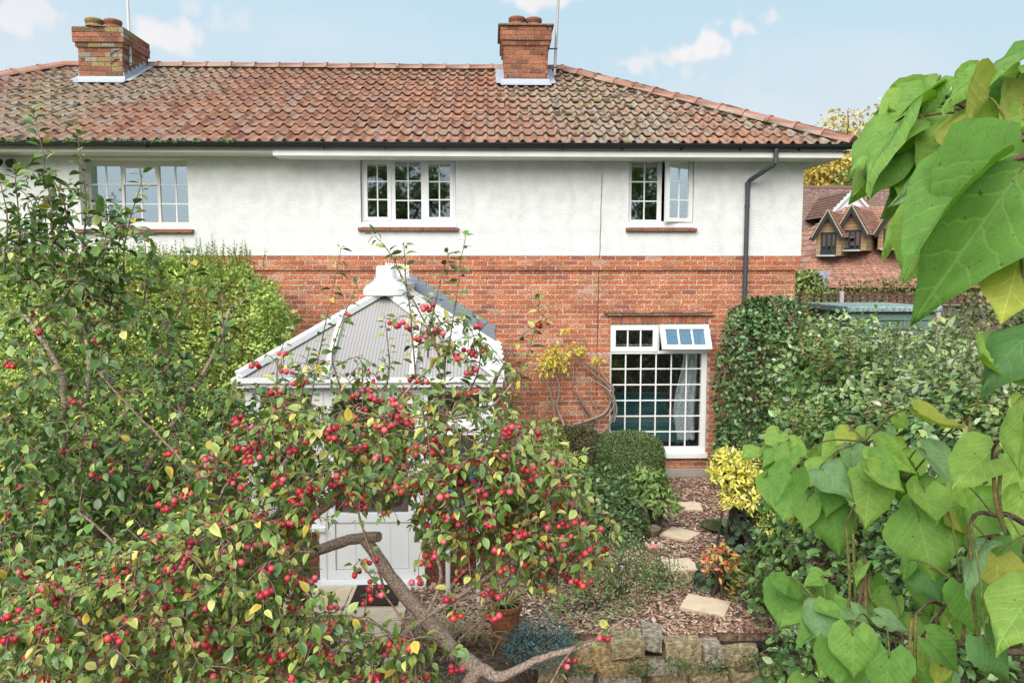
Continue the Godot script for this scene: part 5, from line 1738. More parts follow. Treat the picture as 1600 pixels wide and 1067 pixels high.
func climbers_and_hedges() -> void:
	var small := leaf_mesh(0.27, 0.12, 0.2, 1.0, 2)
	var round_leaf := leaf_mesh(0.42, 0.18, 0.15, 0.9, 3)
	var long_leaf := leaf_mesh(0.19, 0.25, 0.2, 1.0, 3)
	var oval := leaf_mesh(0.30, 0.22, 0.28, 0.9, 3)
	# privet
	var pv := [Color(0.42, 0.54, 0.11), Color(0.35, 0.48, 0.10), Color(0.50, 0.61, 0.14), Color(0.27, 0.40, 0.09)]
	var h := bush("privet_hedge", "clipped bright green privet hedge in front of the left-hand house", "hedge", [[Vector3(-4.65, 1.68, -10.45), Vector3(1.95, 1.74, 0.95)], [Vector3(-7.0, 1.66, -10.4), Vector3(1.5, 1.72, 0.9)]], 150000, 0.058, small, M.leaf, pv, 3.4, 0.24, 0.24)
	var at := []
	for k in 260: at.append(Vector3(rf(-6.6, -3.2), rf(3.22, 3.40), rf(-11.0, -9.6)))
	sprigs(h, at, 0.24, 0.055, small, M.leaf, [Color(0.24, 0.32, 0.05), Color(0.30, 0.38, 0.08)], 0.025)
	at = []
	for k in 500: at.append(Vector3(rf(-5.6, -3.35), rf(1.8, 3.2), -9.55 + rf(-0.12, 0.1)))
	sprigs(h, at, 0.16, 0.055, small, M.leaf, [Color(0.30, 0.42, 0.08), Color(0.38, 0.50, 0.11)], 0.03, "side_shoots")
	bush("garden_shrub", "dark green shrubbery in the bed behind the tall crab apple tree", "shrub", [[Vector3(-4.3, 0.7, -7.0), Vector3(0.9, 1.0, 0.8)], [Vector3(-5.8, 0.9, -6.6), Vector3(1.1, 1.2, 0.9)], [Vector3(-7.4, 0.8, -6.4), Vector3(1.2, 1.1, 1.0)], [Vector3(-5.0, 0.3, -5.4), Vector3(1.0, 0.7, 0.7)], [Vector3(-3.2, 0.2, -6.2), Vector3(0.6, 0.6, 0.6)]], 14000, 0.085, oval, M.gloss, [Color(0.07, 0.14, 0.045), Color(0.10, 0.19, 0.06), Color(0.15, 0.25, 0.08)], 2.1, 0.3)
	# right of the garden window
	var dark := [Color(0.07, 0.145, 0.055), Color(0.10, 0.195, 0.07), Color(0.055, 0.11, 0.045), Color(0.14, 0.24, 0.08)]
	bush("laurel", "dark glossy evergreen climbing the brick wall right of the garden window", "shrub", [[Vector3(3.92, 1.25, -11.05), Vector3(0.52, 1.55, 0.48)], [Vector3(4.3, 2.35, -11.1), Vector3(0.42, 0.5, 0.4)], [Vector3(3.82, 0.45, -10.8), Vector3(0.48, 0.7, 0.45)]], 11000, 0.075, oval, M.gloss, dark, 2.6, 0.14)
	var ela := [Color(0.27, 0.38, 0.16), Color(0.20, 0.31, 0.11), Color(0.44, 0.50, 0.36), Color(0.14, 0.24, 0.08), Color(0.32, 0.40, 0.14)]
	h = bush("elaeagnus_hedge", "broad grey-green hedge running from the house corner towards the bean tree", "hedge", [[Vector3(4.85, 1.30, -10.2), Vector3(0.95, 1.32, 0.9)], [Vector3(4.6, 1.25, -9.2), Vector3(0.98, 1.30, 0.9)], [Vector3(4.95, 1.30, -8.2), Vector3(1.25, 1.24, 1.0)], [Vector3(4.7, 1.25, -7.2), Vector3(1.2, 1.18, 1.0)], [Vector3(5.0, 1.2, -6.1), Vector3(1.4, 1.2, 1.0)], [Vector3(6.3, 1.25, -7.8), Vector3(1.3, 1.15, 1.8)]], 36000, 0.082, oval, M.matt, ela, 2.1, 0.38)
	at = []
	for k in 150: at.append(Vector3(rf(4.0, 6.0), rf(2.2, 2.42), rf(-10.6, -5.9)))
	sprigs(h, at, 0.28, 0.06, oval, M.matt, [Color(0.26, 0.30, 0.18), Color(0.18, 0.24, 0.12), Color(0.20, 0.15, 0.07)], 0.035)
	at = []
	for k in 8: at.append(Vector3(rf(4.2, 4.6), rf(2.1, 2.6), -10.3 + rf(-0.3, 0.4)))
	sprigs(h, at, 0.45, 0.07, oval, M.matt, [Color(0.55, 0.45, 0.08), Color(0.45, 0.40, 0.10)], 0.05, "yellow_shoots")
	h = bush("mixed_evergreen", "richer green shrub with reddish new shoots growing out of the grey-green hedge", "shrub", [[Vector3(3.75, 1.35, -7.3), Vector3(0.62, 0.62, 0.5)], [Vector3(4.3, 1.6, -6.6), Vector3(0.6, 0.55, 0.5)], [Vector3(3.6, 1.0, -8.3), Vector3(0.55, 0.75, 0.5)], [Vector3(4.1, 1.9, -8.9), Vector3(0.55, 0.5, 0.5)], [Vector3(4.9, 1.75, -5.6), Vector3(0.6, 0.6, 0.5)]], 9000, 0.095, oval, M.gloss, [Color(0.10, 0.20, 0.06), Color(0.15, 0.27, 0.08), Color(0.21, 0.34, 0.11), Color(0.07, 0.14, 0.05)], 2.0, 0.35)
	at = []
	for k in 130: at.append([Vector3(3.75, 1.85, -7.1), Vector3(4.3, 2.0, -6.4), Vector3(3.55, 1.6, -8.0), Vector3(4.0, 2.3, -8.6), Vector3(4.8, 2.2, -5.4)][k % 5] + Vector3(rng.randfn(0, 0.25), rf(-0.3, 0.05), rng.randfn(0, 0.2) + 0.2))
	sprigs(h, at, 0.24, 0.085, oval, M.leaf, [Color(0.30, 0.42, 0.13), Color(0.42, 0.26, 0.12), Color(0.22, 0.34, 0.09)], 0.04, "new_shoots")
	bush("photinia", "dark glossy evergreen shrub below the lower bean tree leaves", "shrub", [[Vector3(3.05, 0.62, -6.3), Vector3(0.72, 0.95, 0.7)], [Vector3(3.7, 0.75, -5.3), Vector3(0.9, 1.0, 0.7)], [Vector3(2.45, 0.05, -5.25), Vector3(0.40, 0.62, 0.4)], [Vector3(3.1, 0.1, -4.9), Vector3(0.6, 0.8, 0.4)]], 15000, 0.075, oval, M.gloss, [Color(0.075, 0.15, 0.05), Color(0.11, 0.21, 0.06), Color(0.16, 0.27, 0.08), Color(0.055, 0.11, 0.04)], 2.2, 0.2)
	var yl := [Color(0.74, 0.68, 0.10), Color(0.64, 0.62, 0.10), Color(0.80, 0.74, 0.22)]
	h = bush("golden_choisya", "bright yellow-leaved shrub on bare stems beside the bark path", "shrub", [[Vector3(2.62, 1.10, -7.8), Vector3(0.28, 0.12, 0.22)], [Vector3(2.76, 0.86, -7.6), Vector3(0.32, 0.13, 0.2)], [Vector3(2.95, 0.66, -7.45), Vector3(0.18, 0.12, 0.14)], [Vector3(2.60, 1.24, -7.9), Vector3(0.14, 0.08, 0.14)], [Vector3(3.0, 0.55, -7.3), Vector3(0.15, 0.2, 0.12)], [Vector3(2.75, 0.2, -7.0), Vector3(0.14, 0.12, 0.12)]], 2600, 0.072, long_leaf, M.leaf, yl, 2.0, 0.55)
	at = []
	for k in 46: at.append(Vector3(2.68 + rng.randfn(0, 0.14), rf(0.85, 1.2), -7.7 + rng.randfn(0, 0.1)))
	sprigs(h, at, 0.17, 0.06, long_leaf, M.leaf, yl, 0.03)
	bush("ivy_clump", "dark blue-green lobed shrub crouching beside the green bird bath", "shrub", [[Vector3(2.78, 0.32, -7.85), Vector3(0.23, 0.42, 0.26)], [Vector3(2.33, 0.06, -7.45), Vector3(0.20, 0.15, 0.16)]], 700, 0.10, round_leaf, M.matt, [Color(0.06, 0.11, 0.065), Color(0.085, 0.14, 0.08)], 2.0, 0.25)
	bush("red_nandina", "little orange and red tinted shrub at the path edge", "shrub", [[Vector3(2.28, 0.36, -7.15), Vector3(0.17, 0.16, 0.15)]], 260, 0.075, long_leaf, M.leaf, [Color(0.68, 0.16, 0.09), Color(0.72, 0.33, 0.10), Color(0.45, 0.38, 0.10), Color(0.74, 0.45, 0.20)], 2.0, 0.3)
	bush("green_nandina", "low fresh green shrub with orange tips behind the red tinted one", "shrub", [[Vector3(2.58, 0.25, -6.95), Vector3(0.30, 0.30, 0.25)], [Vector3(2.85, 0.1, -6.6), Vector3(0.2, 0.25, 0.2)]], 1700, 0.055, long_leaf, M.leaf, [Color(0.07, 0.14, 0.03), Color(0.11, 0.20, 0.04), Color(0.16, 0.24, 0.05), Color(0.40, 0.22, 0.06)], 2.0, 0.25)
	# left of the path
	bush("box_cube", "box bush clipped to a rounded cube under the garden window", "shrub", [[Vector3(2.02, 0.42, -10.75), Vector3(0.50, 0.47, 0.46)]], 60000, 0.027, small, M.leaf, [Color(0.075, 0.125, 0.035), Color(0.10, 0.16, 0.045), Color(0.14, 0.20, 0.06)], 3.6, 0.05, 0.08)
	bush("clipped_mound", "browner clipped mound under the bare climber left of the box cube", "shrub", [[Vector3(1.25, 0.45, -11.0), Vector3(0.55, 0.50, 0.4)]], 14000, 0.034, small, M.matt, [Color(0.08, 0.085, 0.03), Color(0.10, 0.10, 0.04), Color(0.06, 0.07, 0.025)], 2.6, 0.12, 0.1)
	bush("camellia", "dark green shrub in the bed beside the frilled dish", "shrub", [[Vector3(1.30, 0.38, -8.95), Vector3(0.46, 0.44, 0.42)], [Vector3(1.62, 0.2, -8.7), Vector3(0.26, 0.32, 0.26)]], 4200, 0.06, oval, M.gloss, [Color(0.07, 0.13, 0.045), Color(0.10, 0.175, 0.06), Color(0.14, 0.22, 0.09)], 2.2, 0.2)
	bush("pale_rhododendron", "pale green shrub with whorled narrow leaves by the topmost stepping stone", "shrub", [[Vector3(2.0, 0.52, -9.25), Vector3(0.27, 0.25, 0.24)], [Vector3(2.15, 0.38, -9.1), Vector3(0.18, 0.2, 0.18)]], 700, 0.11, long_leaf, M.leaf, [Color(0.16, 0.26, 0.07), Color(0.22, 0.32, 0.09), Color(0.12, 0.20, 0.05)], 2.0, 0.25)
	bush("yellow_green_spirea", "fine yellow-green shrub behind the fruiting branches left of the dark shrub", "shrub", [[Vector3(0.85, 0.55, -9.3), Vector3(0.50, 0.45, 0.4)], [Vector3(0.6, 0.8, -10.2), Vector3(0.5, 0.45, 0.4)]], 7000, 0.036, small, M.leaf, [Color(0.30, 0.38, 0.06), Color(0.22, 0.31, 0.05), Color(0.38, 0.43, 0.09)], 2.2, 0.2)
	h = bush("gaura", "airy low shrub dotted with tiny white flowers beside the path", "plant", [[Vector3(1.32, 0.22, -7.35), Vector3(0.52, 0.32, 0.40)], [Vector3(0.95, 0.08, -6.85), Vector3(0.45, 0.16, 0.3)], [Vector3(1.75, 0.1, -7.4), Vector3(0.3, 0.18, 0.3)], [Vector3(0.7, 0.12, -7.6), Vector3(0.4, 0.22, 0.4)]], 6500, 0.026, small, M.leaf, [Color(0.16, 0.28, 0.08), Color(0.22, 0.35, 0.10), Color(0.12, 0.21, 0.06)], 2.0, 0.35)
	at = []
	for k in 130: at.append(Vector3(1.3 + rng.randfn(0, 0.32), rf(0.15, 0.4), -7.35 + rng.randfn(0, 0.25)))
	sprigs(h, at, 0.2, 0.022, small, M.leaf, [Color(0.13, 0.22, 0.06), Color(0.18, 0.27, 0.08)], 0.02)
	var where := []
	var tint := []
	for a in at:
		for k in 5:
			where.append(leaf_xf(a + Vector3(rf(-0.06, 0.06), rf(0.05, 0.2), rf(-0.06, 0.06)) , rdir(), Vector3.UP + rdir(), rf(0.010, 0.02)))
			tint.append(Color(0.75, 0.68, 0.68))
	many("white_flowers", round_leaf, M.matt, where, tint, h)
	bush("blue_juniper", "low blue-green juniper spilling over the stone wall", "shrub", [[Vector3(0.42, 0.06, -6.15), Vector3(0.32, 0.20, 0.24)]], 3800, 0.034, leaf_mesh(0.13, 0.1, 0.2, 1.0, 2), M.matt, [Color(0.10, 0.20, 0.19), Color(0.15, 0.27, 0.25), Color(0.07, 0.14, 0.13)], 2.0, 0.3)
	# beyond
	bush("far_hedge", "mixed russet and green hedge behind the trellis fence", "hedge", [[Vector3(9.6, 1.5, -18.3), Vector3(1.5, 1.52, 0.6)], [Vector3(12.4, 1.45, -18.4), Vector3(1.7, 1.5, 0.6)], [Vector3(15.5, 1.45, -18.4), Vector3(1.8, 1.5, 0.6)]], 16000, 0.085, small, M.matt, [Color(0.15, 0.18, 0.04), Color(0.20, 0.14, 0.07), Color(0.10, 0.13, 0.035), Color(0.26, 0.24, 0.05)], 3.2, 0.15)
	bush("pale_bush", "pale green bush against the brick corner behind the trellis", "shrub", [[Vector3(7.25, 1.65, -17.2), Vector3(0.75, 1.6, 0.6)]], 4200, 0.10, oval, M.leaf, [Color(0.24, 0.32, 0.07), Color(0.17, 0.25, 0.05), Color(0.30, 0.36, 0.12)], 2.4, 0.2)
	bush("garden_tree_mass", "tall dark leafy shrub between the green shed and the bean tree", "shrub", [[Vector3(8.1, 1.2, -11.5), Vector3(1.3, 1.75, 1.1)], [Vector3(9.6, 1.4, -11.5), Vector3(1.4, 1.8, 1.1)], [Vector3(8.0, 0.8, -10.2), Vector3(1.2, 1.5, 0.9)]], 17000, 0.085, oval, M.matt, [Color(0.10, 0.14, 0.05), Color(0.15, 0.19, 0.06), Color(0.07, 0.11, 0.04), Color(0.24, 0.24, 0.10)], 2.0, 0.22)
	wisteria()
func wisteria() -> void:
	var t := thing("bare_climber", "old climber of looping bare grey stems and a few yellow leaves on the brick wall", "climber")
	var lines := [
		[[868, 700, 0.030], [880, 672, 0.028], [925, 655, 0.024], [950, 640, 0.02], [958, 610, 0.018], [940, 585, 0.015], [905, 560, 0.012], [890, 540, 0.008]],
		[[870, 705, 0.03], [905, 690, 0.026], [945, 672, 0.022], [960, 645, 0.02], [955, 620, 0.016], [930, 590, 0.013], [912, 565, 0.01]],
		[[862, 700, 0.024], [880, 668, 0.022], [872, 640, 0.018], [872, 600, 0.015], [862, 575, 0.01]],
		[[865, 700, 0.02], [868, 650, 0.018], [858, 610, 0.014], [842, 585, 0.009]],
		[[880, 690, 0.02], [925, 665, 0.03], [918, 640, 0.022], [895, 610, 0.014]],
		[[930, 668, 0.02], [945, 700, 0.014], [925, 706, 0.01], [905, 708, 0.008]],
		[[950, 650, 0.014], [962, 625, 0.012], [948, 600, 0.01], [920, 578, 0.007], [900, 552, 0.005]],
		[[890, 685, 0.018], [850, 660, 0.013], [835, 640, 0.009], [828, 600, 0.006]],
		[[895, 600, 0.012], [897, 570, 0.009], [905, 535, 0.006], [912, 524, 0.004]],
		[[905, 560, 0.008], [917, 545, 0.006], [912, 530, 0.004]],
		[[850, 700, 0.012], [848, 660, 0.01], [862, 625, 0.008], [858, 580, 0.006], [868, 545, 0.004]], [[960, 660, 0.012], [964, 635, 0.01], [952, 610, 0.009], [930, 596, 0.007], [908, 590, 0.005]], [[900, 700, 0.014], [930, 680, 0.012], [936, 650, 0.01], [922, 620, 0.008], [925, 600, 0.005]], [[870, 690, 0.012], [905, 668, 0.01], [912, 640, 0.008], [900, 625, 0.005]], [[840, 690, 0.01], [826, 660, 0.008], [832, 620, 0.006], [822, 580, 0.004]],
		[[880, 560, 0.007], [850, 545, 0.005], [838, 520, 0.004]]]
	for i in lines.size():
		var p := []
		var r := PackedFloat32Array()
		for q in lines[i]: p.append(pt(q[0], q[1], 11.62 - 0.05 * (i % 4) - 0.04 * sin(q[1])))
		var line := wobble(spline(p, 4), 0.035, 2.5)
		for k in line.size():
			var u := float(k) / 4.0
			var a := int(minf(u, lines[i].size() - 2))
			r.append(lerpf(lines[i][a][2], lines[i][a + 1][2], u - a) * 1.05)
		var s := Shape.new()
		s.col = Color(0.44, 0.35, 0.27) * [1.0, 0.8, 1.15][i % 3]
		s.tube(line, r, 7)
		obj("stem", s, M.bark, t)
	var where := []
	var tint := []
	for c in [[875, 555, 22], [895, 545, 16], [860, 570, 20], [910, 550, 10], [935, 562, 9], [850, 575, 18], [880, 575, 10], [865, 545, 12], [885, 515, 7], [862, 560, 22]]:
		for k in int(c[2] * 2.6):
			var q := pt(c[0] + rng.randfn(0, c[2] * 0.42), c[1] + rng.randfn(0, c[2] * 0.34), 11.4 + rf(-0.12, 0.1))
			where.append(leaf_xf(q, rdir() + Vector3(0, -0.5, 0.2), Vector3(0, 0.5, 1) + rdir() * 0.5, rf(0.05, 0.085)))
			tint.append([Color(0.55, 0.45, 0.04), Color(0.42, 0.40, 0.05), Color(0.30, 0.32, 0.05), Color(0.6, 0.42, 0.03)][rng.randi() % 4] * rf(0.85, 1.15))
	many("yellow_leaves", leaf_mesh(0.2, 0.25, 0.2, 1.0, 3), M.leaf, where, tint, t)

# ---------------------------------------------------------------- crab apple trees
const APPLE_LEAF := [Color(0.095, 0.19, 0.06), Color(0.14, 0.25, 0.07), Color(0.21, 0.34, 0.10), Color(0.33, 0.42, 0.13), Color(0.56, 0.56, 0.22), Color(0.68, 0.52, 0.12), Color(0.20, 0.32, 0.19)]
const APPLE_RED := [Color(0.62, 0.045, 0.07), Color(0.68, 0.09, 0.12), Color(0.50, 0.025, 0.04), Color(0.68, 0.09, 0.08), Color(0.66, 0.10, 0.16), Color(0.72, 0.17, 0.20), Color(0.40, 0.03, 0.05)]
var leaves := []     # [transform, tone] of the tree being built
var fruit := []
var nodes := PackedVector3Array()
var twigs: Shape
func pick(weights: Array) -> int:
	var f := rng.randf() * float(weights.reduce(func(a, b): return a + b))
	for i in weights.size():
		f -= weights[i]
		if f <= 0: return i
	return 0
var gaps := []   # openings in the crown: [outline, share left out]
func thinned(o: Vector3) -> bool:
	if gaps.is_empty(): return false
	var l := aim.inverse() * (o - EYE)
	var p := Vector2(800.0 - l.x / l.z * FOCAL, 533.5 + l.y / l.z * FOCAL)
	for g in gaps:
		if inside(g[0], p) and rng.randf() < g[1]: return true
	return false
func leaf_on(q: Vector3, t: Vector3, k: int, size: float, weights: Array, droop := 0.14) -> void:
	var ref := Vector3.UP if absf(t.y) < 0.95 else Vector3.RIGHT
	var u := t.cross(ref).normalized()
	var w := t.cross(u)
	var a := k * 2.4 + rf(-0.4, 0.4)
	var rad := u * cos(a) + w * sin(a)
	var d := (rad * 0.9 + t * 0.45 + Vector3(0, -droop, 0) + rdir() * 0.45).normalized()
	var up := Vector3.UP + rad * 0.3 + rdir() * 0.6
	var o := q + d * size * 0.22
	if o.distance_to(EYE) < 1.5 or thinned(o): return
	twigs.col = Color(0.20, 0.20, 0.07)
	if size > 0.05 and rng.randf() < 0.5: twigs.tube(PackedVector3Array([q, o]), PackedFloat32Array([0.0012, 0.001]), 3, false)
	leaves.append([leaf_xf(o, d, up, size * rf(0.5, 1.3)), pick(weights)])
func cluster(q: Vector3, n: int) -> void:
	for k in n:
		var a := TAU * k / n + rf(-0.5, 0.5)
		var tilt := rf(0.15, 0.9)
		var d := Vector3(cos(a) * tilt, -1.0 + 0.5 * tilt + rf(-0.2, 0.3), sin(a) * tilt).normalized()
		var r := rf(0.0130, 0.0190)
		if thinned(q): return
		var o := q + d * rf(0.035, 0.055)
		var clash := false
		for e in range(maxi(0, fruit.size() - n), fruit.size()):
			if fruit[e][0].origin.distance_to(o) < r * 1.6: clash = true
		if clash: continue
		twigs.col = Color(0.25, 0.10, 0.06)
		twigs.tube(PackedVector3Array([q, q.lerp(o, 0.5) + rdir() * 0.004, o - d * r * 0.6]), PackedFloat32Array([0.0012, 0.0011, 0.0012]), 3, false)
		fruit.append([Transform3D(Basis(Quaternion(Vector3.UP, -d)) .scaled_local(Vector3.ONE * r), o), rng.randi() % APPLE_RED.size()])
func shoot(p: Array, r0: float, r1: float, gap: float, size: float, weights: Array, bare := 0.15, apples := 0.0, parent: Node = null, called := "limb") -> void:
	# a branch along the given points with leaves set round it
	var line := wobble(spline(p, 5), 0.02, 2.0)
	var s := twigs if parent == null else Shape.new()
	s.col = Color(0.42, 0.32, 0.25) if r0 > 0.012 else Color(0.36, 0.23, 0.17)
	s.tube(line, taper(line.size(), r0, r1), 8 if r0 > 0.015 else 5)
	if parent: obj(called, s, M.bark, parent)
	var total := 0.0
	for k in line.size() - 1: total += line[k].distance_to(line[k + 1])
	var along := 0.0
	var nxt := total * bare
	var count := 0
	for k in line.size() - 1:
		var l := line[k].distance_to(line[k + 1])
		while nxt < along + l:
			var q := line[k].lerp(line[k + 1], (nxt - along) / l)
			leaf_on(q, (line[k + 1] - line[k]).normalized(), count, size * (1.1 - 0.35 * nxt / total), weights)
			if apples > 0 and rng.randf() < apples: cluster(q, rng.randi_range(3, 7))
			count += 1
			nxt += gap * rf(0.7, 1.3)
		along += l
		if k % 2 == 0: nodes.append(line[k])
	for k in 3: leaf_on(line[line.size() - 1], (line[line.size() - 1] - line[line.size() - 2]).normalized(), k, size * 0.7, weights, 0.0)
func inside(poly: PackedVector2Array, p: Vector2) -> bool: return Geometry2D.is_point_in_polygon(p, poly)
func grow(poly: PackedVector2Array, count: int, d0: float, d1: float, size: float, weights: Array, apples: float, gap := 0.04, holes: Array = []) -> void:
	# twigs reach from the nearest wood to points scattered through the crown
	var lo := Vector2(1e9, 1e9); var hi := -lo
	for p in poly: lo = lo.min(p); hi = hi.max(p)
	var want := []
	while want.size() < count:
		var p := Vector2(rf(lo.x, hi.x), rf(lo.y, hi.y))
		if not inside(poly, p): continue
		var skip := false
		for h in holes: if inside(h, p): skip = true
		if skip: continue
		want.append(pt(p.x, p.y, rf(d0, d1)))
	var placed := []
	for w in want:
		var best := 1e9
		for q in nodes: best = minf(best, q.distance_squared_to(w))
		placed.append([best, w])
	placed.sort_custom(func(a, b): return a[0] < b[0])
	for e in placed:
		var w: Vector3 = e[1]
		var best := 1e9
		var from := w
		for q in nodes:
			var f := q.distance_squared_to(w) + (0.15 if q.y > w.y + 0.1 else 0.0)
			if f < best and f > 0.01: best = f; from = q
		if best > 4.0: continue
		var l := from.distance_to(w)
		var mid := from.lerp(w, 0.5) + rdir() * 0.12 * l + Vector3(0, 0.12 * l, 0)
		var tip := w + (w - mid).normalized() * 0.1 + Vector3(0, -0.04, 0)
		shoot([from, mid, w, tip], 0.0035 + 0.003 * minf(l, 1.0), 0.0018, gap, size, weights, 0.12 if l < 0.6 else 0.35, apples)
func apple_mesh() -> ArrayMesh:
	var s := Shape.new()
	s.lathe(Vector3.ZERO, PackedVector2Array([Vector2(0.02, -0.88), Vector2(0.16, -0.95), Vector2(0.5, -0.86), Vector2(0.86, -0.5), Vector2(1.0, 0.0), Vector2(0.9, 0.48), Vector2(0.55, 0.83), Vector2(0.2, 0.88), Vector2(0.02, 0.78)]), 10)
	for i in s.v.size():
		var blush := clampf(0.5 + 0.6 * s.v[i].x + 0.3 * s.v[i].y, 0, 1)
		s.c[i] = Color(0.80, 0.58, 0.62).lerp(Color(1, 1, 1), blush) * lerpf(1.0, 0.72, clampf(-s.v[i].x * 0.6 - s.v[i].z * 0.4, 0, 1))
	s.col = Color(0.25, 0.12, 0.06)
	for k in 4:
		var a := TAU * k / 4.0
		s.tri(Vector3(cos(a) * 0.16, -0.93, sin(a) * 0.16), Vector3(cos(a + 0.9) * 0.16, -0.93, sin(a + 0.9) * 0.16), Vector3(cos(a + 0.45) * 0.3, -1.12, sin(a + 0.45) * 0.3))
	return s.mesh()
func finish(t: Node3D, crown: String, singles: int) -> void:
	# the leaves and apples nearest the viewer are pieces of their own; the many behind them go together
	obj("twigs", twigs, M.bark, t)
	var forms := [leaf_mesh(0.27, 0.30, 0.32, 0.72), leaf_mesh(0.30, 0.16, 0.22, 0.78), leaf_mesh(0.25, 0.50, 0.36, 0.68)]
	var tones := []
	for c in APPLE_LEAF:
		var m: StandardMaterial3D = M.leaf.duplicate()
		m.albedo_color = c.linear_to_srgb()
		tones.append(m)
	leaves.sort_custom(func(a, b): return a[0].basis.z.length() / a[0].origin.distance_to(EYE) > b[0].basis.z.length() / b[0].origin.distance_to(EYE))
	var where := [[], [], []]
	var tint := [[], [], []]
	var single := 0
	for i in leaves.size():
		var o: Vector3 = leaves[i][0].origin
		var l := (aim.inverse() * (o - EYE))
		var shown := absf(l.x / l.z) < 0.68 and absf(l.y / l.z) < 0.45
		if single < singles and shown:
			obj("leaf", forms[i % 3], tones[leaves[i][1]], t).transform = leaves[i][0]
			single += 1
		else:
			where[i % 3].append(leaves[i][0])
			tint[i % 3].append(APPLE_LEAF[leaves[i][1]] * rf(0.8, 1.2))
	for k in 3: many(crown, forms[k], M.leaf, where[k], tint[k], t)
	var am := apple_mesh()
	var reds := []
	for c in APPLE_RED:
		var m := tinted(0.42)
		m.albedo_color = c.linear_to_srgb()
		reds.append(m)
	fruit.sort_custom(func(a, b): return a[0].origin.distance_to(EYE) < b[0].origin.distance_to(EYE))
	var wf := []
	var tf := []
	for i in fruit.size():
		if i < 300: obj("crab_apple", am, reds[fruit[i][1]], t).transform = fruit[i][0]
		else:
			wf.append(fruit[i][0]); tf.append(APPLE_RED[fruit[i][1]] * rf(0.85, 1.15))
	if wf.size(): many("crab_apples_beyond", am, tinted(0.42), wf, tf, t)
	print(t.name, " leaves ", leaves.size(), " fruit ", fruit.size(), " nodes ", nodes.size())
func poly(a: Array) -> PackedVector2Array:
	var out := PackedVector2Array()
	for i in a.size() / 2: out.append(Vector2(a[i * 2], a[i * 2 + 1]))
	return out
func P(a: Array) -> Array:   # x, y, distance triples to points
	var out := []
	for i in a.size() / 3: out.append(pt(a[i * 3], a[i * 3 + 1], a[i * 3 + 2]))
	return out
func wood(t: Node3D, called: String, a: Array, r0: float, r1: float) -> void:
	var s := Shape.new()
	s.col = Color(0.66, 0.50, 0.40)
	var line := wobble(spline(P(a), 5), 0.018, 3.0)
	var rr := PackedFloat32Array()
	for k in line.size(): rr.append(lerpf(r0, r1, float(k) / (line.size() - 1)) * (1.0 + 0.09 * nz(line[k], 9.0)))
	s.tube(line, rr, 10)
	obj(called, s, M.bark, t)
	for k in range(0, line.size(), 2): nodes.append(line[k])
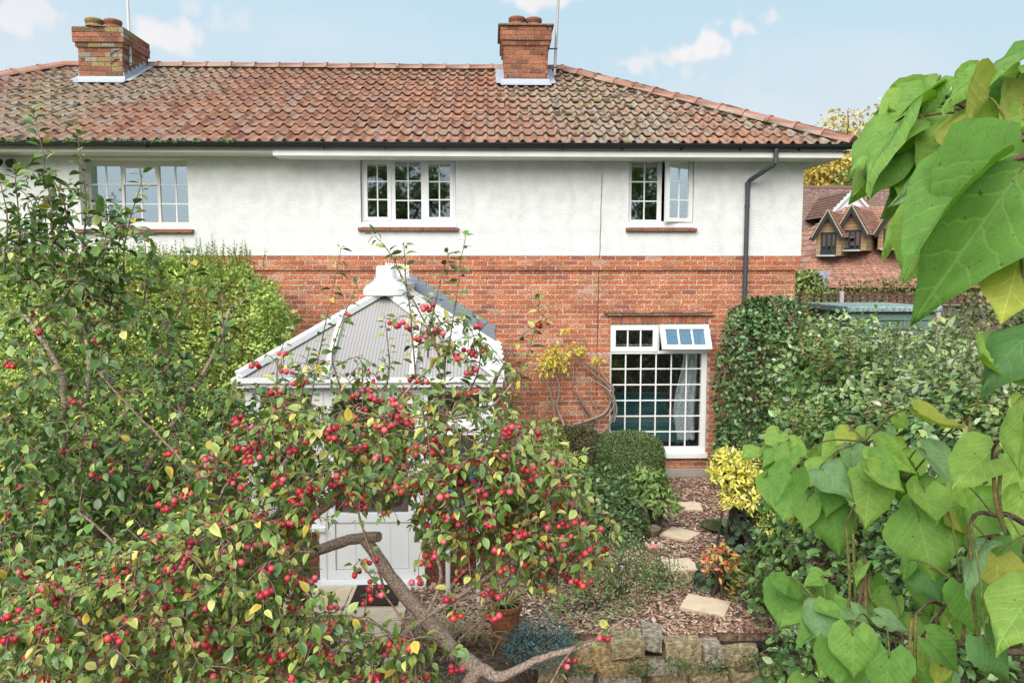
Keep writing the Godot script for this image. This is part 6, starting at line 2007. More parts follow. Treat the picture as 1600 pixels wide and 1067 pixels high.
func crab_trees() -> void:
	# the taller green tree on the left
	leaves = []; fruit = []; nodes = PackedVector3Array(); twigs = Shape.new()
	var green := [0.34, 0.30, 0.16, 0.05, 0.03, 0.015, 0.10]
	var t := thing("tall_crab_apple_tree", "tall green crab apple tree with upright water shoots against the left-hand window", "tree", Vector3.ZERO)
	wood(t, "trunk", [175, 1240, 5.2, 180, 1000, 5.2, 165, 860, 5.2, 150, 720, 5.2], 0.075, 0.045)
	wood(t, "limb", [152, 730, 5.2, 132, 640, 5.3, 142, 560, 5.4, 105, 470, 5.4], 0.035, 0.012)
	wood(t, "limb", [165, 860, 5.2, 100, 700, 4.8, 95, 590, 4.7, 30, 480, 4.7], 0.03, 0.010)
	wood(t, "limb", [152, 730, 5.2, 200, 640, 5.3, 155, 555, 5.4, 185, 430, 5.5], 0.03, 0.010)
	wood(t, "limb", [165, 850, 5.2, 235, 720, 5.0, 330, 560, 5.2, 360, 480, 5.4], 0.026, 0.008)
	wood(t, "limb", [170, 900, 5.2, 260, 860, 4.9, 300, 720, 5.0, 250, 560, 5.1], 0.024, 0.008)
	wood(t, "limb", [175, 960, 5.2, 60, 900, 4.8, -40, 800, 4.6], 0.026, 0.010)
	wood(t, "limb", [170, 900, 5.2, 330, 1000, 4.6, 380, 900, 4.6], 0.022, 0.008)
	for a in [
		[80, 440, 4.9, 80, 337, 4.9, 73, 281, 4.9, 62, 220, 4.9, 49, 172, 4.9], [75, 400, 4.9, 105, 350, 4.95, 92, 300, 4.95, 78, 272, 4.95],
		[130, 470, 5.2, 127, 385, 5.2, 133, 337, 5.2, 130, 281, 5.2, 122, 220, 5.2, 112, 194, 5.2],
		[190, 440, 5.3, 194, 380, 5.3, 206, 333, 5.3, 217, 295, 5.3, 220, 272, 5.3],
		[30, 440, 4.8, 29, 370, 4.8, 27, 295, 4.8, 28, 260, 4.8], [5, 420, 4.7, 10, 340, 4.7, 3, 285, 4.7], [55, 420, 5.1, 50, 350, 5.1, 60, 310, 5.1],
		[150, 470, 5.1, 158, 400, 5.1, 170, 350, 5.1, 172, 330, 5.1], [225, 470, 5.3, 230, 420, 5.3, 225, 370, 5.3], [265, 520, 5.2, 290, 450, 5.2, 300, 395, 5.2],
		[40, 500, 4.9, 45, 420, 4.9, 40, 360, 4.9], [110, 480, 5.0, 100, 420, 5.0, 108, 370, 5.0], [330, 570, 5.2, 360, 500, 5.2, 395, 440, 5.2], [250, 600, 5.0, 262, 520, 5.0, 245, 440, 5.0],
		[170, 480, 5.2, 180, 410, 5.2, 188, 350, 5.2], [350, 560, 5.1, 345, 480, 5.1, 325, 420, 5.1]]:
		shoot(P(a), 0.007, 0.002, 0.021, 0.090, green, 0.0)
	grow(poly([0, 390, 100, 400, 210, 430, 250, 470, 280, 530, 320, 580, 380, 650, 380, 710, 310, 760, 260, 830, 200, 860, 0, 900]), 480, 4.3, 5.8, 0.074, green, 0.008, 0.034)
	grow(poly([0, 640, 300, 680, 300, 1067, 0, 1067]), 600, 4.2, 6.0, 0.077, green, 0.016, 0.034)
	grow(poly([0, 300, 60, 255, 130, 300, 215, 345, 260, 420, 0, 430]), 70, 4.7, 5.3, 0.078, green, 0.0, 0.03)
	grow(poly([360, 600, 450, 590, 500, 660, 480, 740, 330, 760, 330, 640]), 90, 4.4, 5.2, 0.07, green, 0.02, 0.034)
	finish(t, "crown", 200)
	# the laden tree in the middle
	leaves = []; fruit = []; nodes = PackedVector3Array(); twigs = Shape.new()
	var mixed := [0.10, 0.18, 0.22, 0.22, 0.18, 0.035, 0.12]
	t = thing("laden_crab_apple_tree", "spreading crab apple tree laden with red fruit, its limbs sawn off in stubs", "tree", Vector3.ZERO)
	wood(t, "trunk", [415, 1240, 4.75, 432, 1070, 4.8, 452, 1000, 4.85, 470, 900, 4.85, 473, 830, 4.85, 487, 806, 4.8], 0.046, 0.036)
	wood(t, "sawn_limb", [484, 810, 4.8, 512, 786, 4.75, 530, 776, 4.72, 560, 773, 4.68, 598, 770, 4.62], 0.033, 0.030)
	wood(t, "sawn_limb", [474, 864, 4.85, 520, 851, 4.8, 560, 842, 4.74, 592, 838, 4.68], 0.036, 0.034)
	wood(t, "limb", [566, 838, 4.74, 582, 862, 4.70, 610, 900, 4.66, 650, 950, 4.6, 700, 1005, 4.55, 745, 1045, 4.5], 0.038, 0.050)
	wood(t, "limb", [720, 1110, 4.55, 735, 1060, 4.5, 752, 1045, 4.48, 775, 1058, 4.45, 800, 1052, 4.42, 850, 1028, 4.38, 930, 998, 4.3, 982, 965, 4.25], 0.055, 0.006)
	wood(t, "limb", [628, 995, 4.3, 660, 968, 4.25, 705, 940, 4.2, 760, 900, 4.1, 850, 834, 4.0, 868, 790, 4.0, 873, 740, 4.05], 0.015, 0.007)
	wood(t, "limb", [420, 1067, 4.4, 395, 950, 4.3, 405, 830, 4.2, 438, 735, 4.2, 470, 690, 4.2, 505, 664, 4.25, 535, 668, 4.3, 548, 705, 4.3], 0.014, 0.008)
	wood(t, "limb", [395, 950, 4.3, 300, 900, 4.2, 200, 960, 3.9, 90, 1010, 3.7], 0.014, 0.006)
	wood(t, "limb", [530, 774, 4.7, 560, 690, 4.7, 610, 640, 4.7, 668, 578, 4.7], 0.016, 0.006)
	wood(t, "limb", [598, 770, 4.62, 640, 700, 4.6, 680, 660, 4.6, 760, 640, 4.6, 800, 600, 4.6], 0.014, 0.006)
	wood(t, "limb", [660, 968, 4.25, 690, 900, 4.2, 672, 830, 4.2, 700, 740, 4.3, 690, 640, 4.4], 0.013, 0.007)
	wood(t, "limb", [705, 940, 4.2, 800, 900, 4.2, 815, 800, 4.3, 850, 700, 4.4], 0.012, 0.006)
	wood(t, "limb", [850, 834, 4.0, 890, 820, 4.0, 930, 790, 4.0], 0.007, 0.004)
	wood(t, "limb", [300, 900, 4.2, 330, 830, 4.0, 350, 760, 4.0, 420, 700, 4.1], 0.010, 0.005)
	wood(t, "limb", [420, 1067, 4.4, 480, 1000, 4.0, 560, 1010, 3.8], 0.011, 0.006)
	for a in [
		[470, 700, 4.8, 487, 610, 4.85, 505, 520, 4.85, 522, 440, 4.85, 530, 388, 4.85],
		[690, 560, 4.75, 655, 490, 4.75, 622, 420, 4.75, 600, 385, 4.75, 582, 366, 4.75],
		[690, 650, 4.7, 698, 560, 4.7, 712, 460, 4.7, 726, 368, 4.7],
		[780, 690, 4.6, 805, 600, 4.6, 832, 530, 4.6, 842, 466, 4.6],
		[650, 600, 4.75, 642, 500, 4.75, 635, 430, 4.75, 632, 384, 4.75],
		[668, 560, 4.7, 672, 500, 4.7, 688, 440, 4.7, 700, 395, 4.7],
		[760, 640, 4.6, 790, 560, 4.6, 820, 520, 4.6, 850, 505, 4.6],
		[540, 640, 4.8, 520, 560, 4.8, 535, 500, 4.8, 560, 450, 4.8], [600, 620, 4.7, 610, 560, 4.7, 600, 500, 4.7],
		[420, 700, 4.5, 430, 620, 4.6, 435, 560, 4.6, 455, 490, 4.6], [480, 690, 4.6, 470, 610, 4.6, 480, 550, 4.6], [720, 640, 4.6, 750, 570, 4.6, 745, 500, 4.6]]:
		shoot(P(a), 0.007, 0.0022, 0.025, 0.080, mixed, 0.05, 0.012)
	for a in [
		[0, 1005, 3.6, 90, 950, 3.6, 170, 905, 3.65, 260, 870, 3.7, 330, 828, 3.75], [240, 960, 3.6, 270, 890, 3.6, 300, 850, 3.65, 352, 822, 3.7], [120, 800, 4.1, 180, 850, 4.0, 250, 940, 3.8, 300, 1010, 3.7],
		[300, 740, 4.0, 250, 690, 4.1, 190, 620, 4.2, 140, 560, 4.3], [560, 640, 4.1, 620, 665, 4.0, 680, 700, 4.0, 715, 780, 3.95, 730, 850, 3.95], [540, 660, 4.2, 600, 650, 4.1, 680, 660, 4.1, 760, 700, 4.05], [600, 930, 3.9, 580, 860, 3.9, 560, 800, 3.95, 545, 770, 4.0],
		[660, 1067, 3.7, 640, 990, 3.7, 600, 930, 3.75, 565, 880, 3.8], [470, 1000, 3.7, 560, 970, 3.7, 640, 1010, 3.7], [690, 1030, 4.0, 790, 930, 4.0, 830, 860, 4.05, 842, 800, 4.1], [860, 1067, 3.9, 900, 1010, 3.95, 980, 990, 4.0], [700, 640, 4.4, 690, 720, 4.2, 660, 800, 4.1],
		[400, 800, 3.9, 350, 860, 3.8, 330, 960, 3.7, 320, 1060, 3.6], [180, 1067, 3.4, 190, 980, 3.5, 240, 900, 3.6]]:
		shoot(P(a), 0.008, 0.004, 0.10, 0.066, mixed, 0.1, 0.15)
	var holes := [poly([490, 850, 570, 850, 600, 880, 650, 940, 520, 945, 485, 930]), poly([640, 945, 790, 930, 790, 1067, 720, 1067]), poly([545, 780, 650, 790, 650, 850, 600, 840, 545, 820]), poly([560, 470, 650, 470, 650, 560, 540, 560])]
	gaps = [[poly([490, 785, 600, 760, 640, 800, 650, 875, 700, 960, 690, 975, 640, 950, 520, 955, 492, 915, 480, 850]), 0.48], [poly([655, 940, 790, 920, 800, 1067, 740, 1067, 690, 990]), 0.7], [poly([400, 588, 520, 588, 520, 640, 400, 650]), 0.3], [poly([520, 575, 790, 575, 790, 700, 640, 690, 520, 640]), 0.15], [poly([800, 500, 960, 500, 960, 690, 800, 690]), 0.6]]
	grow(poly([400, 660, 470, 560, 560, 540, 640, 480, 720, 470, 800, 560, 850, 640, 840, 700, 700, 680, 560, 720, 420, 740]), 115, 4.2, 5.1, 0.064, mixed, 0.04, 0.036, holes)
	grow(poly([320, 700, 430, 640, 560, 640, 760, 620, 860, 660, 890, 730, 870, 850, 780, 880, 690, 860, 620, 800, 500, 780, 470, 860, 470, 1000, 340, 1067, 240, 1000, 260, 800]), 680, 3.7, 4.9, 0.067, mixed, 0.05, 0.034, holes)
	grow(poly([660, 680, 900, 700, 940, 880, 860, 900, 680, 860]), 170, 3.7, 4.5, 0.068, mixed, 0.07, 0.036, holes)
	grow(poly([0, 880, 240, 820, 420, 780, 520, 960, 560, 1067, 0, 1067]), 400, 3.2, 4.2, 0.066, mixed, 0.04, 0.034, holes)
	grow(poly([470, 965, 560, 960, 720, 1010, 740, 1067, 470, 1067]), 70, 3.5, 4.2, 0.064, mixed, 0.06, 0.036)
	grow(poly([880, 760, 960, 800, 930, 920, 860, 900]), 14, 3.8, 4.2, 0.068, mixed, 0.16, 0.055)
	gaps = []
	for e in [[445, 655, 6], [468, 680, 8], [452, 695, 6], [500, 668, 6], [515, 660, 5], [440, 735, 7], [432, 748, 5], [475, 760, 7], [490, 748, 7], [505, 742, 6], [465, 775, 6], [410, 800, 5], [432, 808, 6], [445, 830, 5], [330, 720, 5], [315, 745, 5], [360, 735, 4], [395, 710, 5], [370, 690, 4], [430, 870, 5], [415, 905, 6], [390, 912, 4], [340, 880, 5], [288, 912, 4], [256, 938, 5], [244, 960, 6], [235, 990, 5], [290, 760, 3], [130, 950, 4], [100, 990, 4], [50, 1015, 5], [45, 1050, 4], [66, 1045, 4],
		[150, 735, 4], [140, 1000, 3], [330, 1020, 5], [365, 1000, 5], [380, 1030, 4], [365, 1055, 4], [430, 1012, 5], [520, 935, 5], [585, 920, 6], [570, 930, 4], [660, 690, 6], [690, 745, 7], [705, 720, 6], [650, 700, 6], [622, 620, 5], [640, 650, 5], [590, 615, 6], [575, 600, 5], [620, 640, 4], [560, 690, 5], [600, 660, 6], [700, 800, 5], [715, 810, 5], [735, 850, 7], [760, 790, 5], [748, 765, 4], [800, 715, 7], [825, 722, 8], [845, 735, 8], [815, 745, 6], [870, 715, 5], [880, 780, 7], [860, 785, 6], [845, 760, 6], [850, 840, 7], [868, 862, 6], [825, 872, 7], [790, 880, 7], [905, 858, 6], [918, 872, 5], [898, 895, 4], [700, 925, 6], [775, 920, 7], [755, 915, 6], [715, 890, 4], [665, 870, 5], [655, 900, 5], [770, 955, 4], [710, 955, 4], [945, 985, 3], [668, 470, 6], [655, 520, 5], [690, 510, 6], [620, 498, 5], [720, 550, 7], [735, 570, 6], [740, 545, 5], [800, 660, 5], [555, 885, 4], [385, 960, 5], [400, 560, 4], [445, 572, 4], [470, 590, 5]]:
		var w := pt(e[0], e[1], rf(3.75, 3.95) if e[1] > 600 and e[0] > 300 else 3.5 if e[1] > 900 and e[0] < 300 else rf(4.2, 4.5))
		var from := w
		var best := 1e9
		for q in nodes:
			if q.distance_squared_to(w) < best: best = q.distance_squared_to(w); from = q
		if best > 0.0004 and best < 1.0: shoot([from, from.lerp(w, 0.5) + Vector3(0, 0.05, 0) + rdir() * 0.03, w], 0.003, 0.002, 0.05, 0.07, mixed, 0.5)
		cluster(w, e[2])
	finish(t, "crown", 300)

# ---------------------------------------------------------------- Indian bean tree
const BEAN_LEAF := [Color(0.20, 0.42, 0.09), Color(0.29, 0.53, 0.12), Color(0.39, 0.62, 0.14), Color(0.15, 0.33, 0.11), Color(0.56, 0.62, 0.13), Color(0.30, 0.50, 0.24), Color(0.48, 0.52, 0.10)]
var bean_forms := []
var bean_tones := []
var bean_wood := PackedVector3Array()
func heart_leaf(cup: float, bend: float, wave: float, tip: float, sd: float) -> ArrayMesh:   # a unit heart-shaped leaf along +z, upper face up
	var s := Shape.new()
	var prof := [0.18, 0.345, 0.415, 0.44, 0.435, 0.41, 0.365, 0.305, 0.235, 0.165, 0.095, 0.045, 0.0]
	var p := []
	var uvs := []
	var nr := prof.size()
	for r in nr:
		var t := float(r) / (nr - 1)
		var row := []
		var ur := []
		for k in 13:
			var u := k / 6.0 - 1.0
			var w: float = prof[r] * (1.0 + 0.05 * sin(t * 11.0 + sd + signf(u) * 0.8) + 0.10 * nz(Vector3(t * 6.0, sd, u), 1.0))
			var x := u * w
			var z := t - 0.17 * pow(absf(u), 1.4) * pow(1.0 - t, 2.0)
			var y := cup * absf(u) * w - bend * t * t + wave * sin(t * 7.0 + sd + signf(u) * 1.2) * absf(u) * w - tip * pow(absf(u), 2.5) * 0.12 - 0.012 * exp(-absf(u) * 8.0)
			y += 0.003 * sin(t * 34.0 - absf(u) * 9.0) * smoothstep(0.05, 0.35, absf(u)) * (1.0 - t) + 0.030 * nz(Vector3(x * 3.2, sd * 5.0, z * 3.2), 1.0) + 0.012 * nz(Vector3(x * 9.0, sd * 3.0, z * 9.0), 1.0)
			row.append(Vector3(-x, y, z - bend * 0.35 * t * t))
			ur.append(Vector2(0.5 + 0.5 * u * (w / 0.46), t * 0.96 + 0.02))
		row.reverse(); ur.reverse()
		p.append(row); uvs.append(ur)
	s.grid(p, [], uvs)
	# a second skin just below gives the blade its thickness at the rim
	if s.n[s.n.size() / 2].y < 0:
		for i in s.n.size(): s.n[i] = -s.n[i]
		for i in s.ix.size() / 3:
			var q := s.ix[i * 3]; s.ix[i * 3] = s.ix[i * 3 + 1]; s.ix[i * 3 + 1] = q
	return s.mesh()
func bean_leaf(t: Node3D, base: Vector3, tip: Vector3, roll: float, tone: int, form: int, wide := 1.0, from := Vector3.INF) -> void:
	var d := tip - base
	var l := d.length()
	var c := (base + tip) * 0.5
	var up := (EYE - c).normalized() * 0.75 + Vector3.UP * 0.7
	var xf := leaf_xf(base, d, up, l)
	xf.basis = xf.basis * Basis(Vector3.BACK, deg_to_rad(roll))
	xf.basis.x *= wide
	obj("leaf", bean_forms[form % bean_forms.size()], bean_tones[tone], t).transform = xf
	if from == Vector3.INF:
		var best := 1e9
		for q in bean_wood:
			if q.distance_squared_to(base) < best: best = q.distance_squared_to(base); from = q
	if from.distance_to(base) < 0.7:
		var s := Shape.new()
		s.col = Color(0.22, 0.22, 0.06)
		s.tube(spline([from, from.lerp(base, 0.6) + Vector3(0, 0.12 * from.distance_to(base), 0), base + Vector3(0, 0.004, 0), base.lerp(tip, 0.12)], 4), taper(13, 0.0032, 0.0018), 5)
		obj("leaf_stalk", s, M.wood, t)
func bough(t: Node3D, a: Array, r0: float, r1: float) -> void:
	var s := Shape.new()
	s.col = Color(0.15, 0.095, 0.055)
	var line := wobble(spline(P(a), 6), 0.006, 6.0)
	s.tube(line, taper(line.size(), r0, r1), 9)
	obj("bough", s, M.bark, t)
	bean_wood.append_array(line)
func bean_tree() -> void:
	var t := thing("bean_tree", "Indian bean tree with very large heart-shaped leaves and long hanging pods", "tree", Vector3.ZERO)
	for k in 8: bean_forms.append(heart_leaf([0.12, 0.3, -0.12, 0.5, 0.2, 0.05, 0.55, -0.25][k], [0.12, 0.22, 0.3, 0.15, 0.4, 0.08, 0.28, 0.2][k], [0.10, 0.16, 0.12, 0.08, 0.2, 0.14, 0.1, 0.18][k], [0.4, 0.6, 0.8, 0.2, 1.0, 0.5, 0.3, 0.9][k], k * 1.7))
	for c in BEAN_LEAF:
		var m := StandardMaterial3D.new()
		m.albedo_color = c.linear_to_srgb()
		m.albedo_texture = M.vein
		m.roughness = 0.62
		m.metallic_specular = 0.35
		m.heightmap_enabled = true
		m.heightmap_texture = M.vein_h
		m.heightmap_scale = 0.16
		m.backlight_enabled = true
		m.backlight = Color(0.9, 0.95, 0.4)
		bean_tones.append(m)
	var s := Shape.new()
	s.col = Color(0.17, 0.12, 0.085)
	s.tube(wobble(spline([Vector3(2.9, -0.8, -2.1), Vector3(2.85, 0.8, -2.0), Vector3(2.75, 2.2, -1.9), Vector3(2.7, 3.6, -1.9), Vector3(2.6, 4.6, -1.9)], 6), 0.05, 1.5), taper(25, 0.13, 0.06), 12)
	obj("trunk", s, M.bark, t)
	# upper boughs
	bough(t, [2400, 300, 1.9, 1900, 205, 1.75, 1700, 203, 1.7, 1600, 208, 1.68, 1560, 211, 1.68, 1500, 216, 1.7], 0.010, 0.004)
	bough(t, [2400, 330, 1.9, 1800, 205, 1.55, 1600, 215, 1.5, 1545, 236, 1.5, 1478, 265, 1.5], 0.009, 0.004)
	bough(t, [2400, 380, 1.9, 1750, 215, 1.4, 1600, 245, 1.36, 1575, 258, 1.37, 1552, 266, 1.40], 0.009, 0.005)
	bough(t, [1900, 205, 1.75, 1640, 190, 1.9, 1540, 180, 2.0, 1510, 168, 2.0, 1494, 152, 2.0], 0.010, 0.005)
	bough(t, [1500, 162, 2.0, 1480, 150, 2.0, 1450, 144, 2.0], 0.005, 0.003)
	bough(t, [1494, 160, 2.0, 1470, 162, 2.0, 1428, 176, 2.0], 0.004, 0.0025)
	bough(t, [1540, 178, 1.95, 1490, 175, 1.95, 1442, 182, 1.95], 0.004, 0.0025)
	for e in [
		[1640, 70, 1.85, 1452, 140, 1.75, 40, 1, 0, 0.62], [1640, 62, 1.9, 1560, 75, 1.9, 20, 0, 1, 0.8], [1455, 141, 2.0, 1374, 192, 1.95, 25, 1, 3, 0.7], [1450, 150, 2.02, 1412, 186, 2.0, -20, 2, 1, 0.9],
		[1430, 176, 1.95, 1318, 262, 1.8, 42, 1, 1, 0.52], [1442, 182, 2.05, 1340, 285, 1.95, 48, 1, 2, 0.5], [1480, 216, 2.0, 1405, 292, 1.9, 55, 0, 4, 0.7], [1500, 205, 1.95, 1425, 325, 1.85, 150, 2, 5, 0.8],
		[1545, 155, 1.75, 1472, 238, 1.6, 70, 4, 3, 0.75], [1560, 180, 1.9, 1462, 205, 1.9, 20, 5, 0, 1.0], [1532, 142, 1.95, 1610, 108, 1.95, 10, 1, 1, 0.8], [1605, 160, 1.85, 1545, 222, 1.75, 130, 4, 5, 0.9],
		[1600, 190, 1.8, 1535, 270, 1.7, 150, 2, 0, 1.05], [1488, 262, 1.5, 1396, 318, 1.45, -35, 5, 3, 0.6], [1450, 300, 1.6, 1350, 352, 1.55, 30, 2, 4, 0.6], [1604, 256, 1.36, 1428, 494, 1.28, -18, 0, 6, 0.76],
		[1480, 330, 1.5, 1400, 462, 1.5, 160, 2, 1, 1.0], [1540, 272, 1.36, 1380, 408, 1.25, 30, 0, 3, 0.55], [1600, 380, 1.35, 1558, 525, 1.3, 170, 4, 0, 0.9], [1585, 370, 1.5, 1530, 470, 1.5, 160, 6, 2, 0.9], [1610, 545, 1.3, 1490, 592, 1.22, 160, 2, 1, 0.75],
		[1640, 500, 1.25, 1520, 575, 1.2, 10, 3, 2, 0.8], [1560, 215, 2.1, 1500, 290, 2.1, 120, 0, 2, 1.0], [1420, 200, 2.1, 1375, 235, 2.1, 0, 2, 0, 1.0], [1530, 110, 2.1, 1480, 155, 2.1, 150, 1, 5, 0.9], [1640, 150, 2.0, 1580, 140, 2.0, 20, 5, 5, 0.9], [1470, 190, 2.15, 1430, 240, 2.15, 10, 1, 6, 1.0], [1600, 260, 1.9, 1480, 330, 1.9, 160, 0, 7, 0.9], [1640, 300, 1.7, 1590, 200, 1.75, 170, 2, 7, 1.0], [1500, 240, 2.0, 1440, 300, 2.0, 20, 0, 1, 0.9], [1412, 188, 1.95, 1322, 258, 1.85, 10, 1, 0, 0.7], [1420, 212, 2.0, 1334, 282, 1.9, -10, 2, 2, 0.75], [1402, 240, 1.95, 1352, 306, 1.9, 15, 0, 5, 0.85], [1424, 160, 2.0, 1368, 200, 1.95, 5, 2, 3, 0.85], [1440, 262, 1.95, 1386, 330, 1.9, 150, 1, 1, 0.85], [1470, 120, 2.0, 1430, 168, 1.95, 10, 1, 4, 0.8]]:
		bean_leaf(t, pt(e[0], e[1], e[2]), pt(e[3], e[4], e[5]), e[6], e[7], e[8], e[9])
	rng.seed = 78
	for k in 46:
		var b := pt(rf(1415, 1640), rf(110, 330), rf(1.95, 2.4))
		bean_leaf(t, b, b + Vector3(rf(-1.0, -0.1), rf(-0.8, 0.1), rf(-0.3, 0.4)).normalized() * rf(0.12, 0.19), rf(-40, 40) if k % 2 else 160.0, [0, 1, 2, 5][k % 4], k, rf(0.75, 1.0))
	# lower boughs
	bough(t, [2400, 900, 2.2, 1750, 900, 2.4, 1600, 860, 2.45, 1520, 822, 2.5, 1480, 792, 2.5, 1430, 758, 2.52, 1395, 738, 2.55, 1368, 715, 2.6, 1352, 690, 2.62], 0.016, 0.004)
	bough(t, [2400, 1000, 2.2, 1750, 1020, 2.1, 1600, 1020, 2.15, 1530, 1008, 2.2, 1440, 1000, 2.25, 1366, 980, 2.3, 1290, 960, 2.4], 0.014, 0.004)
	bough(t, [1750, 900, 2.4, 1600, 815, 2.0, 1560, 806, 2.0, 1532, 802, 2.0, 1520, 815, 2.0], 0.010, 0.004)
	bough(t, [1430, 758, 2.52, 1380, 720, 2.75, 1310, 720, 2.85, 1250, 715, 2.9, 1222, 705, 2.9], 0.007, 0.003)
	bough(t, [1440, 1000, 2.25, 1478, 948, 2.2, 1500, 900, 2.2], 0.006, 0.003)
	bough(t, [1395, 738, 2.55, 1300, 790, 2.7, 1250, 760, 2.8], 0.006, 0.003)
	bough(t, [1600, 665, 1.8, 1560, 690, 1.85, 1552, 720, 1.9], 0.005, 0.003)
	for e in [
		[1361, 742, 2.5, 1350, 828, 2.4, 5, 2, 1, 1.0], [1434, 803, 2.35, 1464, 920, 2.2, 8, 1, 2, 1.05], [1242, 766, 2.75, 1222, 812, 2.65, 8, 1, 0, 1.35], [1236, 700, 2.8, 1217, 746, 2.75, 15, 1, 1, 0.95], [1302, 716, 2.7, 1300, 756, 2.55, 10, 2, 4, 1.35],
		[1332, 698, 2.6, 1338, 746, 2.55, -5, 5, 3, 1.0], [1302, 746, 2.6, 1288, 812, 2.55, 20, 0, 5, 0.95], [1368, 697, 2.5, 1432, 736, 2.35, 25, 2, 6, 0.75], [1384, 674, 2.5, 1400, 697, 2.45, 30, 5, 3, 1.2], [1330, 672, 2.7, 1306, 694, 2.65, 0, 4, 0, 1.0],
		[1182, 696, 2.9, 1160, 710, 2.85, 0, 2, 2, 0.95], [1220, 692, 2.9, 1184, 726, 2.85, 20, 1, 1, 0.8], [1216, 710, 2.9, 1186, 740, 2.85, 20, 0, 6, 0.7], [1220, 674, 2.95, 1194, 696, 2.9, 0, 2, 0, 1.0], [1234, 690, 2.9, 1268, 718, 2.85, 10, 2, 5, 0.95],
		[1270, 738, 2.7, 1238, 762, 2.65, 160, 4, 1, 0.8], [1230, 745, 2.85, 1185, 766, 2.8, 10, 1, 2, 0.85], [1212, 762, 2.85, 1194, 802, 2.8, 15, 0, 0, 0.7], [1312, 686, 2.75, 1282, 720, 2.7, 10, 2, 3, 0.75], [1356, 668, 2.7, 1332, 684, 2.7, 10, 2, 5, 1.1],
		[1428, 642, 2.4, 1498, 694, 2.3, 150, 4, 2, 0.75], [1558, 696, 1.95, 1484, 756, 1.85, 5, 2, 0, 0.85], [1440, 702, 2.4, 1512, 768, 2.3, -15, 5, 3, 0.7], [1604, 645, 1.75, 1576, 744, 1.7, 30, 2, 1, 0.75], [1494, 757, 2.2, 1524, 804, 2.15, 10, 2, 6, 0.9],
		[1300, 794, 2.6, 1314, 874, 2.5, 5, 0, 2, 1.0], [1542, 846, 2.0, 1476, 902, 1.95, 40, 5, 4, 0.7], [1560, 870, 2.1, 1556, 950, 2.05, 160, 6, 5, 1.15], [1508, 914, 2.05, 1532, 1002, 2.0, 0, 0, 0, 0.95], [1622, 918, 1.8, 1548, 1002, 1.7, 10, 2, 1, 0.9],
		[1540, 996, 1.8, 1606, 1078, 1.75, 0, 3, 2, 0.9], [1448, 996, 2.0, 1520, 1056, 1.95, 5, 0, 6, 0.8], [1333, 983, 2.0, 1334, 1072, 1.95, 5, 1, 1, 1.0], [1298, 1002, 2.05, 1312, 1086, 2.0, 20, 0, 5, 0.85], [1390, 1018, 1.95, 1384, 1110, 1.9, 5, 0, 0, 1.0],
		[1290, 943, 2.4, 1272, 996, 2.3, 10, 5, 4, 1.1], [1257, 940, 2.5, 1213, 974, 2.45, 10, 1, 1, 0.95], [1262, 922, 2.6, 1224, 936, 2.55, 0, 1, 2, 0.9], [1282, 980, 2.4, 1238, 1004, 2.35, 15, 0, 6, 0.8], [1353, 876, 2.4, 1325, 895, 2.35, 40, 1, 4, 0.9],
		[1286, 902, 2.5, 1252, 914, 2.5, 0, 1, 3, 1.0], [1372, 962, 2.25, 1428, 988, 2.2, 15, 5, 0, 0.7], [1330, 955, 2.3, 1372, 1008, 2.25, 20, 5, 2, 0.8], [1446, 1008, 2.1, 1440, 1058, 2.05, 30, 2, 3, 0.7], [1472, 1036, 2.0, 1458, 1076, 2.0, 10, 4, 0, 0.9],
		[1482, 800, 2.3, 1512, 844, 2.3, 150, 6, 1, 0.8], [1440, 888, 2.3, 1478, 948, 2.2, 5, 3, 2, 0.9], [1422, 876, 2.3, 1408, 910, 2.3, 20, 0, 0, 0.9], [1556, 780, 2.3, 1500, 850, 2.3, 150, 1, 4, 0.9], [1590, 730, 2.4, 1550, 800, 2.4, 160, 2, 1, 0.9], [1600, 770, 2.2, 1570, 850, 2.2, 150, 2, 2, 0.9],
		[1600, 870, 2.3, 1520, 930, 2.3, 10, 0, 3, 0.9], [1420, 700, 2.7, 1380, 770, 2.7, 150, 2, 5, 1.0], [1380, 760, 2.7, 1330, 800, 2.7, 10, 0, 3, 1.0], [1460, 760, 2.7, 1420, 830, 2.7, 150, 0, 1, 1.0], [1290, 700, 2.9, 1262, 740, 2.9, 10, 0, 2, 1.0], [1400, 650, 2.6, 1425, 672, 2.6, 20, 2, 0, 0.9], [1600, 620, 2.0, 1590, 660, 2.0, 150, 2, 1, 0.9]]:
		bean_leaf(t, pt(e[0], e[1], e[2]), pt(e[3], e[4], e[5]), e[6], e[7], e[8], e[9])
	rng.seed = 77
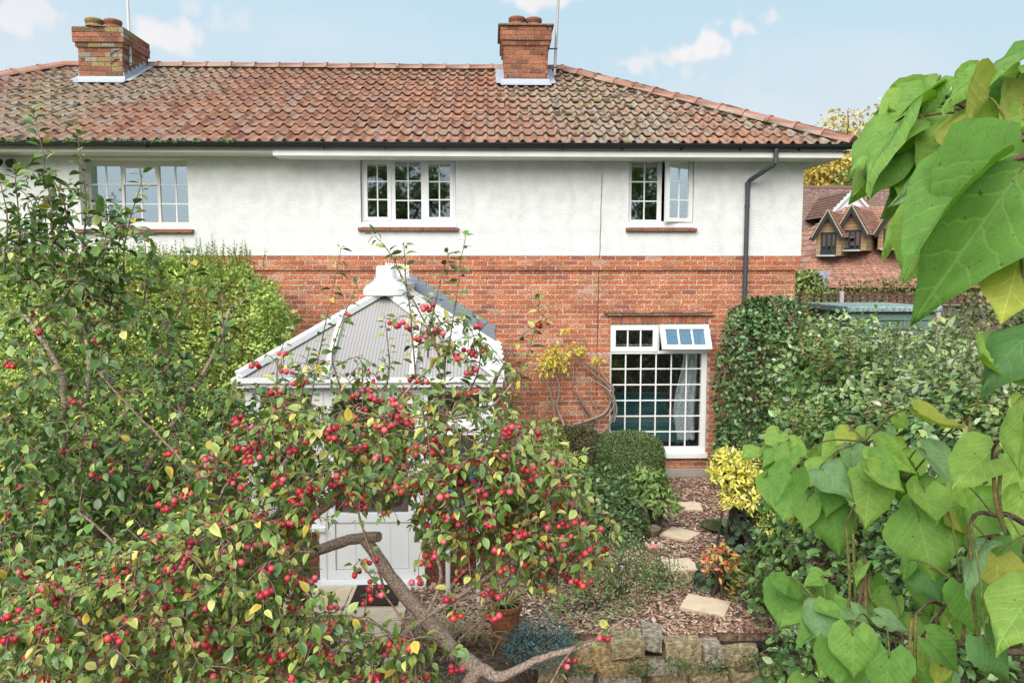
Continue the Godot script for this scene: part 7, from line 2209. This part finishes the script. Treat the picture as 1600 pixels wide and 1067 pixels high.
	for k in 60:   # younger leaves behind and between
		var x := rf(1215, 1640)
		var y := rf(690, 1060)
		if x < 1330 and y > 790 and y < 900 or x < 1400 and y > 780 and y < 840: continue
		var d := rf(2.35, 2.9)
		var b := pt(x, y, d)
		bean_leaf(t, b, b + Vector3(rf(-0.5, 0.35), rf(-0.9, -0.2), rf(0.0, 0.9)).normalized() * rf(0.13, 0.20), rf(-40, 40) if k % 3 else 160.0, [0, 1, 2, 1, 5, 1, 0, 2][k % 8], k, rf(0.8, 1.0))
	# pods
	for e in [[1322, 818, 2.4, 1328, 930, 1312, 1035], [1333, 826, 2.42, 1336, 900, 1338, 958], [1352, 868, 2.38, 1354, 960, 1363, 1020], [1356, 900, 2.4, 1360, 930, 1378, 962], [1514, 822, 2.0, 1521, 920, 1528, 1005], [1553, 735, 1.9, 1558, 790, 1572, 836], [1566, 720, 1.92, 1562, 780, 1572, 834], [1516, 650, 2.3, 1516, 680, 1515, 706], [1425, 965, 2.05, 1420, 1040, 1414, 1110], [1432, 960, 2.05, 1430, 1040, 1432, 1110], [1412, 1015, 2.05, 1414, 1060, 1418, 1120], [1404, 1040, 2.05, 1404, 1080, 1402, 1120], [1508, 960, 2.1, 1506, 990, 1504, 1004]]:
		var p := P([e[0], e[1], e[2], e[3], e[4], e[2] - 0.03, e[5], e[6], e[2] - 0.02])
		s = Shape.new()
		s.col = Color(0.22, 0.22, 0.05).lerp(Color(0.27, 0.19, 0.07), rng.randf())
		var line := spline(p, 6)
		var rr := PackedFloat32Array()
		for k in line.size():
			var u := float(k) / (line.size() - 1)
			rr.append(0.0052 * minf(1.0, minf(u * 8.0 + 0.45, (1.0 - u) * 4.0 + 0.25)))
		s.tube(line, rr, 7)
		obj("pod", s, M.wood, t)
		var from := Vector3.INF
		var best := 1e9
		for q in bean_wood:
			if q.distance_squared_to(p[0]) < best: best = q.distance_squared_to(p[0]); from = q
		if best < 0.16:
			s = Shape.new()
			s.col = Color(0.17, 0.10, 0.06)
			s.tube(spline([from, from.lerp(p[0], 0.6) + Vector3(0.01, 0.03, 0), p[0]], 4), taper(9, 0.0035, 0.003), 5)
			obj("pod_stalk", s, M.wood, t)
